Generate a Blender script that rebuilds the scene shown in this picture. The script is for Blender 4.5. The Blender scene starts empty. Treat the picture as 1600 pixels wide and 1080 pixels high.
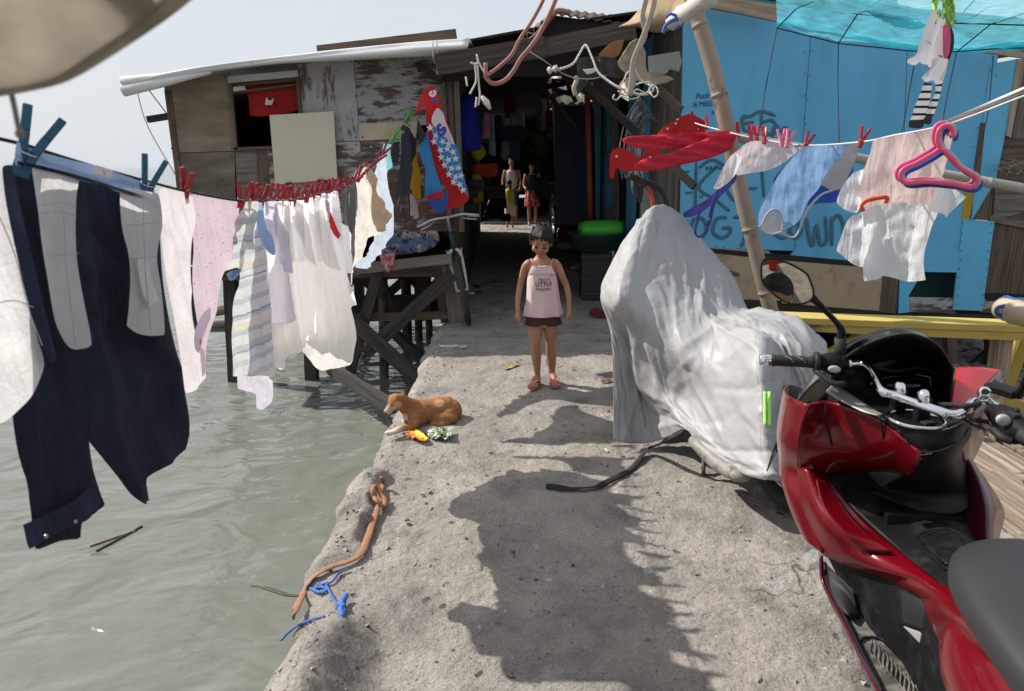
import bpy, bmesh, math, random
import numpy as np
from mathutils import Vector, Matrix
from mathutils import geometry as mgeo
random.seed(7); rng=np.random.default_rng(11)
R=math.radians
S=bpy.context.scene; COL=S.collection
# ---------------------------------------------------------------- camera
FP=1067.; CH=1.55; PITCH=R(15.2); ROLL=R(1.1)
CAM=np.array([0,0,CH])
fw=np.array([0,math.cos(PITCH),-math.sin(PITCH)]); r0=np.array([1.,0,0]); u0=np.cross(r0,fw)
rt=r0*math.cos(ROLL)-u0*math.sin(ROLL); up=u0*math.cos(ROLL)+r0*math.sin(ROLL)
cd=bpy.data.cameras.new('camera'); cam=bpy.data.objects.new('camera',cd); COL.objects.link(cam)
m=Matrix(((rt[0],up[0],-fw[0],0),(rt[1],up[1],-fw[1],0),(rt[2],up[2],-fw[2],CH),(0,0,0,1)))
cam.matrix_world=m; cd.sensor_width=36; cd.lens=36*FP/1600; cd.clip_end=20000; cd.clip_start=0.05
cd.dof.use_dof=True; cd.dof.focus_distance=4.4; cd.dof.aperture_fstop=5.6
S.camera=cam
# ---------------------------------------------------------------- light
SUN=np.array([-1.0,0.42,1.0]); SUN/=np.linalg.norm(SUN)
elev=math.asin(SUN[2]); azim=math.atan2(SUN[0],SUN[1])
w=bpy.data.worlds.new('World'); S.world=w; w.use_nodes=True
nt=w.node_tree; bgn=nt.nodes['Background']
sky=nt.nodes.new('ShaderNodeTexSky'); sky.sky_type='NISHITA'; sky.sun_disc=False
sky.sun_elevation=elev; sky.sun_rotation=azim; sky.air_density=1.0; sky.dust_density=3.0; sky.ozone_density=1.0
# thin high cloud veiling the sky
tc=nt.nodes.new('ShaderNodeTexCoord'); mp=nt.nodes.new('ShaderNodeMapping'); mp.inputs['Scale'].default_value=(1.2,1.2,5)
nz=nt.nodes.new('ShaderNodeTexNoise'); nz.inputs['Scale'].default_value=2.2; nz.inputs['Detail'].default_value=7
rp=nt.nodes.new('ShaderNodeValToRGB'); rp.color_ramp.elements[0].position=.3; rp.color_ramp.elements[0].color=(.74,.74,.74,1); rp.color_ramp.elements[1].position=.75; rp.color_ramp.elements[1].color=(.97,.97,.97,1)
mx=nt.nodes.new('ShaderNodeMix'); mx.data_type='RGBA'; mx.inputs[7].default_value=(6.6,7.0,7.5,1)
nt.links.new(tc.outputs['Generated'],mp.inputs[0]); nt.links.new(mp.outputs[0],nz.inputs['Vector']); nt.links.new(nz.outputs['Fac'],rp.inputs[0])
nt.links.new(rp.outputs[0],mx.inputs[0]); nt.links.new(sky.outputs[0],mx.inputs[6]); nt.links.new(mx.outputs[2],bgn.inputs[0])
bgn.inputs[1].default_value=0.098
sd=bpy.data.lights.new('sun','SUN'); sd.energy=5.0; sd.angle=R(.55); sd.color=(1,.95,.87)
so=bpy.data.objects.new('sun',sd); COL.objects.link(so)
so.rotation_euler=Vector(SUN).to_track_quat('Z','Y').to_euler()
S.view_settings.view_transform='Standard'; S.view_settings.look='None'; S.view_settings.gamma=1; S.view_settings.exposure=0.25
S.cycles.max_bounces=6; S.cycles.transparent_max_bounces=12; S.cycles.caustics_reflective=False; S.cycles.caustics_refractive=False
# ---------------------------------------------------------------- placing helpers: a sight line cut by a plane of the place
def ray(px,py): return fw+rt*(px-800)/FP-up*(py-540)/FP
def G(px,py,z=0.):                       # point at height z
    d=ray(px,py); return Vector(CAM+d*((z-CH)/d[2]))
def P(px,py,Y):                          # point at distance Y along the pier
    d=ray(px,py); return Vector(CAM+d*(Y/d[1]))
def PX(px,py,X):                         # point on the plane x = X
    d=ray(px,py); return Vector(CAM+d*(X/d[0]))
def PL(px,py,o,ang):                     # point on a vertical plane through o running in direction ang (radians)
    n=np.array([-math.sin(ang),math.cos(ang),0]); d=ray(px,py)
    return Vector(CAM+d*(n@(np.array(o)-CAM))/(n@d))
# ---------------------------------------------------------------- numpy value noise
def vnoise(x,y,seed=0):
    x=np.asarray(x,float); y=np.asarray(y,float)
    xi=np.floor(x).astype(np.int64); yi=np.floor(y).astype(np.int64); xf=x-xi; yf=y-yi
    def h(a,b):
        n=(a*374761393+b*668265263+seed*974634777)&0xffffffff
        n=((n^(n>>13))*1274126177)&0xffffffff
        return ((n^(n>>16))&0xffff)/65535.*2-1
    u=xf*xf*(3-2*xf); v=yf*yf*(3-2*yf)
    return (h(xi,yi)*(1-u)+h(xi+1,yi)*u)*(1-v)+(h(xi,yi+1)*(1-u)+h(xi+1,yi+1)*u)*v
def fbm(x,y,o=4,seed=0):
    t=0;a=1.;s=0
    for i in range(o): t=t+a*vnoise(x*2**i,y*2**i,seed+i*17); s+=a; a*=.5
    return t/s
# ---------------------------------------------------------------- materials
def _n(nt,t,**k):
    n=nt.nodes.new(t)
    for a,b in k.items():
        if a in n.inputs.keys(): n.inputs[a].default_value=b
        else: setattr(n,a,b)
    return n
def c4(c): return (c[0],c[1],c[2],1)
def M(name,col,rough=.75,var=.18,vs=3.,scale=(1,1,1),coord='Object',col2=None,thr=.55,s2=4.,sharp=.04,scale2=None,bump=.2,bs=60.,bdist=.004,metal=0.,coat=0.,spec=.4,trans=0.,tcol=None,stripes=None,wave=None,fb=0.,fsc=(1,.16,1),col3=None,thr3=.62,s3=30.,alpha=1.,sheen=0.):
    """procedural surface: base colour with noise, up to two masked colours, bump; trans = thin cloth translucency"""
    m=bpy.data.materials.new(name); m.use_nodes=True; nt=m.node_tree; L=nt.links.new
    b=nt.nodes['Principled BSDF']; out=nt.nodes['Material Output']
    tc=_n(nt,'ShaderNodeTexCoord'); mp=_n(nt,'ShaderNodeMapping'); mp.inputs['Scale'].default_value=scale
    L(tc.outputs[coord],mp.inputs[0]); V=mp.outputs[0]
    n1=_n(nt,'ShaderNodeTexNoise',Scale=vs,Detail=6.,Roughness=.6); L(V,n1.inputs['Vector'])
    r=_n(nt,'ShaderNodeMapRange'); r.inputs['From Min'].default_value=.25; r.inputs['From Max'].default_value=.75
    r.inputs['To Min'].default_value=1-var; r.inputs['To Max'].default_value=1+var; L(n1.outputs['Fac'],r.inputs[0])
    base=_n(nt,'ShaderNodeMix',data_type='RGBA',blend_type='MULTIPLY'); base.inputs[0].default_value=1; base.inputs[6].default_value=c4(col)
    L(r.outputs[0],base.inputs[7]); cur=base.outputs[2]
    if stripes:          # list of (axis, scale, threshold, colour)
        for ax,sc,th,sc_col in stripes:
            sx=_n(nt,'ShaderNodeSeparateXYZ'); L(tc.outputs['UV'],sx.inputs[0])
            mm=_n(nt,'ShaderNodeMath',operation='MULTIPLY'); mm.inputs[1].default_value=sc; L(sx.outputs[ax],mm.inputs[0])
            fr=_n(nt,'ShaderNodeMath',operation='FRACT'); L(mm.outputs[0],fr.inputs[0])
            gt=_n(nt,'ShaderNodeMath',operation='LESS_THAN'); gt.inputs[1].default_value=th; L(fr.outputs[0],gt.inputs[0])
            mi=_n(nt,'ShaderNodeMix',data_type='RGBA'); mi.inputs[7].default_value=c4(sc_col); L(gt.outputs[0],mi.inputs[0]); L(cur,mi.inputs[6]); cur=mi.outputs[2]
    def mask(cur,colr,sc,th,V2,vor=False):
        if vor:
            n2=_n(nt,'ShaderNodeTexVoronoi',Scale=sc); L(V2,n2.inputs['Vector']); src=n2.outputs['Distance']; lo,hi=th,th-.03
        else:
            n2=_n(nt,'ShaderNodeTexNoise',Scale=sc,Detail=8.,Roughness=.65); L(V2,n2.inputs['Vector']); src=n2.outputs['Fac']; lo,hi=th-sharp,th+sharp
        q=_n(nt,'ShaderNodeMapRange'); q.inputs['From Min'].default_value=lo; q.inputs['From Max'].default_value=hi; L(src,q.inputs[0])
        mi=_n(nt,'ShaderNodeMix',data_type='RGBA'); mi.inputs[7].default_value=c4(colr); L(q.outputs[0],mi.inputs[0]); L(cur,mi.inputs[6]); return mi.outputs[2]
    if col2 is not None:
        mp2=_n(nt,'ShaderNodeMapping'); mp2.inputs['Scale'].default_value=scale2 or scale; mp2.inputs['Location'].default_value=(3.3,1.7,.9); L(tc.outputs[coord],mp2.inputs[0])
        cur=mask(cur,col2,s2,thr,mp2.outputs[0])
    if col3 is not None:
        mp3=_n(nt,'ShaderNodeMapping'); L(tc.outputs[coord],mp3.inputs[0]); cur=mask(cur,col3,s3,thr3,mp3.outputs[0],vor=thr3<.45)
    L(cur,b.inputs['Base Color'])
    b.inputs['Roughness'].default_value=rough; b.inputs['Metallic'].default_value=metal; b.inputs['Specular IOR Level'].default_value=spec
    if coat: b.inputs['Coat Weight'].default_value=coat; b.inputs['Coat Roughness'].default_value=.05
    if sheen: b.inputs['Sheen Weight'].default_value=sheen
    if bump:
        nb=_n(nt,'ShaderNodeTexNoise',Scale=bs,Detail=6.,Roughness=.65); L(V,nb.inputs['Vector'])
        bp=_n(nt,'ShaderNodeBump'); bp.inputs['Strength'].default_value=bump; bp.inputs['Distance'].default_value=bdist
        L(nb.outputs['Fac'],bp.inputs['Height']); L(bp.outputs[0],b.inputs['Normal'])
    if fb:      # creases running down the cloth
        mf=_n(nt,'ShaderNodeMapping'); mf.inputs['Scale'].default_value=fsc; L(tc.outputs['UV'],mf.inputs[0])
        nf=_n(nt,'ShaderNodeTexNoise',Scale=20.,Detail=2.,Roughness=.5,Distortion=1.2); L(mf.outputs[0],nf.inputs['Vector'])
        ng=_n(nt,'ShaderNodeTexNoise',Scale=11.,Detail=5.,Roughness=.6,Distortion=1.8); L(tc.outputs['UV'],ng.inputs['Vector'])
        ab=_n(nt,'ShaderNodeMath',operation='SUBTRACT'); ab.inputs[1].default_value=.5; L(ng.outputs['Fac'],ab.inputs[0]); a2=_n(nt,'ShaderNodeMath',operation='ABSOLUTE'); L(ab.outputs[0],a2.inputs[0])
        sm=_n(nt,'ShaderNodeMath',operation='MULTIPLY_ADD'); sm.inputs[1].default_value=.45; L(a2.outputs[0],sm.inputs[0]); L(nf.outputs['Fac'],sm.inputs[2])
        b2=_n(nt,'ShaderNodeBump'); b2.inputs['Strength'].default_value=fb*.75; b2.inputs['Distance'].default_value=.03; L(sm.outputs[0],b2.inputs['Height'])
        if bump: L(bp.outputs[0],b2.inputs['Normal'])
        L(b2.outputs[0],b.inputs['Normal']); bp=b2
    if trans:
        t=_n(nt,'ShaderNodeBsdfTranslucent'); L(cur,t.inputs[0])
        if bump or fb: L(bp.outputs[0],t.inputs['Normal'])
        ms=_n(nt,'ShaderNodeMixShader'); ms.inputs[0].default_value=trans; L(b.outputs[0],ms.inputs[1]); L(t.outputs[0],ms.inputs[2]); L(ms.outputs[0],out.inputs[0])
    if alpha<1: b.inputs['Alpha'].default_value=alpha
    return m
def wood(name,dark,light,g=22.,rough=.85,peel=None,pthr=.5,ps=3.,bump=.5):
    """grain runs along U of the part"""
    m=M(name,light,rough=rough,var=.25,vs=1.,scale=(1.2,g,1),coord='UV',col2=dark,thr=.53,s2=1.3,sharp=.16,scale2=(1.5,g*1.6,1),bump=bump,bs=2.2,bdist=.003)
    if peel:
        nt=m.node_tree; b=nt.nodes['Principled BSDF']; L=nt.links.new; src=b.inputs['Base Color'].links[0].from_socket
        tc=_n(nt,'ShaderNodeTexCoord'); mp=_n(nt,'ShaderNodeMapping'); mp.inputs['Scale'].default_value=(1,3.2,1); L(tc.outputs['UV'],mp.inputs[0])
        n=_n(nt,'ShaderNodeTexNoise',Scale=ps,Detail=9.,Roughness=.72); L(mp.outputs[0],n.inputs['Vector'])
        q=_n(nt,'ShaderNodeMapRange'); q.inputs['From Min'].default_value=pthr-.03; q.inputs['From Max'].default_value=pthr+.03; L(n.outputs['Fac'],q.inputs[0])
        n2=_n(nt,'ShaderNodeTexNoise',Scale=6.,Detail=4.); L(tc.outputs['UV'],n2.inputs['Vector'])
        r=_n(nt,'ShaderNodeMix',data_type='RGBA'); r.inputs[6].default_value=c4([k*.7 for k in peel]); r.inputs[7].default_value=c4([min(1,k*1.2) for k in peel]); L(n2.outputs['Fac'],r.inputs[0])
        mi=_n(nt,'ShaderNodeMix',data_type='RGBA'); L(q.outputs[0],mi.inputs[0]); L(r.outputs[2],mi.inputs[7]); L(src,mi.inputs[6]); L(mi.outputs[2],b.inputs['Base Color'])
    return m
# ---------------------------------------------------------------- mesh builder
def V3(*a): return Vector(a)
class MB:
    def __init__(s): s.v=[];s.f=[];s.uv=[]
    def quad(s,pts,uvs=None):
        i=len(s.v); s.v+= [tuple(p) for p in pts]; s.f.append(tuple(range(i,i+len(pts)))); s.uv.append(uvs or [(0,0)]*len(pts))
    def bar(s,a,b,w,h,n=None,jit=0.):
        """rectangular beam from a to b; w across, h along n"""
        a=Vector(a);b=Vector(b); d=(b-a); L=d.length; d.normalize()
        n=Vector(n) if n is not None else Vector((0,0,1))
        if abs(n.dot(d))>.98: n=Vector((0,1,0))
        sd=d.cross(n).normalized(); n=sd.cross(d).normalized()
        K=max(1,int(L/.15)) if jit else 1
        rings=[];o=random.random()*20
        for k in range(K+1):
            c=a+d*(L*k/K); jw=1+random.uniform(-jit,jit); jh=1+random.uniform(-jit,jit)
            rings.append([c+sd*(x*w/2*jw)+n*(y*h/2*jh) for x,y in((-1,-1),(1,-1),(1,1),(-1,1))])
        per=[0,w,w+h,2*w+h,2*w+2*h]
        for k in range(K):
            for j in range(4):
                q=(j+1)%4; u0_,u1_=o+L*k/K,o+L*(k+1)/K; v0,v1=per[j]+o,per[j+1]+o
                s.quad([rings[k][j],rings[k][q],rings[k+1][q],rings[k+1][j]],[(u0_,v0),(u0_,v1),(u1_,v1),(u1_,v0)])
        s.quad(list(reversed(rings[0])),[(0,0),(0,w),(.03,w),(.03,0)]); s.quad(rings[-1],[(0,0),(0,w),(.03,w),(.03,0)])
        return s
    def tube(s,pts,r,seg=10,closed=False,cap=True,flat=1.,nrm=None):
        """round tube through pts; r number or list; flat squashes it along nrm"""
        pts=[Vector(p) for p in pts]; n=len(pts); rr=r if isinstance(r,(list,tuple,np.ndarray)) else [r]*n
        base=len(s.v); L=0; prev=None; ring=[]
        for i,p in enumerate(pts):
            if closed: t=pts[(i+1)%n]-pts[i-1]
            else: t=pts[min(i+1,n-1)]-pts[max(i-1,0)]
            if t.length<1e-9: t=Vector((0,0,1))
            t.normalize()
            if nrm is not None: a=Vector(nrm); a=(a-t*a.dot(t)).normalized()
            elif prev is None: a=Vector((0,0,1)) if abs(t.z)<.9 else Vector((1,0,0)); a=(a-t*a.dot(t)).normalized()
            else: a=(prev-t*prev.dot(t)); a=a.normalized() if a.length>1e-6 else t.orthogonal().normalized()
            prev=a; b=t.cross(a)
            for k in range(seg):
                an=2*math.pi*k/seg; s.v.append(tuple(p+a*(math.cos(an)*rr[i]*flat)+b*(math.sin(an)*rr[i])))
        lens=[0]
        for i in range(1,n): lens.append(lens[-1]+(pts[i]-pts[i-1]).length)
        m=n if closed else n-1; av=sum(rr)/n
        for i in range(m):
            j=(i+1)%n; l0=lens[i]; l1=lens[j] if j else lens[-1]+.01
            for k in range(seg):
                q=(k+1)%seg; c=2*math.pi*av/seg
                s.f.append((base+i*seg+k,base+i*seg+q,base+j*seg+q,base+j*seg+k)); s.uv.append([(l0,k*c),(l0,(k+1)*c),(l1,(k+1)*c),(l1,k*c)])
        if cap and not closed:
            s.f.append(tuple(base+k for k in reversed(range(seg)))); s.uv.append([(0,0)]*seg)
            s.f.append(tuple(base+(n-1)*seg+k for k in range(seg))); s.uv.append([(0,0)]*seg)
        return s
    def ell(s,c,rad,rot=None,nu=16,nv=10):
        c=Vector(c); base=len(s.v); rot=rot or Matrix.Identity(3)
        for i in range(nv+1):
            th=math.pi*i/nv
            for k in range(nu):
                ph=2*math.pi*k/nu
                s.v.append(tuple(c+rot@Vector((rad[0]*math.sin(th)*math.cos(ph),rad[1]*math.sin(th)*math.sin(ph),rad[2]*math.cos(th)))))
        for i in range(nv):
            for k in range(nu):
                q=(k+1)%nu; s.f.append((base+i*nu+k,base+(i+1)*nu+k,base+(i+1)*nu+q,base+i*nu+q)); s.uv.append([(k/nu,i/nv)]*4)
        return s
    def lathe(s,c,prof,seg=28,axis=(0,0,1),xax=None):
        """prof: (radius, height) pairs revolved about axis at c"""
        c=Vector(c); z=Vector(axis).normalized(); x=Vector(xax).normalized() if xax else z.orthogonal().normalized(); y=z.cross(x); base=len(s.v)
        for r,h in prof:
            for k in range(seg):
                a=2*math.pi*k/seg; s.v.append(tuple(c+z*h+x*(r*math.cos(a))+y*(r*math.sin(a))))
        for i in range(len(prof)-1):
            for k in range(seg):
                q=(k+1)%seg; s.f.append((base+i*seg+k,base+i*seg+q,base+(i+1)*seg+q,base+(i+1)*seg+k)); s.uv.append([(k/seg,i*.1)]*4)
        return s
    def plate(s,pts,th,n=None,rot=0.,uvo=None,back=True):
        """flat polygon plate with thickness th behind it (along -n)"""
        pts=[Vector(p) for p in pts]
        nn=Vector((0,0,0))
        for i in range(len(pts)): nn+=(pts[i]-pts[0]).cross(pts[(i+1)%len(pts)]-pts[0])
        nn.normalize()
        if n is not None and nn.dot(Vector(n))<0: pts.reverse(); nn=-nn
        ux=Vector((0,0,1)).cross(nn); ux=ux.normalized() if ux.length>.1 else Vector((1,0,0)); uy=nn.cross(ux)
        o=uvo or (random.random()*30,random.random()*30); c,sn=math.cos(rot),math.sin(rot)
        uv=[]
        for p in pts:
            a,b=p.dot(ux),p.dot(uy); uv.append((o[0]+a*c+b*sn,o[1]-a*sn+b*c))
        s.quad(pts,uv); bk=[p-nn*th for p in pts]
        s.quad(list(reversed(bk)),list(reversed(uv)))
        for i in range(len(pts)):
            j=(i+1)%len(pts); s.quad([pts[j],pts[i],bk[i],bk[j]],[uv[j],uv[i],(uv[i][0]+.02,uv[i][1]),(uv[j][0]+.02,uv[j][1])])
        return s
    def grid(s,A,uvs=(1,1),closeu=False):
        """A: rows x cols x 3 array"""
        A=np.asarray(A); n,m=A.shape[:2]; base=len(s.v); s.v+=[tuple(p) for p in A.reshape(-1,3)]
        for i in range(n-1):
            for j in range(m if closeu else m-1):
                q=(j+1)%m; s.f.append((base+i*m+j,base+i*m+q,base+(i+1)*m+q,base+(i+1)*m+j))
                a,b=j/(m-1)*uvs[0],(j+1)/(m-1)*uvs[0]; c,d=i/(n-1)*uvs[1],(i+1)/(n-1)*uvs[1]; s.uv.append([(a,c),(b,c),(b,d),(a,d)])
        return s
    def build(s,name,mat,parent=None,smooth=False,bevel=0.,solid=0.,sub=0,weld=True,off=0.):
        loc=wloc(parent)
        me=bpy.data.meshes.new(name); me.from_pydata([(a-loc[0],b-loc[1],c-loc[2]) for a,b,c in s.v],[],s.f)
        ul=me.uv_layers.new(name='UVMap'); flat=[c for u in s.uv for q in u for c in q]
        if len(flat)==2*len(me.loops): ul.data.foreach_set('uv',flat)
        if weld:
            bm=bmesh.new(); bm.from_mesh(me); bmesh.ops.remove_doubles(bm,verts=bm.verts,dist=2e-5); bmesh.ops.recalc_face_normals(bm,faces=bm.faces); bm.to_mesh(me); bm.free()
        me.materials.append(mat)
        if smooth: me.polygons.foreach_set('use_smooth',[True]*len(me.polygons))
        o=bpy.data.objects.new(name,me); COL.objects.link(o)
        if parent is not None: o.parent=parent
        if solid: md=o.modifiers.new('s','SOLIDIFY'); md.thickness=solid; md.offset=off
        if sub: md=o.modifiers.new('d','SUBSURF'); md.levels=sub; md.render_levels=sub
        if bevel:
            md=o.modifiers.new('b','BEVEL'); md.width=bevel; md.segments=2; md.limit_method='ANGLE'; md.angle_limit=R(40)
        return o
def wloc(p):
    l=Vector((0,0,0))
    while p is not None: l=l+p.location; p=p.parent
    return l
def tag(o,label=None,cat=None,group=None,kind=None):
    if label: o['label']=label
    if cat: o['category']=cat
    if group: o['group']=group
    if kind: o['kind']=kind
    return o
def thing(name,loc,label,cat,group=None):
    o=bpy.data.objects.new(name,None); COL.objects.link(o); o.location=Vector(loc); o.empty_display_size=.1
    return tag(o,label,cat,group)
def copy_tree(o,parent=None):
    c=o.copy(); COL.objects.link(c)
    if parent is not None: c.parent=parent
    for ch in list(o.children): copy_tree(ch,c)
    return c
def cr(pts,n=6,closed=False):
    """Catmull-Rom through points"""
    p=[np.array(q,float) for q in pts]; N=len(p); out=[]
    rngi=range(N) if closed else range(N-1)
    for i in rngi:
        a=p[i-1] if (i>0 or closed) else 2*p[0]-p[1]; b=p[i]; c=p[(i+1)%N]
        d=p[(i+2)%N] if (closed or i+2<N) else 2*p[-1]-p[-2]
        for k in range(n):
            t=k/n; out.append(.5*((2*b)+(c-a)*t+(2*a-5*b+4*c-d)*t*t+(3*b-a-3*c+d)*t**3))
    if not closed: out.append(p[-1])
    return out
def cr2(A,nu,nv):
    """interpolated control net: rows x cols x 3 -> dense"""
    A=np.asarray([[list(q) for q in r_] for r_ in A],float)
    rows=np.array([cr(list(r_),nu) for r_ in A]); cols=[cr(list(rows[:,j]),nv) for j in range(rows.shape[1])]
    return np.array(cols).transpose(1,0,2)
# ---------------------------------------------------------------- cloth: closed two-layer piece cut to an outline, with folds
def cloth(name,outl,o,ang,mat,parent=None,puff=.012,fold=.02,fk=28.,conv=.35,wr=.006,step=.014,seed=1,smooth_n=4,tilt=0.,hang=None,droop=0.,crk=0.,world=False,fdir=0.,flat_top=True):
    """outl: sight points of the outline, laid on the vertical plane (o,ang); folds run down from the hanging edge"""
    pts=[Vector(p) for p in outl] if world else [PL(x,y,o,ang) for x,y in outl]
    ux=Vector((math.cos(ang),math.sin(ang),0)); nv=Vector((-math.sin(ang),math.cos(ang),0)); O=Vector(o)
    P2=np.array([[(p-O).dot(ux),(p-O).z] for p in pts])
    if smooth_n>1:
        N=len(P2); T=[]
        for i in range(N):
            a=P2[i]-P2[i-1]; b=P2[(i+1)%N]-P2[i]; c=float(a@b)/max(np.linalg.norm(a)*np.linalg.norm(b),1e-9)
            T.append((P2[(i+1)%N]-P2[i-1])*.5*(1. if c>.6 else max(0.,(c+.1)/.7)))
        new=[]
        for i in range(N):
            j=(i+1)%N; L0=np.linalg.norm(P2[j]-P2[i])
            ti,tj=[q*min(1.,L0/max(np.linalg.norm(q),1e-9)) for q in (T[i],T[j])]
            for k in range(smooth_n):
                t=k/smooth_n; new.append((2*t**3-3*t*t+1)*P2[i]+(t**3-2*t*t+t)*ti+(3*t*t-2*t**3)*P2[j]+(t**3-t*t)*tj)
        P2=np.array(new)
    # resample boundary
    out=[]
    for i in range(len(P2)):
        a=P2[i];b=P2[(i+1)%len(P2)]; L=np.linalg.norm(b-a); k=max(1,int(L/step))
        for t in range(k): out.append(a+(b-a)*t/k)
    keep=[out[0]]
    for q in out[1:]:
        if np.linalg.norm(q-keep[-1])>step*.3: keep.append(q)
    B=np.array(keep); mn=B.min(0);mxx=B.max(0)
    gx=np.arange(mn[0],mxx[0],step);gy=np.arange(mn[1],mxx[1],step*.9)
    g=[]
    for j,y in enumerate(gy):
        for x in gx: g.append((x+(j%2)*step*.5+random.uniform(-.15,.15)*step,y))
    g=np.array(g) if len(g) else np.zeros((0,2))
    def dist(Q):
        d=np.full(len(Q),1e9)
        for i in range(len(B)):
            a=B[i];b=B[(i+1)%len(B)]; ab=b-a; t=np.clip(((Q-a)@ab)/max(ab@ab,1e-12),0,1); d=np.minimum(d,np.linalg.norm(Q-(a+t[:,None]*ab),axis=1))
        return d
    if len(g): g=g[dist(g)>step*.55]
    allp=[Vector(q) for q in np.vstack([B,g])]
    nB=len(B); edges=[(i,(i+1)%nB) for i in range(nB)]
    vv,ee,ff,*_=mgeo.delaunay_2d_cdt(allp,edges,[],1,1e-6)
    Q=np.array([[v.x,v.y] for v in vv]); d=dist(Q)
    H=mxx[1]-mn[1]; top=mxx[1]; dr=np.clip((top-Q[:,1])/max(H,1e-6),0,1); cx=(mn[0]+mxx[0])/2
    q0=Q[:,0]*math.cos(fdir)+Q[:,1]*math.sin(fdir); qv=-Q[:,0]*math.sin(fdir)+Q[:,1]*math.cos(fdir)
    uu=(q0-cx)/(1-conv+conv*(dr+.15))
    ph=seed*1.7+fbm(q0*5+seed,qv*2.5,2,seed)*2.2
    cre=lambda a:(np.abs(np.sin(a*.5))**.75)*2-1.15
    f=np.sin(uu*fk+ph)*.35+cre(uu*fk*1.3+ph*1.7+seed)*.5+cre(uu*fk*2.7+ph*1.2)*.22+np.sin(uu*fk*.47+ph*1.7+seed)*.35
    amp=fold*(.35+.75*dr)
    rn=1-np.abs(fbm(q0*13+seed*3+qv*4,qv*8,4,seed+5))*3
    ed=1-np.exp(-d/.05)
    D=f*amp+fbm(q0*14,qv*14,2,seed+9)*wr*ed+tilt*dr*H+crk*rn*ed
    hgt=puff*.28*(1-np.exp(-d/.01)) 
    n=len(Q); ver=[]
    if puff<=.0205:      # one thin layer of fabric
        zz=Q[:,1]-droop*dr*np.abs(np.sin(uu*fk*.5+ph)); mb=MB()
        for i in range(n):
            p=O+ux*Q[i,0]+nv*(D[i]-hgt[i]*.8); mb.v.append((p.x,p.y,zz[i]+O.z))
        for t in ff: t=list(t); mb.f.append(tuple(t)); mb.uv.append([(Q[k,0]-mn[0],top-Q[k,1]) for k in t])
        return mb.build(name,mat,parent,smooth=True,weld=False)
    zz=Q[:,1]-droop*dr*np.abs(np.sin(uu*fk*.5+ph))
    for s in (-1,1):
        for i in range(n):
            p=O+ux*Q[i,0]+nv*(D[i]+s*hgt[i]+ (s*.0009)); ver.append((p.x,p.y,zz[i]+O.z))
    mb=MB(); mb.v=ver; 
    for t in ff:
        t=list(t); mb.f.append(tuple(t)); mb.uv.append([(Q[k,0]-mn[0],top-Q[k,1]) for k in t])
        t2=[k+n for k in reversed(t)]; mb.f.append(tuple(t2)); mb.uv.append([(Q[k-n,0]-mn[0],top-Q[k-n,1]) for k in t2])
    be={}
    for t in ff:
        t=list(t)
        for a,b in zip(t,t[1:]+t[:1]): be[(a,b)]=be.get((a,b),0)+1
    for (a,b) in be:
        if (b,a) not in be: mb.f.append((b,a,a+n,b+n)); mb.uv.append([(Q[k,0]-mn[0],top-Q[k,1]) for k in(b,a,a,b)])
    return mb.build(name,mat,parent,smooth=True,weld=False)
def join_eval(o,col=None):
    """bake modifiers into the mesh"""
    dg=bpy.context.evaluated_depsgraph_get(); dg.update(); e=o.evaluated_get(dg); me=bpy.data.meshes.new_from_object(e)
    old=o.data; o.modifiers.clear(); o.data=me; me.name=o.name
    return me
def body(name,mb,mat,parent,vox=.006,it=3,dec=0.):
    o=mb.build(name,mat,parent,smooth=True,weld=False)
    r=o.modifiers.new('r','REMESH'); r.mode='VOXEL'; r.voxel_size=vox; r.use_smooth_shade=True
    s=o.modifiers.new('s','SMOOTH'); s.factor=.5; s.iterations=it
    join_eval(o); o.data.polygons.foreach_set('use_smooth',[True]*len(o.data.polygons))
    if not o.data.materials: o.data.materials.append(mat)
    return o
def limb(mb,pts,rad,n=5,seg=16,flat=1.,nrm=None):
    q=cr(pts,n); r=[float(x[0]) for x in cr([[a] for a in rad],n)]
    mb.tube(q,r,seg,flat=flat,nrm=nrm); 
    mb.ell(q[0],(r[0],)*3,nu=12,nv=8) if flat==1 else None; mb.ell(q[-1],(r[-1],)*3,nu=12,nv=8) if flat==1 else None
    return mb
def text(name,body_,loc,rot,size,mat,parent,ext=.0006,shear=0.,bold=0.):
    """lettering turned into a mesh"""
    c=bpy.data.curves.new(name,'FONT'); c.body=body_; c.size=size; c.extrude=ext; c.align_x='CENTER'; c.align_y='CENTER'; c.shear=shear; c.offset=bold
    o=bpy.data.objects.new(name,c); COL.objects.link(o); dg=bpy.context.evaluated_depsgraph_get(); dg.update()
    me=bpy.data.meshes.new_from_object(o.evaluated_get(dg)); bpy.data.objects.remove(o)
    ob=bpy.data.objects.new(name,me); COL.objects.link(ob); me.materials.clear(); me.materials.append(mat)
    ob.parent=parent; ob.location=Vector(loc)-wloc(parent); ob.rotation_euler=rot; return ob
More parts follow.
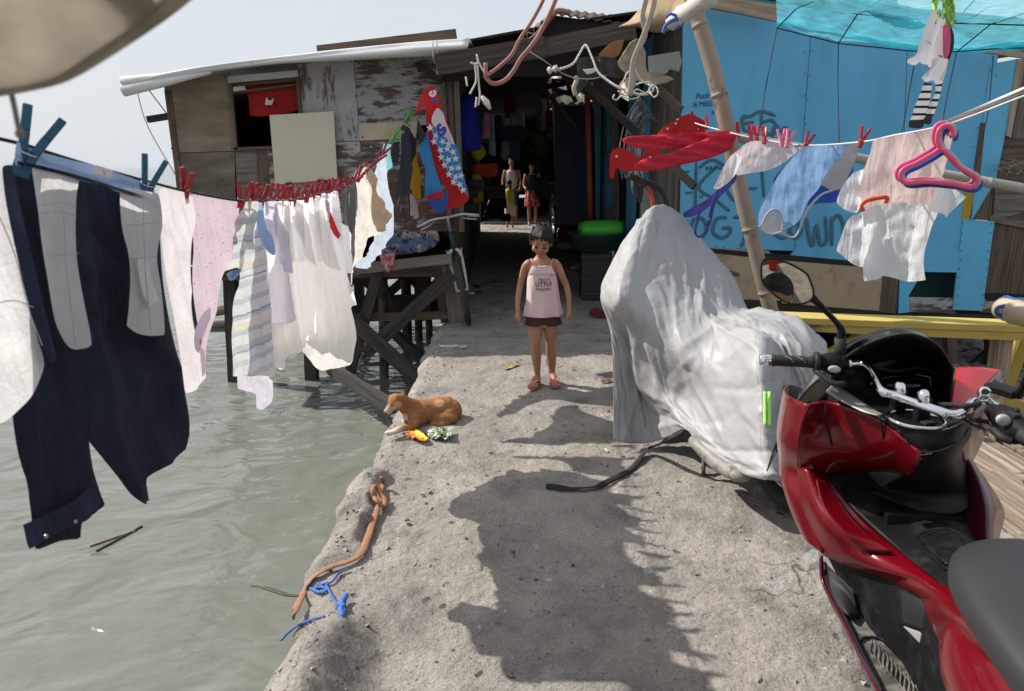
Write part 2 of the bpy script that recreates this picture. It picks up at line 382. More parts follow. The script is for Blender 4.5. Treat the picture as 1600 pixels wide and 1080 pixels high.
# ================================================================ SETTING
EDGE=[(-1,-.80),(1.2,-.80),(1.74,-.80),(1.97,-.80),(2.24,-.81),(2.47,-.83),(2.78,-.825),(3.28,-.81),(3.65,-.785),(4.18,-.775),(4.7,-.745),(5.36,-.76),(6.22,-.765),(6.9,-.68),(8,-.72),(12,-.75),(40,-.9)]
def edgex(y):
    return np.interp(y,[e[0] for e in EDGE],[e[1] for e in EDGE])+.022*vnoise(np.asarray(y)*9,np.asarray(y)*0+3,4)+.012*vnoise(np.asarray(y)*31,np.asarray(y)*0+5,8)
def sst(a,b,x): t=np.clip((x-a)/(b-a),0,1); return t*t*(3-2*t)
def pathz(x,y):
    x=np.asarray(x,float);y=np.asarray(y,float)
    z=.016*fbm(x*2.2,y*2.2,3,1)+.008*fbm(x*9,y*9,3,2)+.0055*fbm(x*30,y*30,3,3)-.006*np.clip(fbm(x*17,y*17,3,13)-.25,0,1)*3
    e=edgex(y); d=x-e
    # broken kerb block lying along the edge
    k=sst(2.52,2.6,y)*(1-sst(3.16,3.26,y)); inner=.17+.02*vnoise(y*7,y*0,9)
    z=z+k*(1-sst(inner-.035,inner+.03,d))*(.055+.03*fbm(x*8,y*8,3,21)+.02*np.abs(fbm(x*19,y*14,3,23)))
    k2=sst(2.38,2.45,y)*(1-sst(2.52,2.58,y)); z=z+k2*(1-sst(inner-.1,inner+.05,d))*.04
    # worn mound at the near corner
    cx=-.62+.0*y; q=np.sqrt(((x-cx)/.21)**2+((y-1.75)/.46)**2); z=z+.10*(1-sst(.1,1.,q))*(1+.25*fbm(x*7,y*7,3,31))
    rid=np.exp(-((x+.6-.12*(y-1.9))/.05)**2)*sst(1.2,1.5,y)*(1-sst(1.95,2.12,y)); z=z+.022*rid
    # rounded lip
    lip=np.clip(.11-d,0,.11)/.11; z=z-.075*lip**2.2
    z=z-.0*y
    return z
m_conc=M('concrete_ground',(.32,.29,.258),rough=.92,var=.26,vs=2.2,col2=(.165,.152,.14),thr=.59,s2=3.3,sharp=.11,bump=.9,bs=38,bdist=.02,col3=(.4,.39,.37),thr3=.69,s3=9)
ntc=m_conc.node_tree
def add_spots(m,scale,r,col,seedloc,coord='Object'):
    """small flecks and pebbles scattered over a surface"""
    nt=m.node_tree; b=nt.nodes['Principled BSDF']; L=nt.links.new; src=b.inputs['Base Color'].links[0].from_socket
    tc=_n(nt,'ShaderNodeTexCoord'); mp=_n(nt,'ShaderNodeMapping'); mp.inputs['Location'].default_value=seedloc; L(tc.outputs[coord],mp.inputs[0])
    nn=_n(nt,'ShaderNodeTexNoise',Scale=scale*1.5); L(mp.outputs[0],nn.inputs['Vector'])
    ad=_n(nt,'ShaderNodeMix',data_type='RGBA',blend_type='LINEAR_LIGHT'); ad.inputs[0].default_value=.5/scale; L(mp.outputs[0],ad.inputs[6]); L(nn.outputs['Color'],ad.inputs[7])
    v=_n(nt,'ShaderNodeTexVoronoi',Scale=scale); L(ad.outputs[2],v.inputs['Vector'])
    s=_n(nt,'ShaderNodeSeparateColor'); L(v.outputs['Color'],s.inputs[0])
    rr=_n(nt,'ShaderNodeMath',operation='MULTIPLY'); rr.inputs[1].default_value=r; L(s.outputs[0],rr.inputs[0])
    lt=_n(nt,'ShaderNodeMath',operation='LESS_THAN'); L(v.outputs['Distance'],lt.inputs[0]); L(rr.outputs[0],lt.inputs[1])
    g=_n(nt,'ShaderNodeMath',operation='GREATER_THAN'); g.inputs[1].default_value=.6; L(s.outputs[1],g.inputs[0])
    mu=_n(nt,'ShaderNodeMath',operation='MULTIPLY'); L(lt.outputs[0],mu.inputs[0]); L(g.outputs[0],mu.inputs[1])
    mi=_n(nt,'ShaderNodeMix',data_type='RGBA'); mi.inputs[7].default_value=c4(col); L(mu.outputs[0],mi.inputs[0]); L(src,mi.inputs[6]); L(mi.outputs[2],b.inputs['Base Color'])
add_spots(m_conc,24,.16,(.5,.49,.46),(0,0,0)); add_spots(m_conc,16,.2,(.09,.08,.075),(5,3,0)); add_spots(m_conc,60,.3,(.12,.11,.1),(2,9,0)); add_spots(m_conc,5,.22,(.36,.355,.34),(1,4,0)); add_spots(m_conc,4,.16,(.11,.1,.09),(8,4,0))
nt=m_conc.node_tree; b=nt.nodes['Principled BSDF']; L=nt.links.new
tcn=_n(nt,'ShaderNodeTexCoord'); src=b.inputs['Base Color'].links[0].from_socket
nf=_n(nt,'ShaderNodeTexNoise',Scale=95.,Detail=4.,Roughness=.7); L(tcn.outputs['Object'],nf.inputs['Vector'])
q=_n(nt,'ShaderNodeMapRange'); q.inputs['From Min'].default_value=.3; q.inputs['From Max'].default_value=.7; q.inputs['To Min'].default_value=.72; q.inputs['To Max'].default_value=1.22; L(nf.outputs['Fac'],q.inputs[0])
mi=_n(nt,'ShaderNodeMix',data_type='RGBA',blend_type='MULTIPLY'); mi.inputs[0].default_value=1; L(src,mi.inputs[6]); L(q.outputs[0],mi.inputs[7]); src=mi.outputs[2]
# hairline cracks that come and go
nw=_n(nt,'ShaderNodeTexNoise',Scale=3.,Detail=4.); L(tcn.outputs['Object'],nw.inputs['Vector'])
ml=_n(nt,'ShaderNodeMix',data_type='RGBA',blend_type='LINEAR_LIGHT'); ml.inputs[0].default_value=.22; L(tcn.outputs['Object'],ml.inputs[6]); L(nw.outputs['Color'],ml.inputs[7])
vo=_n(nt,'ShaderNodeTexVoronoi',Scale=1.15,feature='DISTANCE_TO_EDGE'); L(ml.outputs[2],vo.inputs['Vector'])
ck=_n(nt,'ShaderNodeMapRange'); ck.inputs['From Min'].default_value=.002; ck.inputs['From Max'].default_value=.009; ck.inputs['To Min'].default_value=1; ck.inputs['To Max'].default_value=0; L(vo.outputs['Distance'],ck.inputs[0])
ns=_n(nt,'ShaderNodeTexNoise',Scale=1.4); L(tcn.outputs['Object'],ns.inputs['Vector']); gs=_n(nt,'ShaderNodeMapRange'); gs.inputs['From Min'].default_value=.57; gs.inputs['From Max'].default_value=.68; L(ns.outputs['Fac'],gs.inputs[0])
mk=_n(nt,'ShaderNodeMath',operation='MULTIPLY'); L(ck.outputs[0],mk.inputs[0]); L(gs.outputs[0],mk.inputs[1])
mi=_n(nt,'ShaderNodeMix',data_type='RGBA'); mi.inputs[7].default_value=(.07,.062,.055,1); L(mk.outputs[0],mi.inputs[0]); L(src,mi.inputs[6]); L(mi.outputs[2],b.inputs['Base Color'])
bp0=b.inputs['Normal'].links[0].from_socket; bq=_n(nt,'ShaderNodeBump'); bq.inputs['Strength'].default_value=.8; bq.inputs['Distance'].default_value=.005; L(nf.outputs['Fac'],bq.inputs['Height']); L(bp0,bq.inputs['Normal']); L(bq.outputs[0],b.inputs['Normal'])
ys=np.concatenate([np.arange(-.6,1.4,.05),np.arange(1.4,4.2,.0125),np.arange(4.2,7.5,.03),np.arange(7.5,30,.3)])
us=np.concatenate([np.linspace(0,.35,30)[:-1],np.linspace(.35,2.9,170)])
YY,UU=np.meshgrid(ys,us,indexing='ij'); XX=edgex(YY)+UU; ZZ=pathz(XX,YY)
top=np.stack([XX,YY,ZZ],-1)
side=[]
for k,(dx,dz) in enumerate([(.05,-1.7),(.03,-1.0),(-.02,-.62),(.03,-.42),(-.0,-.25),(.012,-.14),(0,-.09)]):
    yy=ys; side.append(np.stack([edgex(yy)+dx+.03*fbm(yy*4,yy*0+k*1.3,3,50+k),yy,np.full_like(yy,dz)],-1))
side=np.stack(side,1)
mb=MB(); mb.grid(np.concatenate([side,top],1))
tag(mb.build('path',m_conc,smooth=True),kind='structure')
# water
mw=bpy.data.materials.new('water'); mw.use_nodes=True; nt=mw.node_tree; b=nt.nodes['Principled BSDF']
b.inputs['Base Color'].default_value=(.165,.175,.15,1); b.inputs['Roughness'].default_value=.09; b.inputs['IOR'].default_value=1.33
tcn=_n(nt,'ShaderNodeTexCoord'); mpn=_n(nt,'ShaderNodeMapping'); mpn.inputs['Rotation'].default_value=(0,0,.5); mpn.inputs['Scale'].default_value=(.9,1.7,1); nt.links.new(tcn.outputs['Object'],mpn.inputs[0])
na=_n(nt,'ShaderNodeTexNoise',Scale=1.7,Detail=2.,Roughness=.4); nt.links.new(mpn.outputs[0],na.inputs['Vector']); na.inputs['Distortion'].default_value=.9
nb=_n(nt,'ShaderNodeTexNoise',Scale=9.,Detail=3.,Roughness=.5); nt.links.new(mpn.outputs[0],nb.inputs['Vector'])
ad=_n(nt,'ShaderNodeMath',operation='MULTIPLY_ADD'); ad.inputs[1].default_value=.13; nt.links.new(nb.outputs['Fac'],ad.inputs[0]); nt.links.new(na.outputs['Fac'],ad.inputs[2])
bp=_n(nt,'ShaderNodeBump'); bp.inputs['Strength'].default_value=.55; bp.inputs['Distance'].default_value=.13; nt.links.new(ad.outputs[0],bp.inputs['Height']); nt.links.new(bp.outputs[0],b.inputs['Normal'])
WZ=-.68
mb=MB(); mb.quad([(-6000,-200,WZ),(6000,-200,WZ),(6000,12000,WZ),(-6000,12000,WZ)]); tag(mb.build('water',mw),kind='structure')
# ---- shared timber finishes
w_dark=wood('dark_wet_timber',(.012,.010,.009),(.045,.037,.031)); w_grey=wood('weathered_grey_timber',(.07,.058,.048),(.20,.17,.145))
w_brown=wood('brown_timber',(.045,.03,.022),(.15,.105,.078)); w_pale=wood('pale_timber',(.2,.15,.105),(.42,.34,.26),g=16)
w_ply=wood('stained_plywood',(.12,.088,.06),(.26,.205,.155),g=3,bump=.15); w_peel=wood('peeling_white_ply',(.05,.032,.025),(.135,.09,.072),peel=(.33,.325,.335),pthr=.49,ps=3.2)
w_peel2=wood('worn_white_board',(.07,.05,.04),(.17,.12,.1),peel=(.37,.365,.38),pthr=.43,ps=2.2); w_peel3=wood('mostly_bare_board',(.05,.034,.028),(.15,.105,.085),peel=(.38,.37,.38),pthr=.50,ps=2.6)
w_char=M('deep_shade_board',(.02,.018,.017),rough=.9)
m_cream=M('cream_board',(.56,.53,.41),rough=.6,var=.05,bump=.05,col3=(.12,.09,.07),thr3=.74,s3=7)
m_brace=wood('tarred_brace',(.016,.014,.013),(.06,.052,.047),g=18)
m_rope=M('white_rope',(.6,.57,.52),rough=.9,bump=.6,bs=160,bdist=.002); m_wire=M('thin_wire',(.2,.2,.2),rough=.6,bump=0); m_steel=M('galvanised_pipe',(.42,.42,.42),rough=.35,metal=.8,bump=.05)
m_black=M('black_cord',(.012,.012,.014),rough=.8,bump=0)
m_rubber=M('black_rubber',(.018,.018,.018),rough=.7,bump=.2)
def panel(name,px,Y,mat,parent,th=.018,rot=0.,n=(0,-1,0)):
    mb=MB(); mb.plate([P(x,y,Y) for x,y in px],th,n,rot); return mb.build(name,mat,parent)
# ================================================================ LEFT SHED
YW=6.8
shed=thing('stilt_shed',(-1.9,8.,.52),'weathered plywood shed on stilts over the water with white tarp roof and open window','shed')
panel('wall_panel',[(256,133),(357,112),(366,236),(270,239)],YW,w_ply,shed)
panel('wall_panel',[(270,240),(366,237),(368,306),(372,345),(282,350)],YW,wood('rusty_ply',(.06,.045,.035),(.19,.16,.13),g=2.5,peel=(.2,.21,.22),pthr=.6,ps=1.3),shed)
panel('wall_panel',[(367,232),(400,231),(404,345),(373,345)],YW,w_grey,shed)
panel('wall_board',[(400,231),(417,230),(427,345),(404,345)],YW-.004,w_brown,shed,rot=R(90))
panel('wall_panel',[(417,230),(475,228),(480,360),(427,345)],YW,w_peel3,shed)
panel('wall_panel',[(465,101),(552,91),(562,220),(475,223)],YW,w_peel2,shed,rot=R(90))
panel('wall_panel',[(553,91),(693,82),(704,195),(561,197)],YW,w_peel,shed,rot=R(0))
panel('wall_strip',[(560,193),(652,190),(650,216),(562,220)],YW-.012,M('cream_strip',(.45,.38,.29),var=.25,vs=5),shed)
panel('wall_panel',[(562,221),(654,217),(704,197),(706,262),(566,268)],YW-.002,w_peel3,shed)
panel('wall_panel',[(475,224),(562,221),(566,268),(576,360),(480,360)],YW,w_peel3,shed)
panel('wall_panel',[(566,269),(706,263),(712,362),(576,362)],YW+.003,wood('bare_red_ply',(.06,.034,.026),(.15,.09,.07),peel=(.36,.34,.35),pthr=.56,ps=2.),shed)
mb=MB(); mb.bar(P(357,125,YW-.03),P(466,115,YW-.03),.03,.055); mb.build('window_frame',M('white_trim',(.45,.45,.45),var=.2,vs=8),shed)
mb=MB(); mb.bar(P(360,126,YW-.02),P(369,234,YW-.02),.03,.03); mb.bar(P(465,118,YW-.02),P(473,228,YW-.02),.03,.03); mb.bar(P(365,233,YW-.02),P(430,230,YW-.02),.03,.025); mb.build('window_frame',w_brown,shed)
# shed carcass behind the boards
a=P(262,140,YW); xl,xr=-3.17,-.56
mb=MB()
mb.plate([(xl,YW+.02,.52),(xl,YW+3,.52),(xl,YW+3,2.3),(xl,YW+.02,2.22)],.02,(-1,0,0)); mb.plate([(xr,YW+.02,-.5),(xr,YW+3,-.5),(xr,YW+3,2.55),(xr,YW+.02,2.5)],.02,(1,0,0))
mb.plate([(xl,YW+.03,2.16),(xr,YW+.03,2.42),(xr,YW+3,2.42),(xl,YW+3,2.2)],.02,(0,0,1)); mb.plate([(xl+.02,YW+.035,2.22),(xr,YW+.035,2.40),(xr,YW+.035,2.56),(xl+.02,YW+.035,2.26)],.01,(0,-1,0)); mb.plate([(xl,YW+3,.5),(xr,YW+3,.5),(xr,YW+3,2.55),(xl,YW+3,2.3)],.02,(0,1,0)); mb.plate([(xl,YW-.2,.50),(xr,YW-.2,.50),(xr,YW+3,.50),(xl,YW+3,.50)],.03,(0,0,1))
mb.build('side_wall',w_brown,shed)
mb=MB(); mb.bar((xl-.02,YW+.02,.6),(xl+.0,YW+.02,2.24),.06,.06); mb.build('corner_post',w_brown,shed)
mb=MB(); mb.bar(P(231,187,YW+.25),P(268,181,YW+.25),.05,.06); mb.build('beam_stub',w_dark,shed)
# roof sheet and tarp
YT=6.42
rl=[(192,127),(300,108),(420,92),(520,80),(640,68),(734,62)]
A=[]
for i,(x,y) in enumerate(rl):
    p=P(x,y,YT); A.append([p,p+V3(0,.9,.08),p+V3(0,2.,.16),p+V3(0,3.4,.1)])
m_tarp=M('white_tarp',(.62,.62,.63),rough=.38,var=.06,vs=4,bump=.3,bs=9,bdist=.02,col3=(.4,.33,.27),thr3=.66,s3=5)
mb=MB(); mb.grid(cr2(A,4,4)); mb.build('roof',m_tarp,shed,smooth=True,solid=.02,off=-1)
def ridged(top,bot,Y,nr=7,off=0,amp=.018,seed=0):
    """front flap of tarp hanging over the roof edge"""
    rows=[]
    T=cr([P(x,y,Y) for x,y in top],8); Bq=cr([P(x,y,Y) for x,y in bot],8)
    for k in range(nr+1):
        t=k/nr; rows.append([a_*(1-t)+b_*t+np.array([0,-.045*math.sin(t*math.pi)-amp*math.sin(t*6+i*.11+seed)*math.sin(t*math.pi)-.008*vnoise(i*.3,t*5,3),0]) for i,(a_,b_) in enumerate(zip(T,Bq))])
    return np.array(rows)
mb=MB(); mb.grid(ridged([(192,126),(300,107),(420,91),(520,79),(640,67),(734,60)],[(196,146),(300,117),(420,101),(520,95),(640,89),(730,86)],YT,10)); mb.build('tarp_flap',m_tarp,shed,smooth=True,solid=.01)
mb=MB(); mb.tube([P(192,129,YT-.02),P(250,121,YT-.01),P(330,108,YT)],[.05,.035,.012],12); mb.tube([P(193,141,YT-.03),P(250,130,YT-.02),P(330,113,YT)],[.055,.04,.012],12); mb.build('tarp_roll',m_tarp,shed,smooth=True)
mb=MB(); mb.plate([P(494,71,YT+.5),P(712,45,YT+.5),P(715,66,YT+.5),P(497,90,YT+.5)],.02,(0,-1,0)); mb.build('ridge_board',w_brown,shed)
mb=MB(); mb.bar(P(655,103,YW-.25),P(690,127,YW-.35),.04,.05); mb.bar(P(653,98,YW-.25),P(657,112,YW-.25),.04,.04,(0,1,0)); mb.build('iron_bracket',w_char,shed)
mb=MB()
for q in ([(676,64),(677,90),(683,105),(682,128)],[(682,63),(684,90),(687,100),(684,128)]): mb.tube(cr([P(x,y,YT-.06 if i<2 else YW-.34) for i,(x,y) in enumerate(q)],5),.006,6)
mb.build('lashing',m_rope,shed,smooth=True)
mb=MB(); mb.tube(cr([P(214,122,YT-.06),P(215,145,YT-.05),P(232,200,YT),P(275,275,YT+.1)],6),.006,6); mb.tube([P(232,140,YT),P(260,177,YT+.2)],.006,6); mb.build('lashing',m_rope,shed,smooth=True)
# corner posts beside the alley
for x0,x1,y1,mt in ((688,697,340,w_grey),(699,709,362,w_brown),(710,716,362,w_grey)):
    mb=MB(); mb.bar(P(x0+2,96,YW-.05-(x0-688)*.002),P(x1+6,y1,YW-.05-(x0-688)*.002),.05,.04,(0,1,0)); mb.build('corner_post',mt,shed)
# stilts and braces
def pbar(name,a,b,Ya,Yb,wd,dp,mat,parent,jit=.04):
    mb=MB(); mb.bar(P(a[0],a[1],Ya),P(b[0],b[1],Yb),dp,wd,(0,0,1),jit) if abs(a[0]-b[0])>abs(a[1]-b[1]) else mb.bar(P(a[0],a[1],Ya),P(b[0],b[1],Yb),wd,dp,(0,1,0),jit)
    return mb.build(name,mat,parent)
m_flood=shed
pbar('floor_beam',(552,421),(706,404),6.42,6.42,.09,.06,w_grey,shed)
pbar('floor_beam',(548,497),(700,492),6.6,6.6,.07,.07,w_brown,shed)
pbar('floor_beam',(300,425),(560,416),6.6,6.6,.1,.07,w_dark,shed)
pbar('post',(702,405),(715,504),6.56,6.62,.16,.1,w_grey,shed,.02)
pbar('post',(684,405),(698,503),6.66,6.68,.11,.08,w_brown,shed,.02)
pbar('leg',(592,420),(546,585),6.5,6.5,.1,.07,m_brace,shed)
pbar('brace',(708,428),(570,553),6.4,6.25,.12,.05,m_brace,shed)
pbar('brace',(548,498),(652,592),6.45,5.9,.13,.06,m_brace,shed)
pbar('brace',(514,574),(612,637),6.3,5.2,.12,.06,m_brace,shed)
pbar('brace',(600,505),(664,566),7.0,6.6,.11,.06,m_brace,shed)
pbar('brace',(556,505),(550,560),6.6,6.6,.08,.06,m_brace,shed)
for (a_,b_,Y) in (((560,430),(640,500),8.5),((640,430),(560,500),8.5),((640,430),(700,500),8.2),((700,425),(620,500),9),((590,425),(618,500),7.6),((655,425),(668,500),7.4),((450,430),(560,520),9.),((560,430),(460,520),9.)):
    pbar('brace',a_,b_,Y,Y,.11,.06,m_brace,shed)
for x,Y in ((300,9.5),(360,7.),(430,9.5),(480,7.),(560,9.5)): pbar('leg',(x,420),(x+8,600),Y,Y,.12,.12,m_brace,shed)
pbar('floor_beam',(480,480),(700,476),7.6,7.6,.24,.05,w_dark,shed); pbar('floor_beam',(545,428),(700,420),7.2,7.2,.16,.05,w_dark,shed)
m_pile=M('algae_pile',(.10,.095,.05),var=.4,vs=8,bump=.8,bs=30,bdist=.02,col2=(.03,.028,.022),thr=.5,s2=6)
for a_,b_,Y,r_ in (((598,430),(601,640),7.,.05),((634,430),(638,600),8.,.06),((653,430),(655,570),8.6,.05),((668,430),(672,560),7.6,.04)):
    mb=MB(); mb.tube(cr([P(a_[0],a_[1],Y),P((a_[0]+b_[0])/2,(a_[1]+b_[1])/2,Y),P(b_[0],b_[1],Y)],5),r_,12); mb.build('pile',m_pile,shed,smooth=True)
mb=MB()
for x,y in [(262,145),(352,120),(268,232),(362,232),(310,124),(276,246),(362,244),(470,108),(548,97),(478,216),(556,214),(470,160),(556,150),(560,100),(620,96),(684,92),(566,190),(640,188),(694,186),(480,228),(556,226),(570,272),(640,270),(700,268),(484,300),(572,330),(650,300),(700,330),(600,230),(372,300),(412,240),(414,280),(640,196),(566,214)]: mb.ell(P(x,y,YW-.024),(.008,.004,.008),nu=6,nv=4)
o=mb.build('nail_heads',w_char,shed); o['kind']='stuff'
for q_,mt_ in (([(150,861),(180,845),(222,822)],w_brown),([(140,853),(170,843),(212,829)],w_pale)):
    mb=MB(); mb.tube(cr([G(x,y,WZ+.006) for x,y in q_],4),.007,6); tag(mb.build('twig',mt_,smooth=True),'dark twig floating on the water below the capri trousers' if mt_ is w_brown else 'paler straight twig floating across the dark one','twig')
mb=MB(); mb.tube(cr([G(x,y,WZ+.002) for x,y in ((392,915),(412,918),(430,924),(450,930),(468,931))],6),[.006]*6+[.014]*12+[.01]*7,6,flat=.4,nrm=(0,0,1)); tag(mb.build('rope_reflection',M('reflection_olive',(.07,.075,.035)),smooth=True),'olive rope end floating on the water beside the brown strap','rope')  # thin tube on the water surface drawing the reflection of a rope
# window shutter board: propped in front of the wall
t=thing('shutter_board',P(474,284,YW-.08),'cream painted board with small holes hung over part of the shed window','board')
panel('board',[(421,180),(521,174),(527,280),(430,288)],YW-.07,m_cream,t,.02)
mb=MB(); mb.bar(P(447,288,YW-.1),P(455,287,YW-.1),.03,.03); mb.bar(P(497,283,YW-.1),P(505,282,YW-.1),.03,.03); mb.build('hinge',M('rusted_iron',(.07,.035,.025)),t)
# patterned sheet on the ledge and rag
m_print=M('printed_cloth',(.06,.10,.2),col2=(.34,.23,.2),thr=.55,s2=9,col3=(.01,.012,.03),thr3=.56,s3=14,bump=.3,bs=20,var=.4,vs=12)
o=cloth('bundled_sheet',[(600,372),(612,364),(650,362),(682,360),(686,378),(668,392),(630,398),(604,404),(594,398)],P(640,390,6.5),0,m_print,puff=.06,fold=.02,fk=18,crk=.02,seed=4)
tag(o,'blue patterned sheet bundled on the shed ledge beside the bicycle','bed sheet')
m_rag=M('red_rag',(.3,.06,.07),col2=(.42,.25,.25),thr=.5,s2=18)
o=cloth('rag',[(594,398),(618,396),(614,414),(607,426),(600,418),(595,408)],P(605,400,6.36),0,m_rag,puff=.02,fold=.02,fk=50,seed=3); tag(o,'small red rag dangling over the grey beam under the patterned sheet','rag')
# red shirt hanging inside window
m_red=M('red_cotton',(.42,.012,.014),var=.2,vs=6,trans=.15)
t=thing('red_shirt',P(425,130,YW+.12),'red shirt hanging inside the open shed window','shirt')
cloth('shirt_body',[(378,126),(462,120),(468,168),(452,176),(410,182),(391,180),(388,150)],P(425,130,YW+.12),0,m_red,t,puff=.02,fold=.015,fk=20,seed=2)
mb=MB(); mb.plate([P(416,152,YW+.07),P(421,158,YW+.07),P(428,154,YW+.07),P(425,164,YW+.07),P(414,164,YW+.07)],.003,(0,-1,0)); mb.build('print',M('white_print',(.6,.6,.6)),t)
mb=MB(); mb.tube([P(366,124,YW+.12),P(470,117,YW+.12)],.004,6); tag(mb.build('window_line',m_wire),'thin line strung inside the shed window','line')
# bamboo poles behind the washing
for i,(a_,b_,Y,r_,lb) in enumerate((((336,487),(366,481),8.,.06,'short bamboo stub behind the hanging shirts, highest of three'),((325,507),(470,499),8.5,.045,'upper of two long bamboo poles beneath the shed'),((325,515),(470,513),8.5,.035,'lower of two long bamboo poles beneath the shed'))):
    mb=MB(); mb.tube([P(*a_,Y),P(*b_,Y)],r_,10); tag(mb.build('bamboo_pole',w_grey),lb,'pole',group='bamboo poles beneath the shed')
# ================================================================ ALLEY between the houses
m_corr=M('rusty_sheet',(.10,.085,.075),rough=.7,col2=(.16,.07,.04),thr=.5,s2=5,var=.3)
def corrug(a,b,c,d,n=24,amp=.012,axis=None):
    """corrugated sheet, corners a b c d, ridges running a->d"""
    a,b,c,d=[np.array(q,float) for q in(a,b,c,d)]; nn=np.cross(b-a,d-a); nn/=np.linalg.norm(nn); rows=[]
    for i in range(5):
        t=i/4; rows.append([(a*(1-s)+b*s)*(1-t)+(d*(1-s)+c*s)*t+nn*amp*math.sin(s*n*2*math.pi) for s in np.linspace(0,1,n*6+1)])
    return np.array(rows)
al=thing('alley_shelter',(.3,8.,0),'dark covered alley of patched boards and rusty roof sheets between the two houses','shelter')
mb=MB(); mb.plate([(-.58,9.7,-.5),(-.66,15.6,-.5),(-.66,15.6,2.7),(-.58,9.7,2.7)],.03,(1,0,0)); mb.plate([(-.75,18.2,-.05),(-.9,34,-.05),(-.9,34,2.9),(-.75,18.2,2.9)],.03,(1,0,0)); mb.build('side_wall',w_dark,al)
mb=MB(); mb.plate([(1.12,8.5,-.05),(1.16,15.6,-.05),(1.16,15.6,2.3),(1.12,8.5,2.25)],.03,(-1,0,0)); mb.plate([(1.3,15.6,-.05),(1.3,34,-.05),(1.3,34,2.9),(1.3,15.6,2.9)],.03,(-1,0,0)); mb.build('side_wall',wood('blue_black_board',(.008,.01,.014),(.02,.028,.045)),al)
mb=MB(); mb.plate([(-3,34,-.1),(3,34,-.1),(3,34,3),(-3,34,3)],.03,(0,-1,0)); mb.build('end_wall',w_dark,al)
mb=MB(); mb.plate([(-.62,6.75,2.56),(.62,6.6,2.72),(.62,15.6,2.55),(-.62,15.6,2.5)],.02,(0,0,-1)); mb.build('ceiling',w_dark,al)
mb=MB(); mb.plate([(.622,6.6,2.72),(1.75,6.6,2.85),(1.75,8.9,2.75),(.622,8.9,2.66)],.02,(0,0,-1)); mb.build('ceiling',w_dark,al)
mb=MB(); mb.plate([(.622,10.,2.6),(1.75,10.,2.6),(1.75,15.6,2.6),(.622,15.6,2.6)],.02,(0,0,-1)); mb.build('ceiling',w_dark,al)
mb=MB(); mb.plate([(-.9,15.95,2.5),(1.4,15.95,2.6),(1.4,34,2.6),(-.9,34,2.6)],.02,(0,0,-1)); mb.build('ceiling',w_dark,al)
mb=MB(); mb.plate([(-.75,18.15,0),(-2.4,18.15,0),(-2.4,18.15,2.6),(-.75,18.15,2.6)],.02); mb.plate([(-.66,15.62,0),(-2.4,15.62,0),(-2.4,15.62,2.5),(-.66,15.62,2.5)],.02); mb.build('side_wall',w_brown,al)
# opening lit sheet seen through the roof gap
mb=MB(); mb.grid(corrug((.55,9.4,2.25),(1.7,9.4,2.25),(1.7,10.6,2.85),(.55,10.6,2.85),9,.02)); mb.build('roof_sheet',M('pale_fibre_sheet',(.5,.44,.33),var=.2,vs=8),al,smooth=True)
for a_,b_ in (((862,138),(900,150)),((862,150),(890,143)),((885,128),(900,160))):
    mb=MB(); mb.bar(P(*a_,8.8),P(*b_,8.8),.05,.05); mb.build('rafter',w_brown,al)
# front beam
mb=MB(); mb.bar(P(682,102,6.3),P(852,74,6.32),.09,.17,(0,0,1),.02); mb.build('front_beam',wood('front_beam_wood',(.022,.017,.014),(.085,.066,.055)),al)
mb=MB(); mb.bar(P(850,75,6.34),P(992,47,6.36),.08,.15,(0,0,1),.02); mb.build('front_beam',wood('front_beam_wood_b',(.03,.024,.02),(.11,.09,.075)),al)
# ridge roof above
mb=MB(); a,b,c,d=P(868,22,6.5),P(988,40,6.5),P(990,28,8.5),P(872,14,8.5)
mb.grid(corrug(a,b,c,d,9,.009)); mb.build('roof_sheet',M('dark_rust_sheet',(.05,.035,.03),col2=(.09,.045,.03),thr=.5,s2=5),al,smooth=True,solid=.006)
mb=MB(); mb.plate([P(866,24,6.55),P(988,42,6.55),P(990,56,6.55),P(850,78,6.55),P(835,78,6.55)],.02,(0,-1,0)); mb.build('gable_board',w_char,al)
mb=MB(); a,b,c,d=P(802,76,6.4),P(866,20,6.5),P(872,16,8.),P(806,64,8.)
mb.grid(corrug(b,a,d,c,6,.02)); mb.build('roof_sheet',M('green_rust_sheet',(.13,.15,.13),col2=(.25,.13,.10),thr=.5,s2=4),al,smooth=True,solid=.006)
mb=MB(); mb.tube(cr([P(801,78,6.36),P(836,58,6.38),P(862,26,6.42),P(872,17,6.44),P(890,20,6.44)],5),.025,8); mb.build('bargeboard',M('rust_edge',(.28,.15,.11),col2=(.1,.05,.04),thr=.5,s2=8),al,smooth=True)
mb=MB(); mb.plate([P(755,102,6.36),P(800,92,6.36),P(802,104,6.36),P(757,116,6.36)],.02,(0,-1,0)); mb.build('packing_board',w_dark,al)
mb=MB()
for k,x in enumerate(range(700,985,23)): 
    pass
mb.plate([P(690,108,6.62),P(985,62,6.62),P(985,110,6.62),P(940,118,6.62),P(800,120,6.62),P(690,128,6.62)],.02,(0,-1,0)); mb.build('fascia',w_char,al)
for a_,b_,Y,wd in (((700,130),(704,345),7.1,.06),((716,110),(718,340),7.6,.05),((820,105),(905,205),8.4,.05),((905,122),(1085,292),6.45,.06),((765,150),(900,128),9.,.06),((880,115),(940,160),7.2,.08)):
    pbar('post',a_,b_,Y,Y-(.9 if a_[0]==905 else 0),wd,.035 if a_[0]==905 else .05,w_char if a_[0]==905 else w_dark,al)
pbar('post',(1000,112),(1064,172),6.3,6.1,.06,.05,w_brown,al)
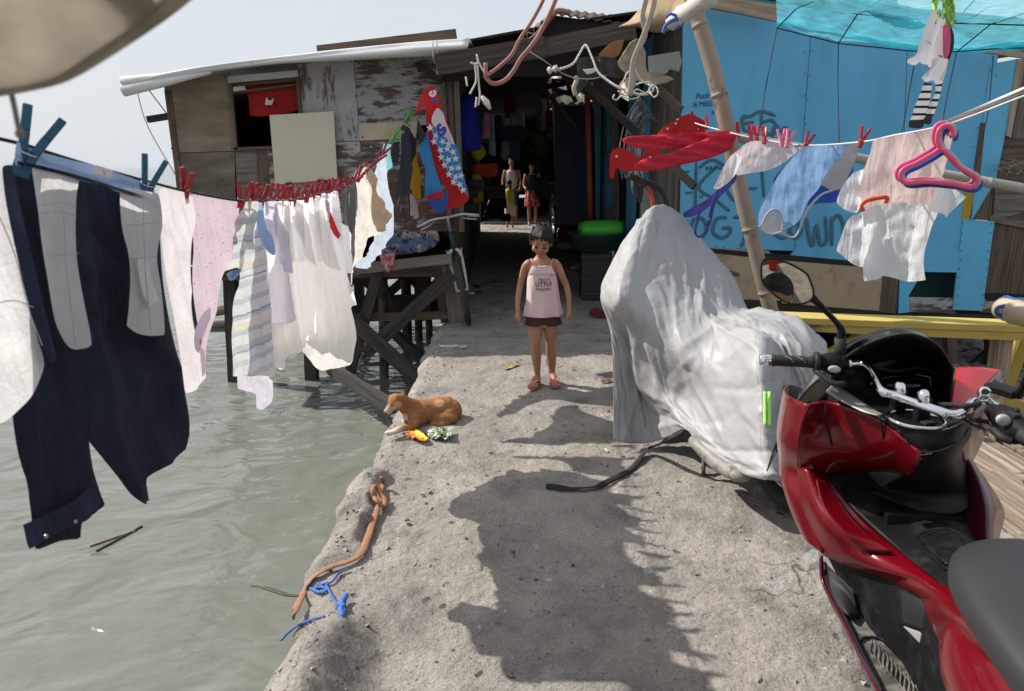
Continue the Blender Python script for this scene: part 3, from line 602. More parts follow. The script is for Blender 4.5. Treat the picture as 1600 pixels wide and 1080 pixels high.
# right-hand flank
m_blue=M('blue_paint',(.12,.41,.66),rough=.62,var=.13,vs=2.2,scale=(1,1,.3),col2=(.09,.31,.50),thr=.62,s2=2.2,sharp=.12,bump=.12,bs=30,col3=(.02,.04,.05),thr3=.765,s3=9)
m_blue2=M('bright_blue_paint',(.12,.45,.70),rough=.62,var=.1,vs=3,col3=(.03,.05,.06),thr3=.7,s3=8,bump=.2)
m_bluew=wood('flaking_blue_board',(.05,.045,.04),(.13,.12,.11),peel=(.06,.22,.33),pthr=.46,ps=2.4)
panel('wall_panel',[(929,166),(963,172),(966,352),(931,352)],8.6,m_bluew,al,rot=R(90)); panel('wall_board',[(955,150),(967,152),(968,352),(957,352)],8.55,w_grey,al,rot=R(90))
panel('wall_panel',[(926,62),(968,60),(968,172),(926,168)],8.62,M('mauve_board',(.22,.18,.20),var=.25,vs=6,col2=(.08,.06,.05),thr=.6,s2=6),al)
panel('wall_panel',[(866,165),(922,165),(922,352),(868,352)],8.7,M('blue_dark_door',(.010,.018,.038),var=.4,vs=5,col2=(.025,.035,.012),thr=.62,s2=5),al)
panel('wall_panel',[(966,150),(986,160),(988,352),(968,352)],8.5,w_char,al)  # near-black sheet painting the shade of an open gap
mb=MB(); mb.tube([P(917,120,8.3),P(920,240,8.3),P(923,350,8.3)],.035,10); mb.build('orange_pipe',M('orange_pipe',(.30,.07,.03),var=.3,vs=6),al,smooth=True)
def side_boards():
    x0,y0,x1,y1=1.36,8.1,1.63,6.66
    def S_(t,z): return (x0+(x1-x0)*t,y0+(y1-y0)*t,z)
    seq=[(.0,.22,m_blue2),(.22,.30,w_char),(.30,.45,m_blue2),(.45,.58,w_grey)]
    for a_,b_,mt in seq:
        mb=MB(); mb.plate([S_(a_,-.1),S_(b_,-.1),S_(b_,2.75),S_(a_,2.7)],.02,(-1,-.3,0),R(90)); mb.build('wall_board',mt,al)
    n=9
    for k in range(n):
        t0=.58+.42*k/n; t1=t0+.42/n*.93; o=random.uniform(-.006,.006)
        mb=MB(); mb.plate([(S_(t0,0)[0]+o,S_(t0,0)[1],-.1),(S_(t1,0)[0]+o,S_(t1,0)[1],-.1),(S_(t1,0)[0]+o,S_(t1,0)[1],2.85),(S_(t0,0)[0]+o,S_(t0,0)[1],2.8)],.015,(-1,-.3,0),R(90)); mb.build('slat',wood('grey_slat_%d'%k,(.09,.08,.07),(.26+.05*(k%3),.24+.04*(k%3),.21+.04*(k%3)),g=30),al)
side_boards()
panel('wall_patch',[(1000,372-80),(1024,300),(1026,352),(1002,350)],7.3,M('pale_green_board',(.3,.36,.3),var=.3,vs=6),al)
# canvas, tarps and tangled ropes at the roof corner
m_canvas=M('tan_canvas',(.36,.26,.155),var=.25,vs=4,bump=.4,bs=12,bdist=.02,col2=(.22,.14,.08),thr=.6,s2=3)
t=thing('canvas_awning',P(1020,30,6.),'tan canvas bundled over the roof corner above the alley','tarpaulin')
rows=[]
for k,(top) in enumerate([[(968,42),(985,32),(1003,10),(1020,-12),(1050,-16),(1075,-12)],[(970,41),(990,38),(1008,34),(1024,30),(1046,24),(1068,12)],[(975,42),(995,42),(1010,46),(1026,50),(1045,47),(1060,36)]]):
    rows.append([P(x,y,(6.1,5.85,6.05)[k]) for x,y in top])
mb=MB(); A=cr2(rows,8,8); A=np.array(A); A[...,1]+=.03*fbm(A[...,0]*14,A[...,2]*8,3,2); mb.grid(A,(1,.6)); mb.build('canvas',m_canvas,t,smooth=True,solid=.01)
m_gtarp=M('grey_tarp',(.27,.26,.25),var=.2,vs=5,bump=.3,bs=14,bdist=.015); m_btarp=M('beige_tarp',(.40,.33,.26),var=.25,vs=6,bump=.3,bs=14,bdist=.015,col2=(.25,.2,.15),thr=.6,s2=5)
o=cloth('grey_flap',[(1012,88),(1062,80),(1066,96),(1062,112),(1048,108),(1040,116),(1014,116)],P(1040,95,6.0),.15,m_gtarp,puff=.02,fold=.02,fk=14,seed=5,smooth_n=1); tag(o,'stiff grey tarp flap folded over the timber left of the blue wall','tarpaulin')
o=cloth('beige_flap',[(965,98),(985,66),(998,60),(1010,82),(1012,112),(1048,118),(1056,124),(1020,134),(985,120),(970,108)],P(1010,95,6.1),.1,m_btarp,puff=.03,fold=.04,fk=16,seed=6,smooth_n=2,crk=.02); tag(o,'crumpled beige tarp scrap behind the rope tangle at the roof corner','tarpaulin')
o=cloth('orange_scrap',[(935,86),(955,66),(975,62),(968,84),(950,94)],P(955,80,6.3),0,M('orange_scrap',(.32,.15,.07),var=.35,vs=8,bump=.4,bs=20),puff=.02,fold=.02,fk=20,seed=8); tag(o,'faded orange cloth scrap tucked under the roof beam end','scrap')
o=cloth('black_flap',[(900,92),(935,88),(972,96),(985,118),(972,124),(940,118),(925,122),(912,138),(902,150),(897,140),(903,120)],P(940,105,6.15),.05,M('torn_black_plastic',(.022,.021,.02),rough=.4,bump=.5,bs=18,bdist=.02,var=.5,vs=8),puff=.02,fold=.04,fk=20,seed=9,smooth_n=2,crk=.02); tag(o,'torn black plastic sheet sagging over the alley entrance','tarpaulin')
# strap hanging in front
m_strap=M('pale_strap',(.38,.33,.29),rough=.8,bump=.4,bs=70,var=.2,vs=12)
mb=MB(); mb.tube(cr([P(1040,-150,5.2),P(1024,-12,5.2),P(1018,20,5.2),P(1010,45,5.2),P(1000,70,5.2),P(990,95,5.2),P(987,125,5.2),P(984,150,5.2)],6),.019,8,flat=.25,nrm=(0,1,0)); mb.tube(cr([P(1044,-150,5.2),P(1012,-12,5.22),P(1004,25,5.22),P(1008,55,5.22),P(996,80,5.22),P(988,105,5.22),P(990,130,5.22),P(980,148,5.22)],6),.018,8,flat=.25,nrm=(0,1,0))
tag(mb.build('strap',m_strap,smooth=True),'pair of pale webbing straps dangling from above into the rope tangle','strap')
def braid(pts,r,n=8,tw=26,nm='rope'):
    q=cr(pts,n); mb=MB(); L=np.cumsum([0]+[np.linalg.norm(q[i+1]-q[i]) for i in range(len(q)-1)])
    # resample
    ts=np.arange(0,L[-1],r*.8); q=np.array([[np.interp(t,L,[p[k] for p in q]) for k in range(3)] for t in ts])
    for ph in (0,2.1,4.2):
        c=[p+np.array([0,math.cos(i*.55+ph),math.sin(i*.55+ph)])*r*.55 for i,p in enumerate(q)]; mb.tube(c,r*.62,6)
    return mb
Yb=5.6
o=braid([P(855,109,Yb),P(875,108,Yb),P(895,100,Yb),P(905,85,Yb),P(915,71,Yb),P(925,90,Yb-.05),P(934,112,Yb-.1),P(948,125,Yb-.15),P(965,136,Yb-.2),P(980,142,Yb-.2),P(1000,148,Yb-.2),P(1018,144,Yb-.2),P(1022,134,Yb-.2)],.0095).build('rope',m_rope,smooth=True); tag(o,'thick twisted white rope looped from the beam across the alley mouth','rope')
mb=MB()
for q in ([(990,100),(998,120),(1008,130),(1016,134)],[(1010,130),(1024,135),(1028,145),(1022,152),(1015,142),(1016,130)],[(960,148),(958,154),(964,156),(972,148),(985,138),(1000,130),(1016,128)],[(968,135),(975,125),(980,114),(990,110)],[(965,142),(980,150),(995,140),(1010,145),(1020,132)],[(970,150),(985,155),(1000,150),(985,144)]):
    mb.tube(cr([P(x,y,Yb-.22+random.uniform(-.05,.05)) for x,y in q],6),.0055,7)
tag(mb.build('rope_tangle',m_rope,smooth=True),'knotted tangle of white cords at the end of the twisted rope','rope')
mb=MB(); mb.tube(cr([P(856,111,Yb),P(868,108,Yb),P(872,106,Yb)],4),[.02,.03,.012]*3,8) ; tag(mb.build('rope_frayed_end',m_rope,smooth=True),'frayed white rope end at the left of the alley rope','rope')
o=cloth('plastic_scrap',[(910,108),(925,107),(932,104),(930,112),(918,116)],P(920,110,5.55),0,M('white_plastic_scrap',(.6,.6,.58),rough=.4),puff=.01,fold=.01,fk=30,seed=2); tag(o,'white plastic shred caught in the rope below its peak','scrap')
mb=MB(); mb.tube(cr([P(826,80,6.),P(850,95,5.9),P(885,118,5.8),P(920,124,5.7),P(948,118,5.6)],6),.005,6); tag(mb.build('cord',M('olive_cord',(.16,.15,.11)),smooth=True),'thin olive cord stretched under the alley beam','cord')
mb=MB(); mb.tube(cr([P(900,150,5.7),P(897,138,5.7),P(901,125,5.7),P(898,120,5.7)],5),.018,6); tag(mb.build('frayed_strip',m_btarp,smooth=True),'ragged pale strip dangling below the torn black plastic','scrap')
# hose-like straps looping from above
m_hose=M('faded_red_strap',(.34,.14,.12),rough=.6,var=.2,vs=10,bump=.3,bs=60,col2=(.5,.4,.37),thr=.63,s2=10)
mb=MB(); Yh=5.
mb.tube(cr([P(905,-190,Yh),P(870,-60,Yh),P(853,-12,Yh),P(845,8,Yh),P(828,38,Yh),P(812,62,Yh),P(800,85,Yh),P(785,100,Yh),P(770,112,Yh),P(760,116,Yh),P(759,100,Yh)],7),.0125,8,flat=.5,nrm=(0,1,0))
tag(mb.build('strap',m_hose,smooth=True),'left run of the faded red strap looping down at the alley mouth','strap')
mb=MB(); mb.tube(cr([P(908,-190,Yh),P(888,-60,Yh),P(872,-12,Yh+.05),P(862,15,Yh+.05),P(845,50,Yh+.05),P(828,75,Yh+.05),P(815,90,Yh+.05),P(803,110,Yh+.05),P(790,125,Yh+.05),P(772,131,Yh+.05),P(760,121,Yh+.05),P(759,98,Yh+.05)],7),.015,8,flat=.5,nrm=(0,1,0))
tag(mb.build('strap',m_hose,smooth=True),'right and longer run of the faded red strap looping down at the alley mouth','strap')
mb=MB()
for q in ([(745,85),(747,98),(742,100),(735,98)],[(748,98),(756,112),(762,118)],[(742,100),(744,125),(738,140),(734,147)],[(746,102),(748,130),(750,150),(747,165)],[(750,150),(756,158),(760,166)],[(745,152),(743,168)],[(728,120),(730,135)]): mb.tube(cr([P(x,y,6.1) for x,y in q],5),.008,6)
mb.tube([P(752,150,6.1),P(760,160,6.1),P(766,171,6.1)],[.012,.03,.012],8)
tag(mb.build('cord_bunch',m_rope,smooth=True),'knotted pale cords dangling from the beam beside the blue shirt','cord')
mb=MB()
for i in range(14):
    x=972+i*2.6+random.uniform(-2,2); mb.tube(cr([P(1000+i*2,150+i*3,6.2),P(x+6,190,6.2+random.uniform(0,.2)),P(x-4,240+random.uniform(-10,20),6.3),P(x+2,285+random.uniform(-20,20),6.3)],5),.004 if i%3 else .006,5)
tag(mb.build('string_bunch',M('mixed_cord',(.13,.13,.15),col2=(.5,.48,.45),thr=.52,s2=3),smooth=True),'bunch of loose strings hanging in front of the slatted wall','cord')
# ================================================================ WASHING AND THINGS INSIDE THE ALLEY
def fab(n,c,**k):
    k.setdefault('fb',.6); k.setdefault('trans',.25); k.setdefault('bump',.15); k.setdefault('bs',90); k.setdefault('rough',.9); return M(n,c,**k)
ins=[('shirt',[(721,150),(733,146),(741,152),(748,185),(753,233),(735,236),(718,233),(716,180)],7.7,(.02,.04,.42),'large blue shirt hanging at the left of the alley'),
('towel',[(756,175),(765,176),(766,215),(753,217)],8.6,(.65,.22,.40),'pink towel hanging beside the big blue shirt'),
('towel',[(765,178),(772,180),(775,245),(764,240)],9.2,(.30,.52,.60),'grey teal towel hanging between pink towel and navy cloth'),
('trousers',[(772,182),(782,180),(792,212),(786,222),(776,214)],9.6,(.02,.03,.10),'navy cloth hanging left of the white tops in the alley'),
('shirt',[(784,185),(796,186),(798,236),(790,252),(783,244)],10.,(.5,.42,.46),'long greyish mauve garment hanging low left of the white tops'),
('shirt',[(797,178),(804,176),(808,196),(803,208),(797,200)],10.6,(.7,.66,.66),'first white top of the alley line, nearest the mauve garment'),
('shirt',[(804,177),(811,175),(814,198),(811,212),(806,204)],10.9,(.72,.68,.67),'middle white top of the alley line'),
('shirt',[(811,176),(819,175),(821,196),(817,208),(812,204)],11.2,(.72,.7,.7),'right end white top of the alley line'),
('cloth',[(736,228),(754,226),(760,240),(750,250),(738,245)],8.4,(.55,.42,.06),'dull yellow cloth below the big blue shirt'),
('cloth',[(736,258),(776,255),(778,272),(762,278),(738,270)],8.8,(.6,.09,.02),'orange red cloth sagging low at the left of the alley'),
('curtain',[(737,272),(753,274),(756,315),(739,318)],8.6,(.45,.28,.03),'mustard curtain hanging at the left alley wall'),
('cloth',[(851,222),(860,220),(860,245),(854,248)],12.,(.2,.27,.33),'pale blue cloth right of the potted plant')]
for i,(n,ol,Y,c,lb) in enumerate(ins):
    o=cloth(n,ol,P(ol[0][0],ol[0][1],Y),.1,fab('alley_fabric_%d'%i,c,var=.35,vs=12),puff=.04,fold=.05,fk=16,seed=i,step=.05,smooth_n=2); tag(o,lb,n)
CC=[(.30,.28,.30),(.05,.08,.2),(.25,.04,.06),(.08,.2,.18),(.32,.22,.1),(.02,.02,.03),(.2,.1,.22),(.35,.32,.28)]
for i in range(22):
    px=random.uniform(706,866); Y=random.uniform(8.,15.); py=random.uniform(128,190)+ (10 if px>800 else 0); wd=random.uniform(5,11)*9/Y; hh=random.uniform(25,58)*9/Y
    if 790<px<850 and py+hh>238: hh=238-py
    hh*=(1.35,.8,1.)[i//8]; wd*=(1,1,1.5)[i//8]
    o=cloth('garment',[(px-wd,py+2),(px,py),(px+wd,py+2),(px+wd*1.2,py+hh*.6),(px+wd*.9,py+hh),(px-wd*.8,py+hh*.95),(px-wd*1.1,py+hh*.5)],P(px,py,Y),random.uniform(-.3,.5),fab('alley_cloth_%d'%i,CC[i%8],var=.3,vs=10),puff=.02,fold=.05,fk=14,seed=i+40,step=.06,smooth_n=2)
    tag(o,'%s %s garment crowded %s the dark alley'%(['pale','navy','dark red','green','ochre','black','purple','off white'][i%8],['long','short','broad'][i//8],['high in','lower in'][py>160]+(' the left of' if px<785 else ' the right of')),'garment','garments hung along the dark alley')
t=thing('potted_plant',P(841,254,11.2),'leafy green plant in a clay pot deep in the alley','plant')
mb=MB(); mb.lathe(P(841,254,11.2),[(0,0),(.05,0),(.075,.11),(.08,.11),(.08,.13),(.065,.13),(.065,.10)],18); mb.build('pot',M('clay',(.22,.10,.06)),t,smooth=True)
mb=MB(); base=P(841,243,11.2)
for i in range(170):
    a=random.uniform(0,6.28); rr=random.random()**.6*.17; zc=random.uniform(.02,.33); c=base+V3(math.cos(a)*rr*(1.2-zc),math.sin(a)*rr,zc)
    d=Vector((random.uniform(-1,1),random.uniform(-1,1),random.uniform(-.2,1))).normalized()*.055; sd=d.orthogonal().normalized()*.016
    mb.quad([c-d*.5,c+sd,c+d*.7,c-sd])
mb.build('foliage',M('leaf_green',(.28,.50,.08),var=.5,vs=20,trans=.3),t,weld=False)
mb=MB(); mb.bar(P(826,256,11.2),P(858,255,11.2),.3,.04); tag(mb.build('shelf',w_brown),'small shelf under the potted plant','shelf')
mb=MB()
for z0,z1 in ((0,.42),): mb.plate([P(839,278,12),P(860,276,12),P(860,308,12),P(839,310,12)],.4,(0,-1,0))
tag(mb.build('crate',M('grey_crate',(.13,.14,.14))),'grey box standing against the right alley wall','crate')
m_stool=M('red_plastic',(.45,.02,.015),rough=.4)
t=thing('stool_stack',(1.02,12.4,0),'stack of red plastic stools at the right of the alley','stools')
for k in range(7):
    mb=MB(); z=.1+k*.085; mb.lathe((1.02,12.4,z),[(.17,0),(.15,.06),(.13,.07),(0,.07)],16); mb.build('stool',m_stool,t,smooth=True)
mb=MB(); mb.bar(P(869,300,12),P(873,300,12),.03,.05) if 0 else mb.lathe((1.02,12.4,0),[(.18,0),(.17,.1),(.12,.12),(0,.12)],16); mb.build('stool',M('white_plastic',(.5,.5,.5)),t)
for a_,b_,Y,mt,lb in (((865,130),(873,300),9.2,w_pale,'pale upright timber post at the right of the alley'),((873,170),(876,300),9.6,w_brown,'brown timber post right of the pale post')):
    mb=MB(); mb.bar(P(*a_,Y),P(b_[0],346,Y),.06,.06,(0,1,0)); tag(mb.build('timber_post',mt),lb,'post')
BL=iter(['dark box nearest the parked bicycle along the left alley wall','box on top of the lowest one by the left alley wall','small far box beside the child in yellow','box stacked at hip height below the yellow cloth','dark box halfway down the left alley wall','upper box halfway down the left alley wall'])
for px,py,Y,s in ((728,330,8,.25),(733,300,8.2,.2),(790,340,13,.18),(745,290,8.6,.2),(780,318,12,.25),(775,300,11,.3)):
    c=P(px,py,Y); mb=MB(); mb.bar(c-V3(s/2,0,0),c+V3(s/2,0,0),s*.8,s*.7,jit=.1)
    tag(mb.build('household_box',random.choice([w_dark,w_brown,M('dark_box_%d'%px,(.03,.04,.06))]),bevel=.01),next(BL),'box',group='boxes along the left alley wall')
# basin on a black crate with a green jerrycan
bc=P(934,366,7.55); bb=G(932,468,0); bb.y=7.7; bx=bc.x
t=thing('crate',(bx,7.75,0),'black plastic crate standing under the big basin','crate')
mb=MB(); mb.bar((bx-.17,7.75,.27),(bx+.17,7.75,.27),.34,.54); mb.build('crate_body',M('black_plastic',(.03,.03,.035),rough=.4),t,bevel=.015)
for z in (.08,.25,.42,.5):
    mb=MB(); mb.bar((bx-.175,7.57,z),(bx+.175,7.57,z),.02,.02); mb.build('rib',M('black_plastic_rib',(.05,.05,.055),rough=.4),t)
t=thing('wash_basin',(bx,7.7,.56),'wide dark green basin on the black crate at the alley mouth','basin')
hz=bc.z-.56
mb=MB(); mb.lathe((bx,7.7,.56),[(0,0),(.24,0),(.30,hz-.02),(.335,hz),(.335,hz+.015),(.31,hz+.015),(.29,hz-.03),(.23,.02),(0,.02)],40); mb.build('bowl',M('dark_green_plastic',(.02,.045,.045),rough=.3),t,smooth=True)
t=thing('jerrycan',(bx,7.7,.56+hz),'bright green plastic container lying in the basin','container')
mb=MB(); gc=V3(bx+.05,7.68,.56+hz+.03); 
for i in range(1): mb.grid(np.array([[gc+V3(x*.24*(1-.05*abs(t_)**3),math.cos(a)*.14*(1-.28*abs(x)**5),math.sin(a)*.11*(1-.25*abs(x)**5)) for a in np.linspace(0,2*math.pi,25)] for x,t_ in [(q,q) for q in np.linspace(-1,1,15)]]))
o=mb.build('tub',M('green_plastic',(.06,.42,.03),rough=.35,var=.08,col3=(.1,.14,.35),thr3=.70,s3=8),t,smooth=True)
for s_ in (-1,1):
    mb=MB(); mb.lathe(gc+V3(s_*.235,0,0),[(.112,0),(.09,.012),(0,.016)],24,axis=(s_,0,0)); mb.build('end_cap',M('green_plastic_b',(.06,.38,.03),rough=.35),t,smooth=True)
# ================================================================ RIGHT HOUSE (blue boards on stilts)
YB=6.6
hb=thing('blue_house',(3.,7.6,0),'stilt house of patched light blue boards with spray painted lettering','house')
def bpn(name,px,mat,off=0,th=.02,rot=0.): return panel(name,px,YB+off,mat,hb,th,rot)
bpn('wall_panel',[(1066,-10),(1092,-10),(1092,60),(1266,78),(1251,392),(1063,385),(1058,178)] if 0 else [(1068,-10),(1272,-10),(1266,60),(1241,392),(1062,386)],m_blue)
bpn('wall_panel',[(1273,-10),(1420,10),(1404,418),(1232,403),(1242,390),(1267,60)],m_blue,.003)
bpn('wall_panel',[(1421,10),(1560,84),(1545,200),(1524,345),(1405,418)],m_blue,.001)
bpn('wall_panel',[(1548,100),(1590,92),(1583,150),(1556,282),(1518,345),(1524,285)],m_blue2,-.006)
bpn('wall_patch',[(1405,330),(1520,345),(1503,424),(1397,416)],m_blue,-.004)
bpn('wall_patch',[(1398,380),(1502,395),(1500,426),(1396,424)],m_blue2,-.012)
bpn('wall_patch',[(1505,343),(1554,346),(1535,486),(1489,484)],m_blue2,-.014)
bpn('wall_patch',[(1406,425),(1425,425),(1433,440),(1420,462),(1421,488),(1404,490)],m_blue2,-.004)
bpn('wall_patch',[(1508,283),(1526,288),(1514,345),(1502,345)],M('yellow_sliver',(.4,.28,.03)),-.002)
bpn('hole_back',[(1415,424),(1500,424),(1490,466),(1412,462)],M('green_teal_inside',(.015,.06,.05),var=.3),.25)
bpn('wall_board',[(1420,465),(1495,466),(1493,490),(1418,488)],w_peel3,-.003); bpn('wall_board',[(1535,466),(1560,468),(1556,490),(1530,488)],w_peel3,-.003)
bpn('wall_board',[(1382,405),(1406,412),(1400,490),(1374,488)],w_brown,-.008,rot=R(90))
bpn('rotten_strip',[(1533,192),(1540,192),(1530,290),(1519,290)],w_brown,-.009,rot=R(90))
m_tan=M('tan_plywood',(.42,.31,.205),rough=.75,var=.1,vs=3,col2=(.19,.15,.1),thr=.64,s2=5,sharp=.1,bump=.15,col3=(.1,.075,.05),thr3=.73,s3=12)
bpn('lower_panel',[(1060,384),(1200,392),(1213,404),(1225,470),(1060,465)],m_tan,-.002); bpn('lower_panel',[(1212,402),(1386,420),(1374,486),(1222,474)],m_tan,-.005)
bpn('skirting',[(1060,463),(1222,470),(1376,484),(1374,500),(1060,500)],w_dark,.006)
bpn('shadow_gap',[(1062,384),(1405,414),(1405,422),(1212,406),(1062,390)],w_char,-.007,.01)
mb=MB(); mb.tube([P(1060,388,YB-.03),P(1061,470,YB-.03)],.01,6); mb.build('panel_batten',w_dark,hb)
# dark boards right of the blue ones
bpn('wall_panel',[(1590,92),(1640,92),(1640,250),(1562,245),(1582,150)],w_grey,.01,rot=R(90))
bpn('wall_panel',[(1555,212),(1640,222),(1640,292),(1540,285)],w_brown,.008)
bpn('wall_panel',[(1518,285),(1640,295),(1640,470),(1536,470),(1553,350)],w_brown,.012,rot=R(90))
bpn('wall_board',[(1516,288),(1552,292),(1548,345),(1506,342)],w_brown,-.001,rot=R(90))
bpn('wall_board',[(1556,285),(1640,295),(1640,320),(1552,345)],w_grey,-.006); bpn('wall_board',[(1548,336),(1640,352),(1640,364),(1546,346)],w_grey,-.012)
bpn('wall_board',[(1540,458),(1640,462),(1640,472),(1540,470)],w_char,-.006)
bpn('wall_patch',[(1560,466),(1640,464),(1640,500),(1552,492)],m_blue2,-.01)
bpn('corner_post',[(1590,92),(1602,92),(1580,215),(1572,212)],w_pale,-.016,rot=R(90))
mb=MB(); mb.plate([(1.62,YB+.02,-.2),(1.62,YB+4,-.2),(1.62,YB+4,2.9),(1.62,YB+.02,2.9)],.02,(-1,0,0)); mb.build('side_wall',w_brown,hb)
mb=MB(); mb.plate([(1.5,YB-.05,2.98),(5.8,YB-.05,2.55),(5.8,YB+4,2.7),(1.5,YB+4,3.1)],.03,(0,0,1)); mb.build('roof',m_corr,hb)
mb=MB(); mb.plate([(1.62,YB+4,-.2),(5.8,YB+4,-.2),(5.8,YB+4,2.7),(1.62,YB+4,2.9)],.02,(0,-1,0)); mb.plate([(1.62,YB+.05,.02),(5.8,YB+.05,.02),(5.8,YB+4,.02),(1.62,YB+4,.02)],.03,(0,0,1)); mb.build('side_wall',w_char,hb)
pbar('eave_board',(1540,78),(1640,92),6.4,6.3,.05,.04,w_pale,hb); pbar('eave_board',(1075,-6),(1215,22),6.4,6.4,.12,.04,w_pale,hb)
for x in (1090,1150,1250,1330,1410,1480,1545,1600): pbar('stilt',(x,492),(x+12,640),6.7,6.7,.09,.09,m_brace if x%20 else w_brown,hb)
for a_,b_ in (((1100,560),(1300,500)),((1300,500),(1500,590)),((1490,600),(1600,505)),((1240,500),(1330,590))): pbar('brace',a_,b_,6.8,6.8,.1,.06,m_brace,hb)
pbar('floor_beam',(1060,495),(1640,498),6.65,6.65,.1,.08,w_dark,hb)
# graffiti: sprayed strokes lying on the boards
m_spray=M('grey_spray_paint',(.06,.155,.225),rough=.85,var=.15,vs=20,bump=0); m_spray2=M('brown_grey_spray',(.10,.095,.08),rough=.8,bump=0); m_pen=M('thin_black_marker',(.012,.02,.03),bump=0)
def strokes(name,sets,wd,mat,off):
    mb=MB()
    for q in sets:
        pts=cr([P(x,y,YB+off) for x,y in q],6); L=len(pts)
        for i in range(L-1):
            pass
        mb.tube(pts,[wd*(1 if 0<i<L-1 else .6) for i in range(L)],8,flat=.12,nrm=(0,1,0))
    o=mb.build(name,mat,hb,smooth=True); return o
strokes('graffiti_get',[ [(1168,198),(1163,185),(1172,182),(1188,184)],[(1178,184),(1175,200),(1168,222)],[(1188,192),(1205,188),(1212,196),(1210,208),(1192,210)],
 [(1164,180),(1168,178)],[(1200,182),(1166,188)],[(1172,178),(1180,205)],[(1167,180),(1160,200)],[(1160,180),(1178,176),(1196,174)],
 [(1159,206),(1163,222)]][2:3]+[[(1168,182),(1160,184),(1164,204),(1182,202)],[(1163,193),(1178,191)],[(1160,184),(1178,181)],[(1190,173),(1189,200)],[(1172,182),(1190,174),(1212,181)],[(1142,186),(1130,196),(1134,212),(1148,212),(1149,201),(1141,201)],[(1128,186),(1124,214)]],.014,m_spray,-.006)
strokes('graffiti_im',[[(1198,200),(1195,224)],[(1208,224),(1208,202),(1216,198),(1219,224)],[(1219,210),(1226,199),(1232,206),(1234,226)],[(1197,190),(1197,192)]],.012,m_spray,-.006)
strokes('graffiti_koc',[[(1088,252),(1086,330)],[(1122,258),(1092,292),(1118,312),(1140,330)],[(1146,262),(1134,280),(1140,305),(1158,318),(1164,300)],[(1092,262),(1112,250),(1132,258)],[(1190,262),(1194,308)],[(1228,262),(1212,282),(1222,308)]],.014,m_spray,-.006)
strokes('graffiti_town',[[(1086,340),(1080,356),(1092,372),(1104,360),(1100,344),(1088,340)],[(1136,340),(1120,342),(1114,362),(1128,372),(1140,364),(1140,356),(1128,357)],[(1146,340),(1176,336)],[(1160,340),(1164,370),(1158,386)],[(1190,350),(1206,362),(1222,372),(1236,366)],[(1242,346),(1234,360),(1242,372),(1252,362),(1248,348),(1242,346)],[(1260,340),(1264,368),(1270,384),(1276,352),(1282,382),(1292,374),(1290,338)],[(1300,384),(1300,338)],[(1300,346),(1310,336),(1318,352),(1318,386)],[(1326,384),(1328,342),(1336,352)]],.016,m_spray,-.0075)
strokes('graffiti_ot',[[(1126,428),(1120,440),(1128,450),(1136,440),(1128,428)],[(1136,424),(1156,430)],[(1138,424),(1137,464)],[(1118,456),(1128,458)]],.016,m_spray2,-.02)
fd=[('Fuck',1098,150,.062),('Si MEG',1098,163,.058),('b',1114,176,.05),('KRANL',1116,263,.05),('ow',1072,268,.05),('mav',1076,301,.045),('bustys',1172,294,.05),('10',1095,308,.04)]
for tx,x,y,sz in fd: text('handwriting',tx,P(x,y,YB-.008),(R(90),R(-2),0),sz*1.05,m_pen,hb,shear=.1)
# nails along seams
mb=MB()
nail=[]
for i in range(9): nail.append((1268-i*3.2,80+i*38))
for i in range(9): nail+= [(1258-i*0.2,82+i*34)]
for i in range(8): nail.append((1549-i*7,110+i*30)); 
for i in range(10): nail+=[(1492+i*.2+(10-i)*1.3,350+i*14),(1533+(10-i)*1.6,350+i*14)]
for i in range(12): nail+=[(1070+i*12,383+i*.8)]
for x,y in nail: mb.ell(P(x,y,YB-.017),(.006,.003,.006),nu=6,nv=4)
o=mb.build('nail_heads',w_char,hb); o['kind']='stuff'
# right-hand decking
m_deck=[wood('deck_plank_%d'%i,(.10,.075,.055),c,g=20) for i,c in enumerate([(.34,.27,.20),(.27,.22,.17),(.40,.33,.26),(.30,.25,.2)])]
dk=thing('timber_deck',(2.6,2.6,-.05),'deck of warped bare planks beside the concrete behind the scooter','deck')
x=1.80; k=0
while x<5.4:
    wd=random.uniform(.085,.13); y0=.3; 
    while y0<4.3:
        Ln=random.uniform(1.3,2.3); y1=min(4.35,y0+Ln); zz=-.03+random.uniform(-.008,.008)
        mb=MB(); mb.bar((x+wd/2+random.uniform(-.006,.006),y0+.004,zz),(x+wd/2+random.uniform(-.012,.012),y1-.004,zz+random.uniform(-.012,.012)),wd*.93,.03,(0,0,1),.02); mb.build('plank',m_deck[k%4],dk); k+=1; y0=y1
    x+=wd+random.uniform(.008,.026)
for y in (.9,2.,3.1,4.2):
    mb=MB(); mb.bar((1.7,y,-.10),(5.4,y,-.10),.07,.1); mb.build('joist',w_dark,dk)
for x,y in ((2.2,4.2),(3.4,4.2),(4.8,4.2),(3.4,2.),(5,2.)):
    mb=MB(); mb.bar((x,y,-.1),(x,y,-1.6),.09,.09); mb.build('deck_post',w_dark,dk)
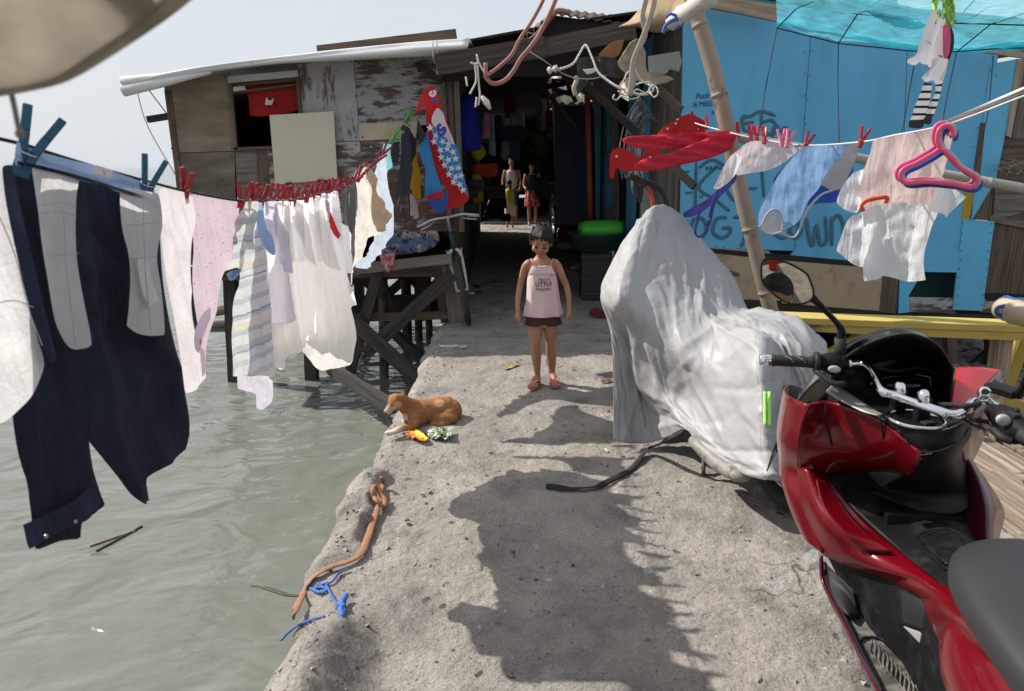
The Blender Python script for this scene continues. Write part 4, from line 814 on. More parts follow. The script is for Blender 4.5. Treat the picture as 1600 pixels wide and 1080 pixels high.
# yellow rail / bench
m_yel=wood('worn_yellow_paint',(.10,.08,.05),(.2,.16,.1),peel=(.52,.40,.11),pthr=.39,ps=2.2)
rl_=thing('yellow_railing',(2.8,4.1,0),'worn yellow timber railing with angled braces behind the scooter','railing')
a=G(1166,494,.58); b_=G(1660,512,.58)
mb=MB(); mb.bar(a,b_,.17,.04,(0,0,1)); mb.build('top_board',m_yel,rl_,bevel=.004)
mb=MB(); mb.bar(a+V3(.06,-.07,-.045),b_+V3(0,-.07,-.045),.025,.045,(0,0,1)); mb.build('top_board',m_yel,rl_)
def between(t): return a+(b_-a)*t
for t_ in (.06,.83,.97):
    p=between(t_); mb=MB(); mb.bar(p+V3(0,0,-.03),V3(p.x+.03,p.y,-.1),.08,.08,(0,1,0)); mb.build('post',m_yel if t_!=.83 else w_pale,rl_)
for t0,t1,z0,z1 in ((.02,.44,-.08,.40),(.50,.98,.44,.05)):
    p,q=between(t0),between(t1); mb=MB(); mb.bar((p.x,p.y+.03,z0 if z0>0 else .02),(q.x,q.y+.03,z1+.1 if t0<.3 else z1),.05,.07,(0,0,1)); mb.build('brace',m_yel,rl_)
mb=MB(); mb.bar(G(1600,520,.5),G(1556,640,.0),.07,.07,(0,1,0)); mb.build('brace',m_yel,rl_)
# rubble bank beyond the deck
ys=np.linspace(4.5,9.,60); xs=np.linspace(1.95,8.5,110); XX,YY=np.meshgrid(xs,ys)
ZZ=-.62+.10*fbm(XX*2.,YY*2.,3,77)+.11*np.abs(fbm(XX*6,YY*6,3,78))
mb=MB(); mb.grid(np.stack([XX,YY,ZZ],-1)); m_rub=M('rubble',(.16,.15,.135),var=.6,vs=14,bump=1,bs=30,bdist=.03,col2=(.32,.31,.29),thr=.57,s2=18,col3=(.05,.05,.045),thr3=.55,s3=12)
tag(mb.build('rubble_bank',m_rub,smooth=True),kind='structure')
# bamboo
def bamboo(name,pts,r,mat,label,nodes=.33,grp=None,cap=None):
    q=cr(pts,10); L=np.cumsum([0]+[np.linalg.norm(q[i+1]-q[i]) for i in range(len(q)-1)])
    ts=list(np.arange(0,L[-1],.03)); nd=list(np.arange(.12,L[-1],nodes))
    for n_ in nd: ts+= [n_-.014,n_-.006,n_,n_+.006,n_+.014]
    ts=sorted(ts); Q=[[np.interp(t,L,[p[k] for p in q]) for k in range(3)] for t in ts]
    rr=[]
    for t in ts:
        dd=min([abs(t-n_) for n_ in nd]+[9]); rr.append(r*(1+.02*vnoise(t*4,0.,3))*(1+.13*math.exp(-(dd/.008)**2)-.04*math.exp(-((dd-.014)/.005)**2)))
    mb=MB(); mb.tube(Q,[float(x) for x in rr],16); o=mb.build(name,mat,smooth=True); return tag(o,label,'bamboo pole',grp)
m_bam=M('dry_bamboo',(.27,.21,.165),rough=.55,var=.25,vs=5,scale=(1,1,.5),col2=(.13,.095,.075),thr=.62,s2=7,bump=.2,bs=40); m_bam2=M('pale_bamboo',(.46,.38,.27),rough=.5,var=.15,vs=6,col2=(.25,.2,.14),thr=.62,s2=8,bump=.15); m_bam3=M('grey_bamboo',(.30,.28,.25),rough=.5,var=.2,vs=6,bump=.15)
bamboo('bamboo_pole',[P(1084,8,4.45),P(1120,130,4.4),P(1160,310,4.35),P(1208,500,4.3),P(1245,640,4.3)],.047,m_bam,'upright leaning bamboo pole in front of the blue wall',.42)
bamboo('bamboo_pole',[P(1052,34,4.25),P(1112,-8,3.8)],.048,M('whitish_bamboo',(.55,.52,.48),rough=.5,var=.15,vs=5),'whitish bamboo stub at top of the leaning pole, bound with blue twine',.3)
bamboo('bamboo_pole',[P(1135,212,4.55),P(1300,240,4.5),P(1450,268,4.4),P(1640,302,4.2)],.03,m_bam3,'long grey bamboo pole running level behind the right washing',.5)
bamboo('bamboo_pole',[P(1568,482,3.6),P(1640,505,3.2)],.06,m_bam2,'thick pale bamboo end lying on the yellow railing',.25)
mb=MB()
for k in range(3): mb.tube([P(1572+k*5,482+k*1.5,3.58)+V3(0,.0,0)+Vector((math.sin(a_)*.0,math.cos(a_)*.064,math.sin(a_)*.064)) for a_ in np.linspace(0,6.28,18)],.007,6)
mb.tube(cr([P(1570,478,3.5),P(1558,482,3.5),P(1560,492,3.5),P(1575,494,3.5)],5),.01,6)
tag(mb.build('blue_binding',M('blue_twine',(.04,.09,.35)),smooth=True),'blue twine wound round the pale bamboo end on the railing','twine')
mb=MB(); 
for k in range(4): mb.tube([P(1062+k*3,30-k*2,4.2-.02*k)+Vector((math.sin(a_)*.02,math.cos(a_)*.052,math.sin(a_)*.052)) for a_ in np.linspace(0,6.28,16)],.007,6)
mb.tube(cr([P(1062,28,4.1),P(1052,32,4.1),P(1040,40,4.1),P(1036,52,4.1)],5),.01,6); mb.tube(cr([P(1060,26,4.1),P(1048,22,4.1),P(1040,28,4.1)],5),.008,6)
tag(mb.build('twine_binding',M('blue_twine_b',(.05,.12,.4)),smooth=True),'blue twine bound round the whitish bamboo at top','twine')
# straw on the horizontal pole
mb=MB()
for i in range(40):
    p=P(random.uniform(1560,1605),random.uniform(255,268),6.45); d=Vector((random.uniform(-1,1),random.uniform(-.3,.3),random.uniform(-.5,.5)))*.1; mb.tube([p-d,p+d*.4+V3(0,0,.02),p+d],.004,4)
tag(mb.build('dry_straw',M('straw',(.25,.2,.14))),'dry straw caught against the dark boards at the right',kind='stuff')
# net stretched overhead
m_net=M('turquoise_net',(.12,.44,.52),rough=1,spec=0,var=.35,vs=7,scale=(1,3,1),bump=.1,bs=30,trans=.5,alpha=.2)
nt_=thing('shade_net',P(1400,20,5.),'turquoise mesh net stretched on black cords above the blue wall','net')
rows=[[(1214,40,6.1),(1300,62,6.05),(1400,74,6.),(1500,80,6.),(1560,74,6.),(1650,70,5.9)],
      [(1214,22,5.8),(1300,38,5.7),(1400,52,5.6),(1480,60,5.6),(1560,58,5.6),(1650,45,5.5)],
      [(1213,0,5.4),(1300,14,5.3),(1400,28,5.2),(1480,30,5.1),(1560,30,5.1),(1650,18,5.)],
      [(1212,-40,4.6),(1300,-30,4.5),(1400,-20,4.4),(1480,-25,4.3),(1560,-20,4.3),(1650,-30,4.3)]]
A=cr2([[P(*q) for q in r_] for r_ in rows],14,10); A[...,2]+=.03*fbm(A[...,0]*7,A[...,1]*4,3,5)
mb=MB(); mb.grid(A,(4,2)); mb.build('mesh_sheet',m_net,nt_,smooth=True)
rows=[[(1214,44,6.05),(1260,40,6.),(1330,60,5.95),(1420,78,5.95),(1500,82,5.95),(1640,78,5.85)],[(1214,30,6.),(1260,28,5.95),(1330,50,5.9),(1420,64,5.9),(1500,72,5.9),(1640,58,5.8)]]
A=cr2([[P(*q) for q in r_] for r_ in rows],14,8); A[...,1]+=.04*fbm(A[...,0]*8,A[...,2]*12,3,6)
mb=MB(); mb.grid(A,(4,.4)); mb.build('gathered_hem',M('turquoise_net_dense',(.03,.42,.50),var=.4,vs=9,scale=(.6,3,3),rough=1,spec=0,trans=.5,alpha=.55,bump=.15,bs=25),nt_,smooth=True)
rows=[[(1320,-12,5.2),(1360,-12,5.2),(1405,-12,5.2)],[(1340,10,5.2),(1372,12,5.2),(1404,10,5.2)],[(1375,30,5.2),(1398,34,5.2),(1430,30,5.2)],[(1400,42,5.3),(1430,46,5.3),(1455,40,5.3)]]
A=cr2([[P(*q) for q in r_] for r_ in rows],8,10); A[...,1]+=.05*fbm(A[...,0]*12,A[...,2]*6,3,8)
mb=MB(); mb.grid(A,(1,1)); mb.build('slack_fold',M('turquoise_net_fold',(.015,.27,.36),var=.4,vs=9,rough=1,spec=0,trans=.5,alpha=.45,bump=.15,bs=25),nt_,smooth=True)
def cords(name,segs,parent,r=.005,mat=None):
    for q in segs:
        mb=MB(); mb.tube([P(*p) for p in q],r,5); mb.build(name,mat or m_black,parent)
cords('cord',[[(1214,44,6.04),(1310,68,5.97),(1425,80,5.92),(1495,81,5.9),(1560,76,5.9),(1650,74,5.8)],[(1200,0,5.4),(1252,6,5.4),(1340,22,5.3),(1380,25,5.25)],[(1310,68,5.97),(1340,22,5.3),(1385,-5,4.9)],[(1214,44,6.),(1252,6,5.4),(1262,-8,5.2)],[(1495,81,5.9),(1548,38,5.2),(1650,5,4.9)],[(1485,36,5.2),(1548,38,5.2),(1650,41,5.2)],[(1490,36,5.2),(1530,-8,4.8)]],nt_)
def peg_simple(c,d1,mat,parent=None,s=1.,label=None,grp=None,tilt=0.,roll=0.):
    pass
cords('tie_cord',[[(1214,44,6.04),(1196,140,5.6),(1183,222,4.5)],[(1310,68,5.97),(1309,120,5.8),(1311,222,4.6)],[(1495,81,5.9),(1480,150,5.5),(1470,205,3.6)],[(1430,92,5.9),(1418,160,5.6),(1406,225,4.6)],[(1552,88,5.9),(1545,170,5.4),(1530,240,5.)],[(1602,110,5.2),(1580,220,4.8),(1562,280,4.3),(1560,290,4.3)]],nt_,.004)
# ================================================================ LEFT WASHING LINE (runs beside the pier at x = -.88)
XL=-.88
LP_=[(-160,190),(-60,205),(30,224),(100,246),(160,264),(240,286),(300,301),(375,314),(460,313),(530,296),(556,283),(580,262),(605,232),(628,198),(648,172),(668,142),(684,127)]
def lp(px):
    y=np.interp(px,[a for a,_ in LP_],[b for _,b in LP_]); return PX(px,y,XL)
mb=MB(); q=[lp(x) for x in (-160,-60,30,60,100,160,240,300,375,420,460,500,530,556,580,605,628,648,668)]+[P(684,127,YW-.36)]
mb.tube(cr(q,4),.0035,6); tag(mb.build('clothes_line',m_black,smooth=True),'black cord clothes line running beside the pier to the shed','clothes line')
A90=R(90)
def cl(name,ol,anchor,ang,mat,parent=None,dx=0.,**k):
    o=lp(anchor)+V3(dx,0,0); return cloth(name,ol,o,ang,mat,parent,**k)
# --- capri trousers turned inside out
def denim(n,c,c2): return M(n,c,fb=.6,rough=.9,var=.35,vs=9,bump=.6,bs=22,bdist=.012,col2=c2,thr=.62,s2=4,sharp=.15,trans=.05)
m_den=denim('navy_denim',(.006,.008,.021),(.014,.019,.038)); m_den2=denim('seam_denim',(.012,.018,.045),(.05,.06,.10))
m_chino=M('grey_white_cotton',fb=.6,col=(.86,.83,.83),var=.12,vs=6,bump=.6,bs=22,bdist=.01,trans=.45,col2=(.74,.70,.69),thr=.62,s2=3,sharp=.12)
m_wband=M('pale_denim_waistband',(.27,.38,.60),var=.2,vs=14,bump=.3,bs=240,trans=.1)
t=thing('capri_trousers',lp(140),'navy capri trousers inside out with grey white pockets, pinned by blue pegs','trousers')
cl('leg_cloth',[(18,262),(60,258),(130,275),(200,296),(245,305),(251,360),(255,440),(268,520),(284,590),(297,650),(298,702),(272,720),(245,738),(234,750),(238,782),(214,788),(196,774),(178,745),(158,715),(140,690),(146,730),(158,770),(166,790),(142,808),(134,818),(133,842),(92,846),(48,858),(40,800),(28,730),(22,660),(15,560),(8,440),(8,330)],140,A90,m_den,t,puff=.02,fold=.022,fk=16,wr=.006,step=.02,seed=3,crk=.01)
cl('waistband',[(26,222),(60,236),(110,250),(160,262),(205,276),(246,291),(251,308),(248,316),(200,303),(150,290),(100,273),(60,262),(24,258),(22,240)],140,A90,m_wband,t,dx=.028,puff=.008,fold=.012,fk=14,seed=3,step=.012)
mb=MB()
for dy in (17,20): mb.tube(cr([lp(150)*0+PX(x,y+dy,XL+.047) for x,y in ((28,236),(62,243),(110,255),(160,270),(205,284),(246,297))],5),.0018,5)
mb.build('stitching',m_den,t)
mb=MB(); m_seam=M('seam_thread',(.36,.35,.36),bump=0)
for q,dx_ in (([(58,322),(92,316),(120,322)],.062),([(62,334),(92,330),(119,338)],.062),([(72,400),(95,398),(122,396)],.062),([(100,340),(104,420),(118,540)],.062),([(200,352),(222,350),(246,346)],.062),([(204,404),(226,402),(246,400)],.062),([(224,300),(226,400),(236,520)],.062),([(0,340),(24,400),(44,480),(66,540)],.066),([(-30,480),(20,470),(52,480)],.066)):
    mb=MB(); mb.tube(cr([PX(x,y,XL+dx_) for x,y in q],5),.0009,5); mb.build('seam',m_seam,t)
cl('pocket_bag',[(50,262),(90,268),(126,282),(120,330),(122,400),(133,470),(141,520),(141,542),(118,546),(104,534),(88,500),(76,440),(66,380),(60,330)],90,A90,m_chino,t,dx=.045,puff=.008,fold=.012,fk=18,seed=5,crk=.004)
cl('pocket_bag',[(190,293),(222,298),(246,305),(252,345),(246,400),(256,450),(263,500),(262,520),(236,525),(214,518),(201,508),(207,450),(204,400),(192,350)],220,A90,m_chino,t,dx=.045,puff=.008,fold=.012,fk=22,seed=6,crk=.004)
cl('pocket_bag',[(-60,300),(0,292),(16,330),(30,400),(48,470),(66,530),(78,570),(60,612),(34,640),(10,660),(-60,676)],20,A90,m_chino,t,dx=.05,puff=.01,fold=.014,fk=14,seed=7,crk=.005)
cl('seam_band',[(4,262),(20,258),(34,330),(50,400),(70,480),(86,540),(92,562),(80,568),(62,530),(40,460),(24,390),(10,320)],30,A90,m_den2,t,dx=.062,puff=.006,fold=.006,fk=30,seed=8,wr=.003,step=.011)
cl('pocket_seam',[(214,400),(226,402),(236,440),(246,470),(234,480),(222,450)],222,A90,m_chino,t,dx=.06,puff=.004,fold=.004,seed=9)
cl('label',[(146,258),(176,266),(176,279),(146,271)],160,A90,M('white_label',(.6,.55,.55),col3=(.5,.12,.12),thr3=.62,s3=60),t,dx=.052,puff=.002,fold=0,wr=0,smooth_n=1)
cl('cuff',[(36,820),(90,795),(150,762),(166,788),(140,808),(90,832),(46,858)],80,A90,m_den2,t,dx=.03,puff=.008,fold=.01,fk=16,seed=3)
mb=MB()
for x,y in ((118,815),(72,838)): mb.ell(PX(x,y,XL+.055),(.003,.004,.004),nu=8,nv=5)
mb.build('rivet',m_steel,t)
# --- the pyjama pieces
m_pink=M('pale_pink_print',fb=.5,col=(.72,.58,.64),var=.06,vs=6,trans=.45,col3=(.75,.22,.32),thr3=.17,s3=42,bump=.2,bs=160,rough=.9)
m_pinkw=M('thin_white_cotton',fb=.6,col=(.78,.72,.73),var=.07,vs=7,trans=.5,col3=(.8,.38,.45),thr3=.11,s3=34,bump=.2,bs=160,rough=.9)
o=cl('pyjama_top',[(252,300),(266,294),(298,299),(304,330),(302,420),(306,520),(326,560),(324,590),(312,606),(298,614),(290,570),(276,500),(262,440),(252,380)],280,A90,m_pinkw,None,puff=.012,fold=.025,fk=26,seed=2,crk=.008); tag(o,'thin white pyjama top with red dots beside the capri trousers','pyjamas')
o=cl('cot_sheet',[(300,303),(340,309),(376,315),(374,345),(362,390),(352,430),(346,470),(336,500),(322,540),(316,572),(306,590),(302,520),(298,420)],340,A90,m_pink,None,puff=.005,fold=.018,fk=16,seed=4,dx=-.02); tag(o,'pale pink sheet with faint print stretched between two pegs','sheet')
o=cl('bib',[(312,500),(320,488),(330,480),(332,490),(322,520),(312,552),(304,540),(306,515)],320,A90,M('pink_bib',(.7,.6,.7),trans=.4,col3=(.8,.2,.3),thr3=.3,s3=30),None,dx=.05,puff=.006,fold=.008,fk=40,seed=5); tag(o,'small lilac strap end folded in front of the pink sheet','cloth')
# --- shirts hung edge on, one behind the other
def wfab(n,c,**k): return M(n,c,fb=.7,rough=.9,var=.07,vs=7,bump=.55,bs=16,bdist=.012,trans=.52,scale=(1,1,.45),col2=tuple(x*.86 for x in c),thr=.62,s2=3.5,sharp=.15,**k)
m_w=[wfab('white_cotton_%d'%i,c) for i,c in enumerate([(.86,.83,.84),(.85,.81,.79),(.83,.82,.86),(.88,.87,.88)])]
m_lav=wfab('lavender_white',(.70,.67,.75)); m_crm=wfab('creamy_white',(.82,.76,.71))
m_str=wfab('striped_grey_cotton',(.68,.68,.67),stripes=[(1,19.,.38,(.50,.51,.54)),(1,8.1,.05,(.28,.33,.46)),(1,5.,.12,(.68,.62,.54))])
AS=R(80)
def shirt(parts,anchor,label='',ang=AS,name='shirt',cat='shirt',grp='shirts pegged in a row on the left line',dx=0):
    if anchor==398: dx=-.035
    t=thing(name,lp(anchor),label,cat,grp)
    if name=='shirt' and anchor!=398 or anchor in (522,546):
        y0=float(np.interp(anchor,[a for a,_ in LP_],[b for _,b in LP_])); w0=9 if anchor<500 else 7
        parts=parts+[('shoulder',[(anchor-w0,y0+2),(anchor+w0,y0+1),(anchor+w0+2,y0+30),(anchor+w0+1,y0+75),(anchor-w0+2,y0+75),(anchor-w0,y0+30)],parts[0][2],{})]  # strip added at each shirt top to close its ground shadow
    for i,(n,ol,mt,kw) in enumerate(parts):
        k=dict(puff=.010,fold=.018,fk=46,seed=anchor+i,wr=.004,step=.0115,crk=.007); k.update(kw); cl(n,ol,anchor,ang,mt,t,dx=dx+kw.get('dx',0) if 0 else dx+.012*i,**{a:b for a,b in k.items() if a!='dx'})
    return t
shirt([('body',[(386,316),(398,317),(410,370),(420,400),(422,444),(424,500),(430,564),(431,600),(416,588),(396,588),(364,588),(366,540),(370,485),(373,430),(376,380)],m_str,{}),
 ('sleeve',[(386,315),(395,318),(392,360),(386,400),(382,420),(374,418),(356,424),(354,431),(361,393),(373,343)],m_str,dict(fk=60)),
 ('sleeve_cuff',[(354,428),(362,423),(378,421),(374,430),(360,439)],M('slate_blue_cotton',(.17,.23,.40),trans=.2),dict(fold=.004)),
 ('collar',[(398,317),(411,317),(415,348),(428,378),(431,392),(426,399),(412,385),(402,355)],wfab('sky_blue_cotton',(.33,.47,.72)),dict(puff=.008,fold=.006))],392,'grey striped short sleeved shirt with blue collar, first of the shirts')
shirt([('body',[(384,330),(412,330),(420,440),(424,560),(427,606),(426,622),(412,640),(402,636),(402,618),(392,612),(371,606),(372,560),(376,440)],m_lav,dict(fold=.01))],398,'white vest whose ragged hem shows below the striped shirt')
shirt([('body',[(412,318),(426,315),(436,336),(444,380),(456,460),(462,498),(452,507),(424,507),(420,440),(430,400),(416,350)],m_lav,{}),('hem',[(424,506),(446,506),(455,552),(448,568),(436,578),(426,560)],m_crm,{}),('sleeve',[(424,314),(434,322),(446,360),(458,404),(454,426),(446,424),(430,380)],m_lav,{})],424,'lavender tinted shirt directly right of the blue collar')
shirt([('body',[(438,318),(450,317),(456,400),(460,470),(464,520),(466,548),(458,554),(444,556),(440,500),(436,400)],m_w[1],{}),('sleeve',[(440,316),(451,316),(460,350),(474,396),(472,409),(456,408),(444,370)],m_w[3],{})],442,'cream white shirt with a rounded sleeve, third from the striped shirt')
shirt([('body',[(450,330),(470,330),(492,412),(493,518),(482,527),(478,543),(456,552),(440,552),(450,470),(452,400)],m_w[0],{}),('sleeve',[(458,313),(472,318),(482,340),(500,386),(505,408),(490,414),(478,402),(462,356)],m_w[0],{})],464,ang=R(68),label='long white shirt hanging to the same level as the cream ones, middle of the row')
shirt([('body',[(484,330),(505,325),(520,372),(534,424),(546,455),(557,476),(549,482),(558,528),(552,553),(544,570),(503,579),(486,568),(474,545),(482,527),(493,518),(490,414)],m_w[1],dict(fk=26)),('sleeve',[(485,312),(499,312),(517,370),(534,423),(515,418),(503,402),(488,345)],m_w[3],{})],492,ang=R(58),label='widest white shirt with the lowest hem at the right of the row')
shirt([('body',[(502,312),(512,310),(524,340),(540,400),(548,440),(556,476),(544,478),(530,440),(512,380)],m_w[2],{}),('trim',[(502,309),(509,309),(517,334),(532,366),(530,373),(520,364),(510,340)],M('red_trim',(.62,.03,.03),trans=.2),dict(fold=.003,puff=.005))],508,'white shirt with a red neck trim')
shirt([('body',[(514,306),(524,302),(532,342),(544,357),(550,368),(549,424),(534,426),(528,400),(520,360)],m_w[3],{})],522,'white sleeveless vest between red trimmed shirt and grey top',name='vest',cat='vest')
shirt([('body',[(532,296),(556,284),(559,310),(556,345),(552,370),(552,410),(550,449),(546,440),(548,380),(538,356),(534,320)],M('grey_cotton',(.17,.155,.15),trans=.15,var=.2),dict(fk=50)),('stripe',[(540,300),(547,296),(545,350),(540,345)],m_w[1],{}),],546,'grey sleeveless top with a pale stripe left of the furry jacket',name='vest',cat='vest')
m_fur=M('cream_fleece',(.80,.64,.46),rough=.95,var=.15,vs=20,bump=.9,bs=90,bdist=.012,trans=.35)
t=shirt([('body',[(558,286),(566,266),(573,261),(584,272),(592,292),(598,317),(607,336),(604,352),(594,366),(576,372),(566,396),(558,412),(551,446),(549,440),(552,370),(556,330)],m_crm,dict(fold=.02,fk=24)),('fur_trim',[(578,262),(592,280),(588,296),(598,316),(610,336),(604,354),(592,362),(580,330),(582,296),(574,280)],m_fur,dict(puff=.03,wr=.012))],570,'cream jacket with furry trim pegged at the bend of the line',name='jacket',cat='jacket')
shirt([('body',[(588,252),(603,241),(607,290),(612,340),(611,370),(600,388),(584,408),(570,420),(558,414),(582,380),(592,340),(586,300)],M('pale_blue_thin',(.62,.68,.80),trans=.5,var=.12,vs=9,bump=.5,bs=50,bdist=.006),dict(fk=24,fold=.03))],596,'pale blue thin garment right of the furry jacket',name='blouse',cat='blouse')
shirt([('body',[(600,225),(612,226),(610,262),(604,270),(600,255)],M('aqua_ribbon',(.28,.62,.68),trans=.35),dict(fk=50))],603,'small aqua rag tied over the line above the pale blue garment',name='rag',cat='rag')
m_blk=M('black_cotton',(.028,.026,.032),var=.3,trans=.05,rough=.85)
shirt([('body',[(612,226),(624,221),(623,245),(617,260),(611,252)],m_blk,dict(fk=80,fold=.03,wr=.02))],616,'small black frilly piece left of the dark dress',name='rag',cat='rag')
shirt([('body',[(628,196),(639,200),(651,222),(651,236),(643,262),(640,299),(632,303),(626,312),(620,308),(622,280),(627,240)],M('dark_grey_dress',(.05,.048,.062),var=.25),dict(fk=20))],634,'dark grey slip dress with dangling straps',name='dress',cat='dress')
o=None
mb=MB()
for q in ([(624,308),(622,322),(624,332),(628,322),(627,310)],[(634,302),(630,322),(633,338),(639,342),(640,320),(638,304)]): mb.tube(cr([PX(x,y,XL-.01) for x,y in q],5),.006,5)
tag(mb.build('dress_strap',m_blk,smooth=True),'thin dark shoulder straps hanging below the dark grey dress','strap')
shirt([('body',[(640,206),(652,226),(656,244),(668,272),(662,310),(648,308),(641,291),(643,262),(652,240)],M('golden_yellow_cotton',(.72,.36,.02),trans=.3,var=.12),dict(fk=16,fold=.04)),('lining',[(640,302),(649,312),(655,338),(648,342),(640,330)],M('pale_pink_lining',(.7,.6,.6),trans=.3),{})],646,'golden yellow garment behind the dark grey dress',name='shorts',cat='shorts')
shirt([('body',[(641,212),(650,216),(655,228),(651,236),(645,224)],M('red_white_dots',(.55,.03,.05),col3=(.7,.6,.6),thr3=.3,s3=26),{})],648,'red scrap with white dots between dress and towel',name='rag',cat='rag')
o=cl('shadow_sheet',[(388,318),(420,317),(470,314),(505,306),(518,303),(522,350),(522,430),(514,500),(500,530),(470,532),(430,540),(398,556),(380,540),(374,430),(384,360)],460,A90,M('thin_sheet',(.9,.87,.85),trans=.8,bump=0,fb=.4),None,dx=-.06,puff=.01,fold=.02,fk=30,seed=21); tag(o,'long white sheet hanging behind the whole row of shirts','sheet')  # hidden sheet added so the row casts one solid shadow
# --- big towel with stars near the shed
m_tr=M('towel_red',fb=.5,col=(.58,.018,.022),var=.15,trans=.15,bump=.4,bs=140); m_tb=M('towel_blue',fb=.5,col=(.05,.26,.62),var=.12,trans=.15,bump=.4,bs=140); m_tw=M('towel_white',(.72,.68,.70),trans=.2); m_tdb=M('towel_dark_blue',(.03,.09,.36),trans=.1,var=.2)
tw=thing('beach_towel',P(680,140,6.2),'big red and blue beach towel with white stars hanging by the shed corner','towel')
oT=P(690,230,6.25); AT=R(8)
def tw_(n,ol,mt,d,**k):
    kw=dict(puff=.02,fold=.05,fk=9,seed=12,step=.035,wr=.012,crk=.01,conv=.5); kw.update(k); return cloth(n,ol,oT+V3(0,-d,0),AT,mt,tw,**kw)
tw_('red_field',[(649,178),(657,152),(667,138),(676,134),(682,142),(692,171),(702,199),(712,232),(721,262),(732,308),(720,322),(698,329),(699,299),(691,286),(680,262),(671,228),(667,201),(664,165),(656,172)],m_tr,0)
tw_('blue_fold',[(654,228),(668,204),(672,228),(680,262),(692,298),(663,310),(665,266),(659,248)],m_tb,.02)
tw_('blue_fold',[(669,311),(692,306),(700,298),(699,326),(683,333),(672,320)],m_tdb,.03)
tw_('red_hem',[(663,308),(691,297),(692,309),(672,312)],m_tr,.06)
tw_('star_field',[(671,192),(688,210),(713,228),(721,261),(732,308),(720,292),(706,281),(696,262),(681,224)],m_tb,.07,fold=.02)
tw_('white_band',[(676,180),(683,168),(692,176),(697,192),(706,212),(712,229),(697,216),(688,208),(675,192)],m_tw,.075,fold=.015)
tw_('dark_lining',[(652,184),(658,196),(665,212),(660,222),(655,226),(652,206)],m_blk,.09)
def star(mb,c,r,n=(0,-1,0),a0=0.):
    c=Vector(c); p=[]
    for k in range(10):
        a=a0+math.pi/2+k*math.pi/5; rr=r if k%2==0 else r*.42; p.append(c+V3(math.cos(a)*rr,0,math.sin(a)*rr))
    for k in range(10): mb.quad([c+V3(0,-.001,0),p[k],p[(k+1)%10]])
for i,(x,y) in enumerate([(675,201),(684,213),(694,222),(703,226),(681,222),(691,235),(701,233),(710,238),(692,246),(703,250),(714,248),(697,258),(708,263),(718,262),(704,272),(714,276),(722,274),(711,284),(720,288),(725,296)]):
    mb=MB(); star(mb,P(x,y,6.25)+V3(0,-.155,0),.034,a0=random.uniform(-.4,.4)); mb.build('star',m_tw,tw)
mb=MB(); mb.tube(cr([P(x,y,6.07) for x,y in ((689,194),(684,199),(688,204),(694,200),(695,206),(689,211),(684,208))],5),.016,6,flat=.3,nrm=(0,1,0)); mb.build('script_mark',m_tdb,tw)
mb=MB(); mb.tube(cr([P(x,y,6.13) for x,y in ((675,143),(672,147),(676,150),(680,146),(678,141))],5),.012,6,flat=.3,nrm=(0,1,0)); mb.build('script_mark',m_tw,tw)
mb=MB(); mb.bar(P(675,158,6.13),P(683,156,6.13),.03,.004,(0,1,0)); mb.build('script_mark',m_tdb,tw)
# ================================================================ PEGS
def make_peg(mat,s=1.,spread=.24):
    t=bpy.data.objects.new('clothes_peg',None); COL.objects.link(t); t.empty_display_size=.02
    for sg in (-1,1):
        mb=MB(); L=.047*s
        for k,(w_,z0,z1,x0,x1) in enumerate([(.0048,-.026,0,.0035,.005),(.0055,0,.020,.005,.0045+spread*.02),(.0046,.020,.046,.0045+spread*.02,.0045+spread*.046)]):
            mb.bar((sg*x0*s,0,z0*s),(sg*x1*s,0,z1*s),w_*2.4*s,.0085*s,(sg*.99,0,.1)) 
        o=mb.build('jaw',mat,t,bevel=.0012*s); 
    mb=MB(); mb.tube([Vector((math.sin(a)*.010*s,math.cos(a)*.008*s,.002+math.sin(a)*.0*s+math.cos(a*1)*.004*s)) for a in np.linspace(0,6.28,14)],.0011*s,5); mb.build('spring',m_steel,t)
    return t
m_pr=M('dark_red_plastic',(.33,.012,.028),rough=.4,var=.2,vs=30,bump=0); m_pb=M('teal_blue_plastic',(.012,.085,.15),rough=.4,var=.2,vs=30,bump=0); m_pp=M('pink_plastic',(.72,.20,.30),rough=.4,var=.1,bump=0); m_pg=M('green_plastic_peg',(.10,.35,.05),rough=.4,bump=0)
protos={}
def peg(p,kind,rx,ry,rz,label,group,s=1.25):
    if kind not in protos: protos[kind]=make_peg({'r':m_pr,'b':m_pb,'p':m_pp,'g':m_pg}[kind],1.25); t=protos[kind]
    else: t=copy_tree(protos[kind])
    t.location=Vector(p); t.rotation_euler=(rx,ry,rz); t.scale=(s/1.25,)*3; tag(t,label,'clothes peg',group); return t
GP='clothes pegs along the left line'
peg(PX(44,240,XL+.03),'b',R(-8),R(28),R(35),'larger blue peg at the left corner of the capri waistband',GP,1.75)
peg(PX(231,290,XL+.03),'b',R(-8),R(22),R(30),'blue peg at the right corner of the capri waistband',GP,1.5)
where=[(290,'red peg joining white pyjama top and pink sheet'),(378,'red peg at the right corner of the pink sheet'),(396,'red peg on the striped shirt sleeve'),(409,'red peg on the blue collar'),(424,'red peg just right of the blue collar'),(436,'red peg on the cream shirt shoulder'),(447,'red peg between the cream shirt and the long white shirt'),(459,'red peg at the left shoulder of the long white shirt'),(470,'red peg at the right shoulder of the long white shirt'),(480,'red peg left of the widest white shirt'),(489,'red peg on the widest white shirt'),(498,'red peg just before the red trim'),(506,'red peg on the red trimmed neck'),(514,'red peg right of the red trim'),(522,'red peg on the white vest'),(531,'red peg between white vest and grey top'),(541,'red peg on the grey top'),(552,'red peg right of the grey top'),(562,'red peg at the left of the furry jacket'),(572,'red peg at the top of the furry jacket')]
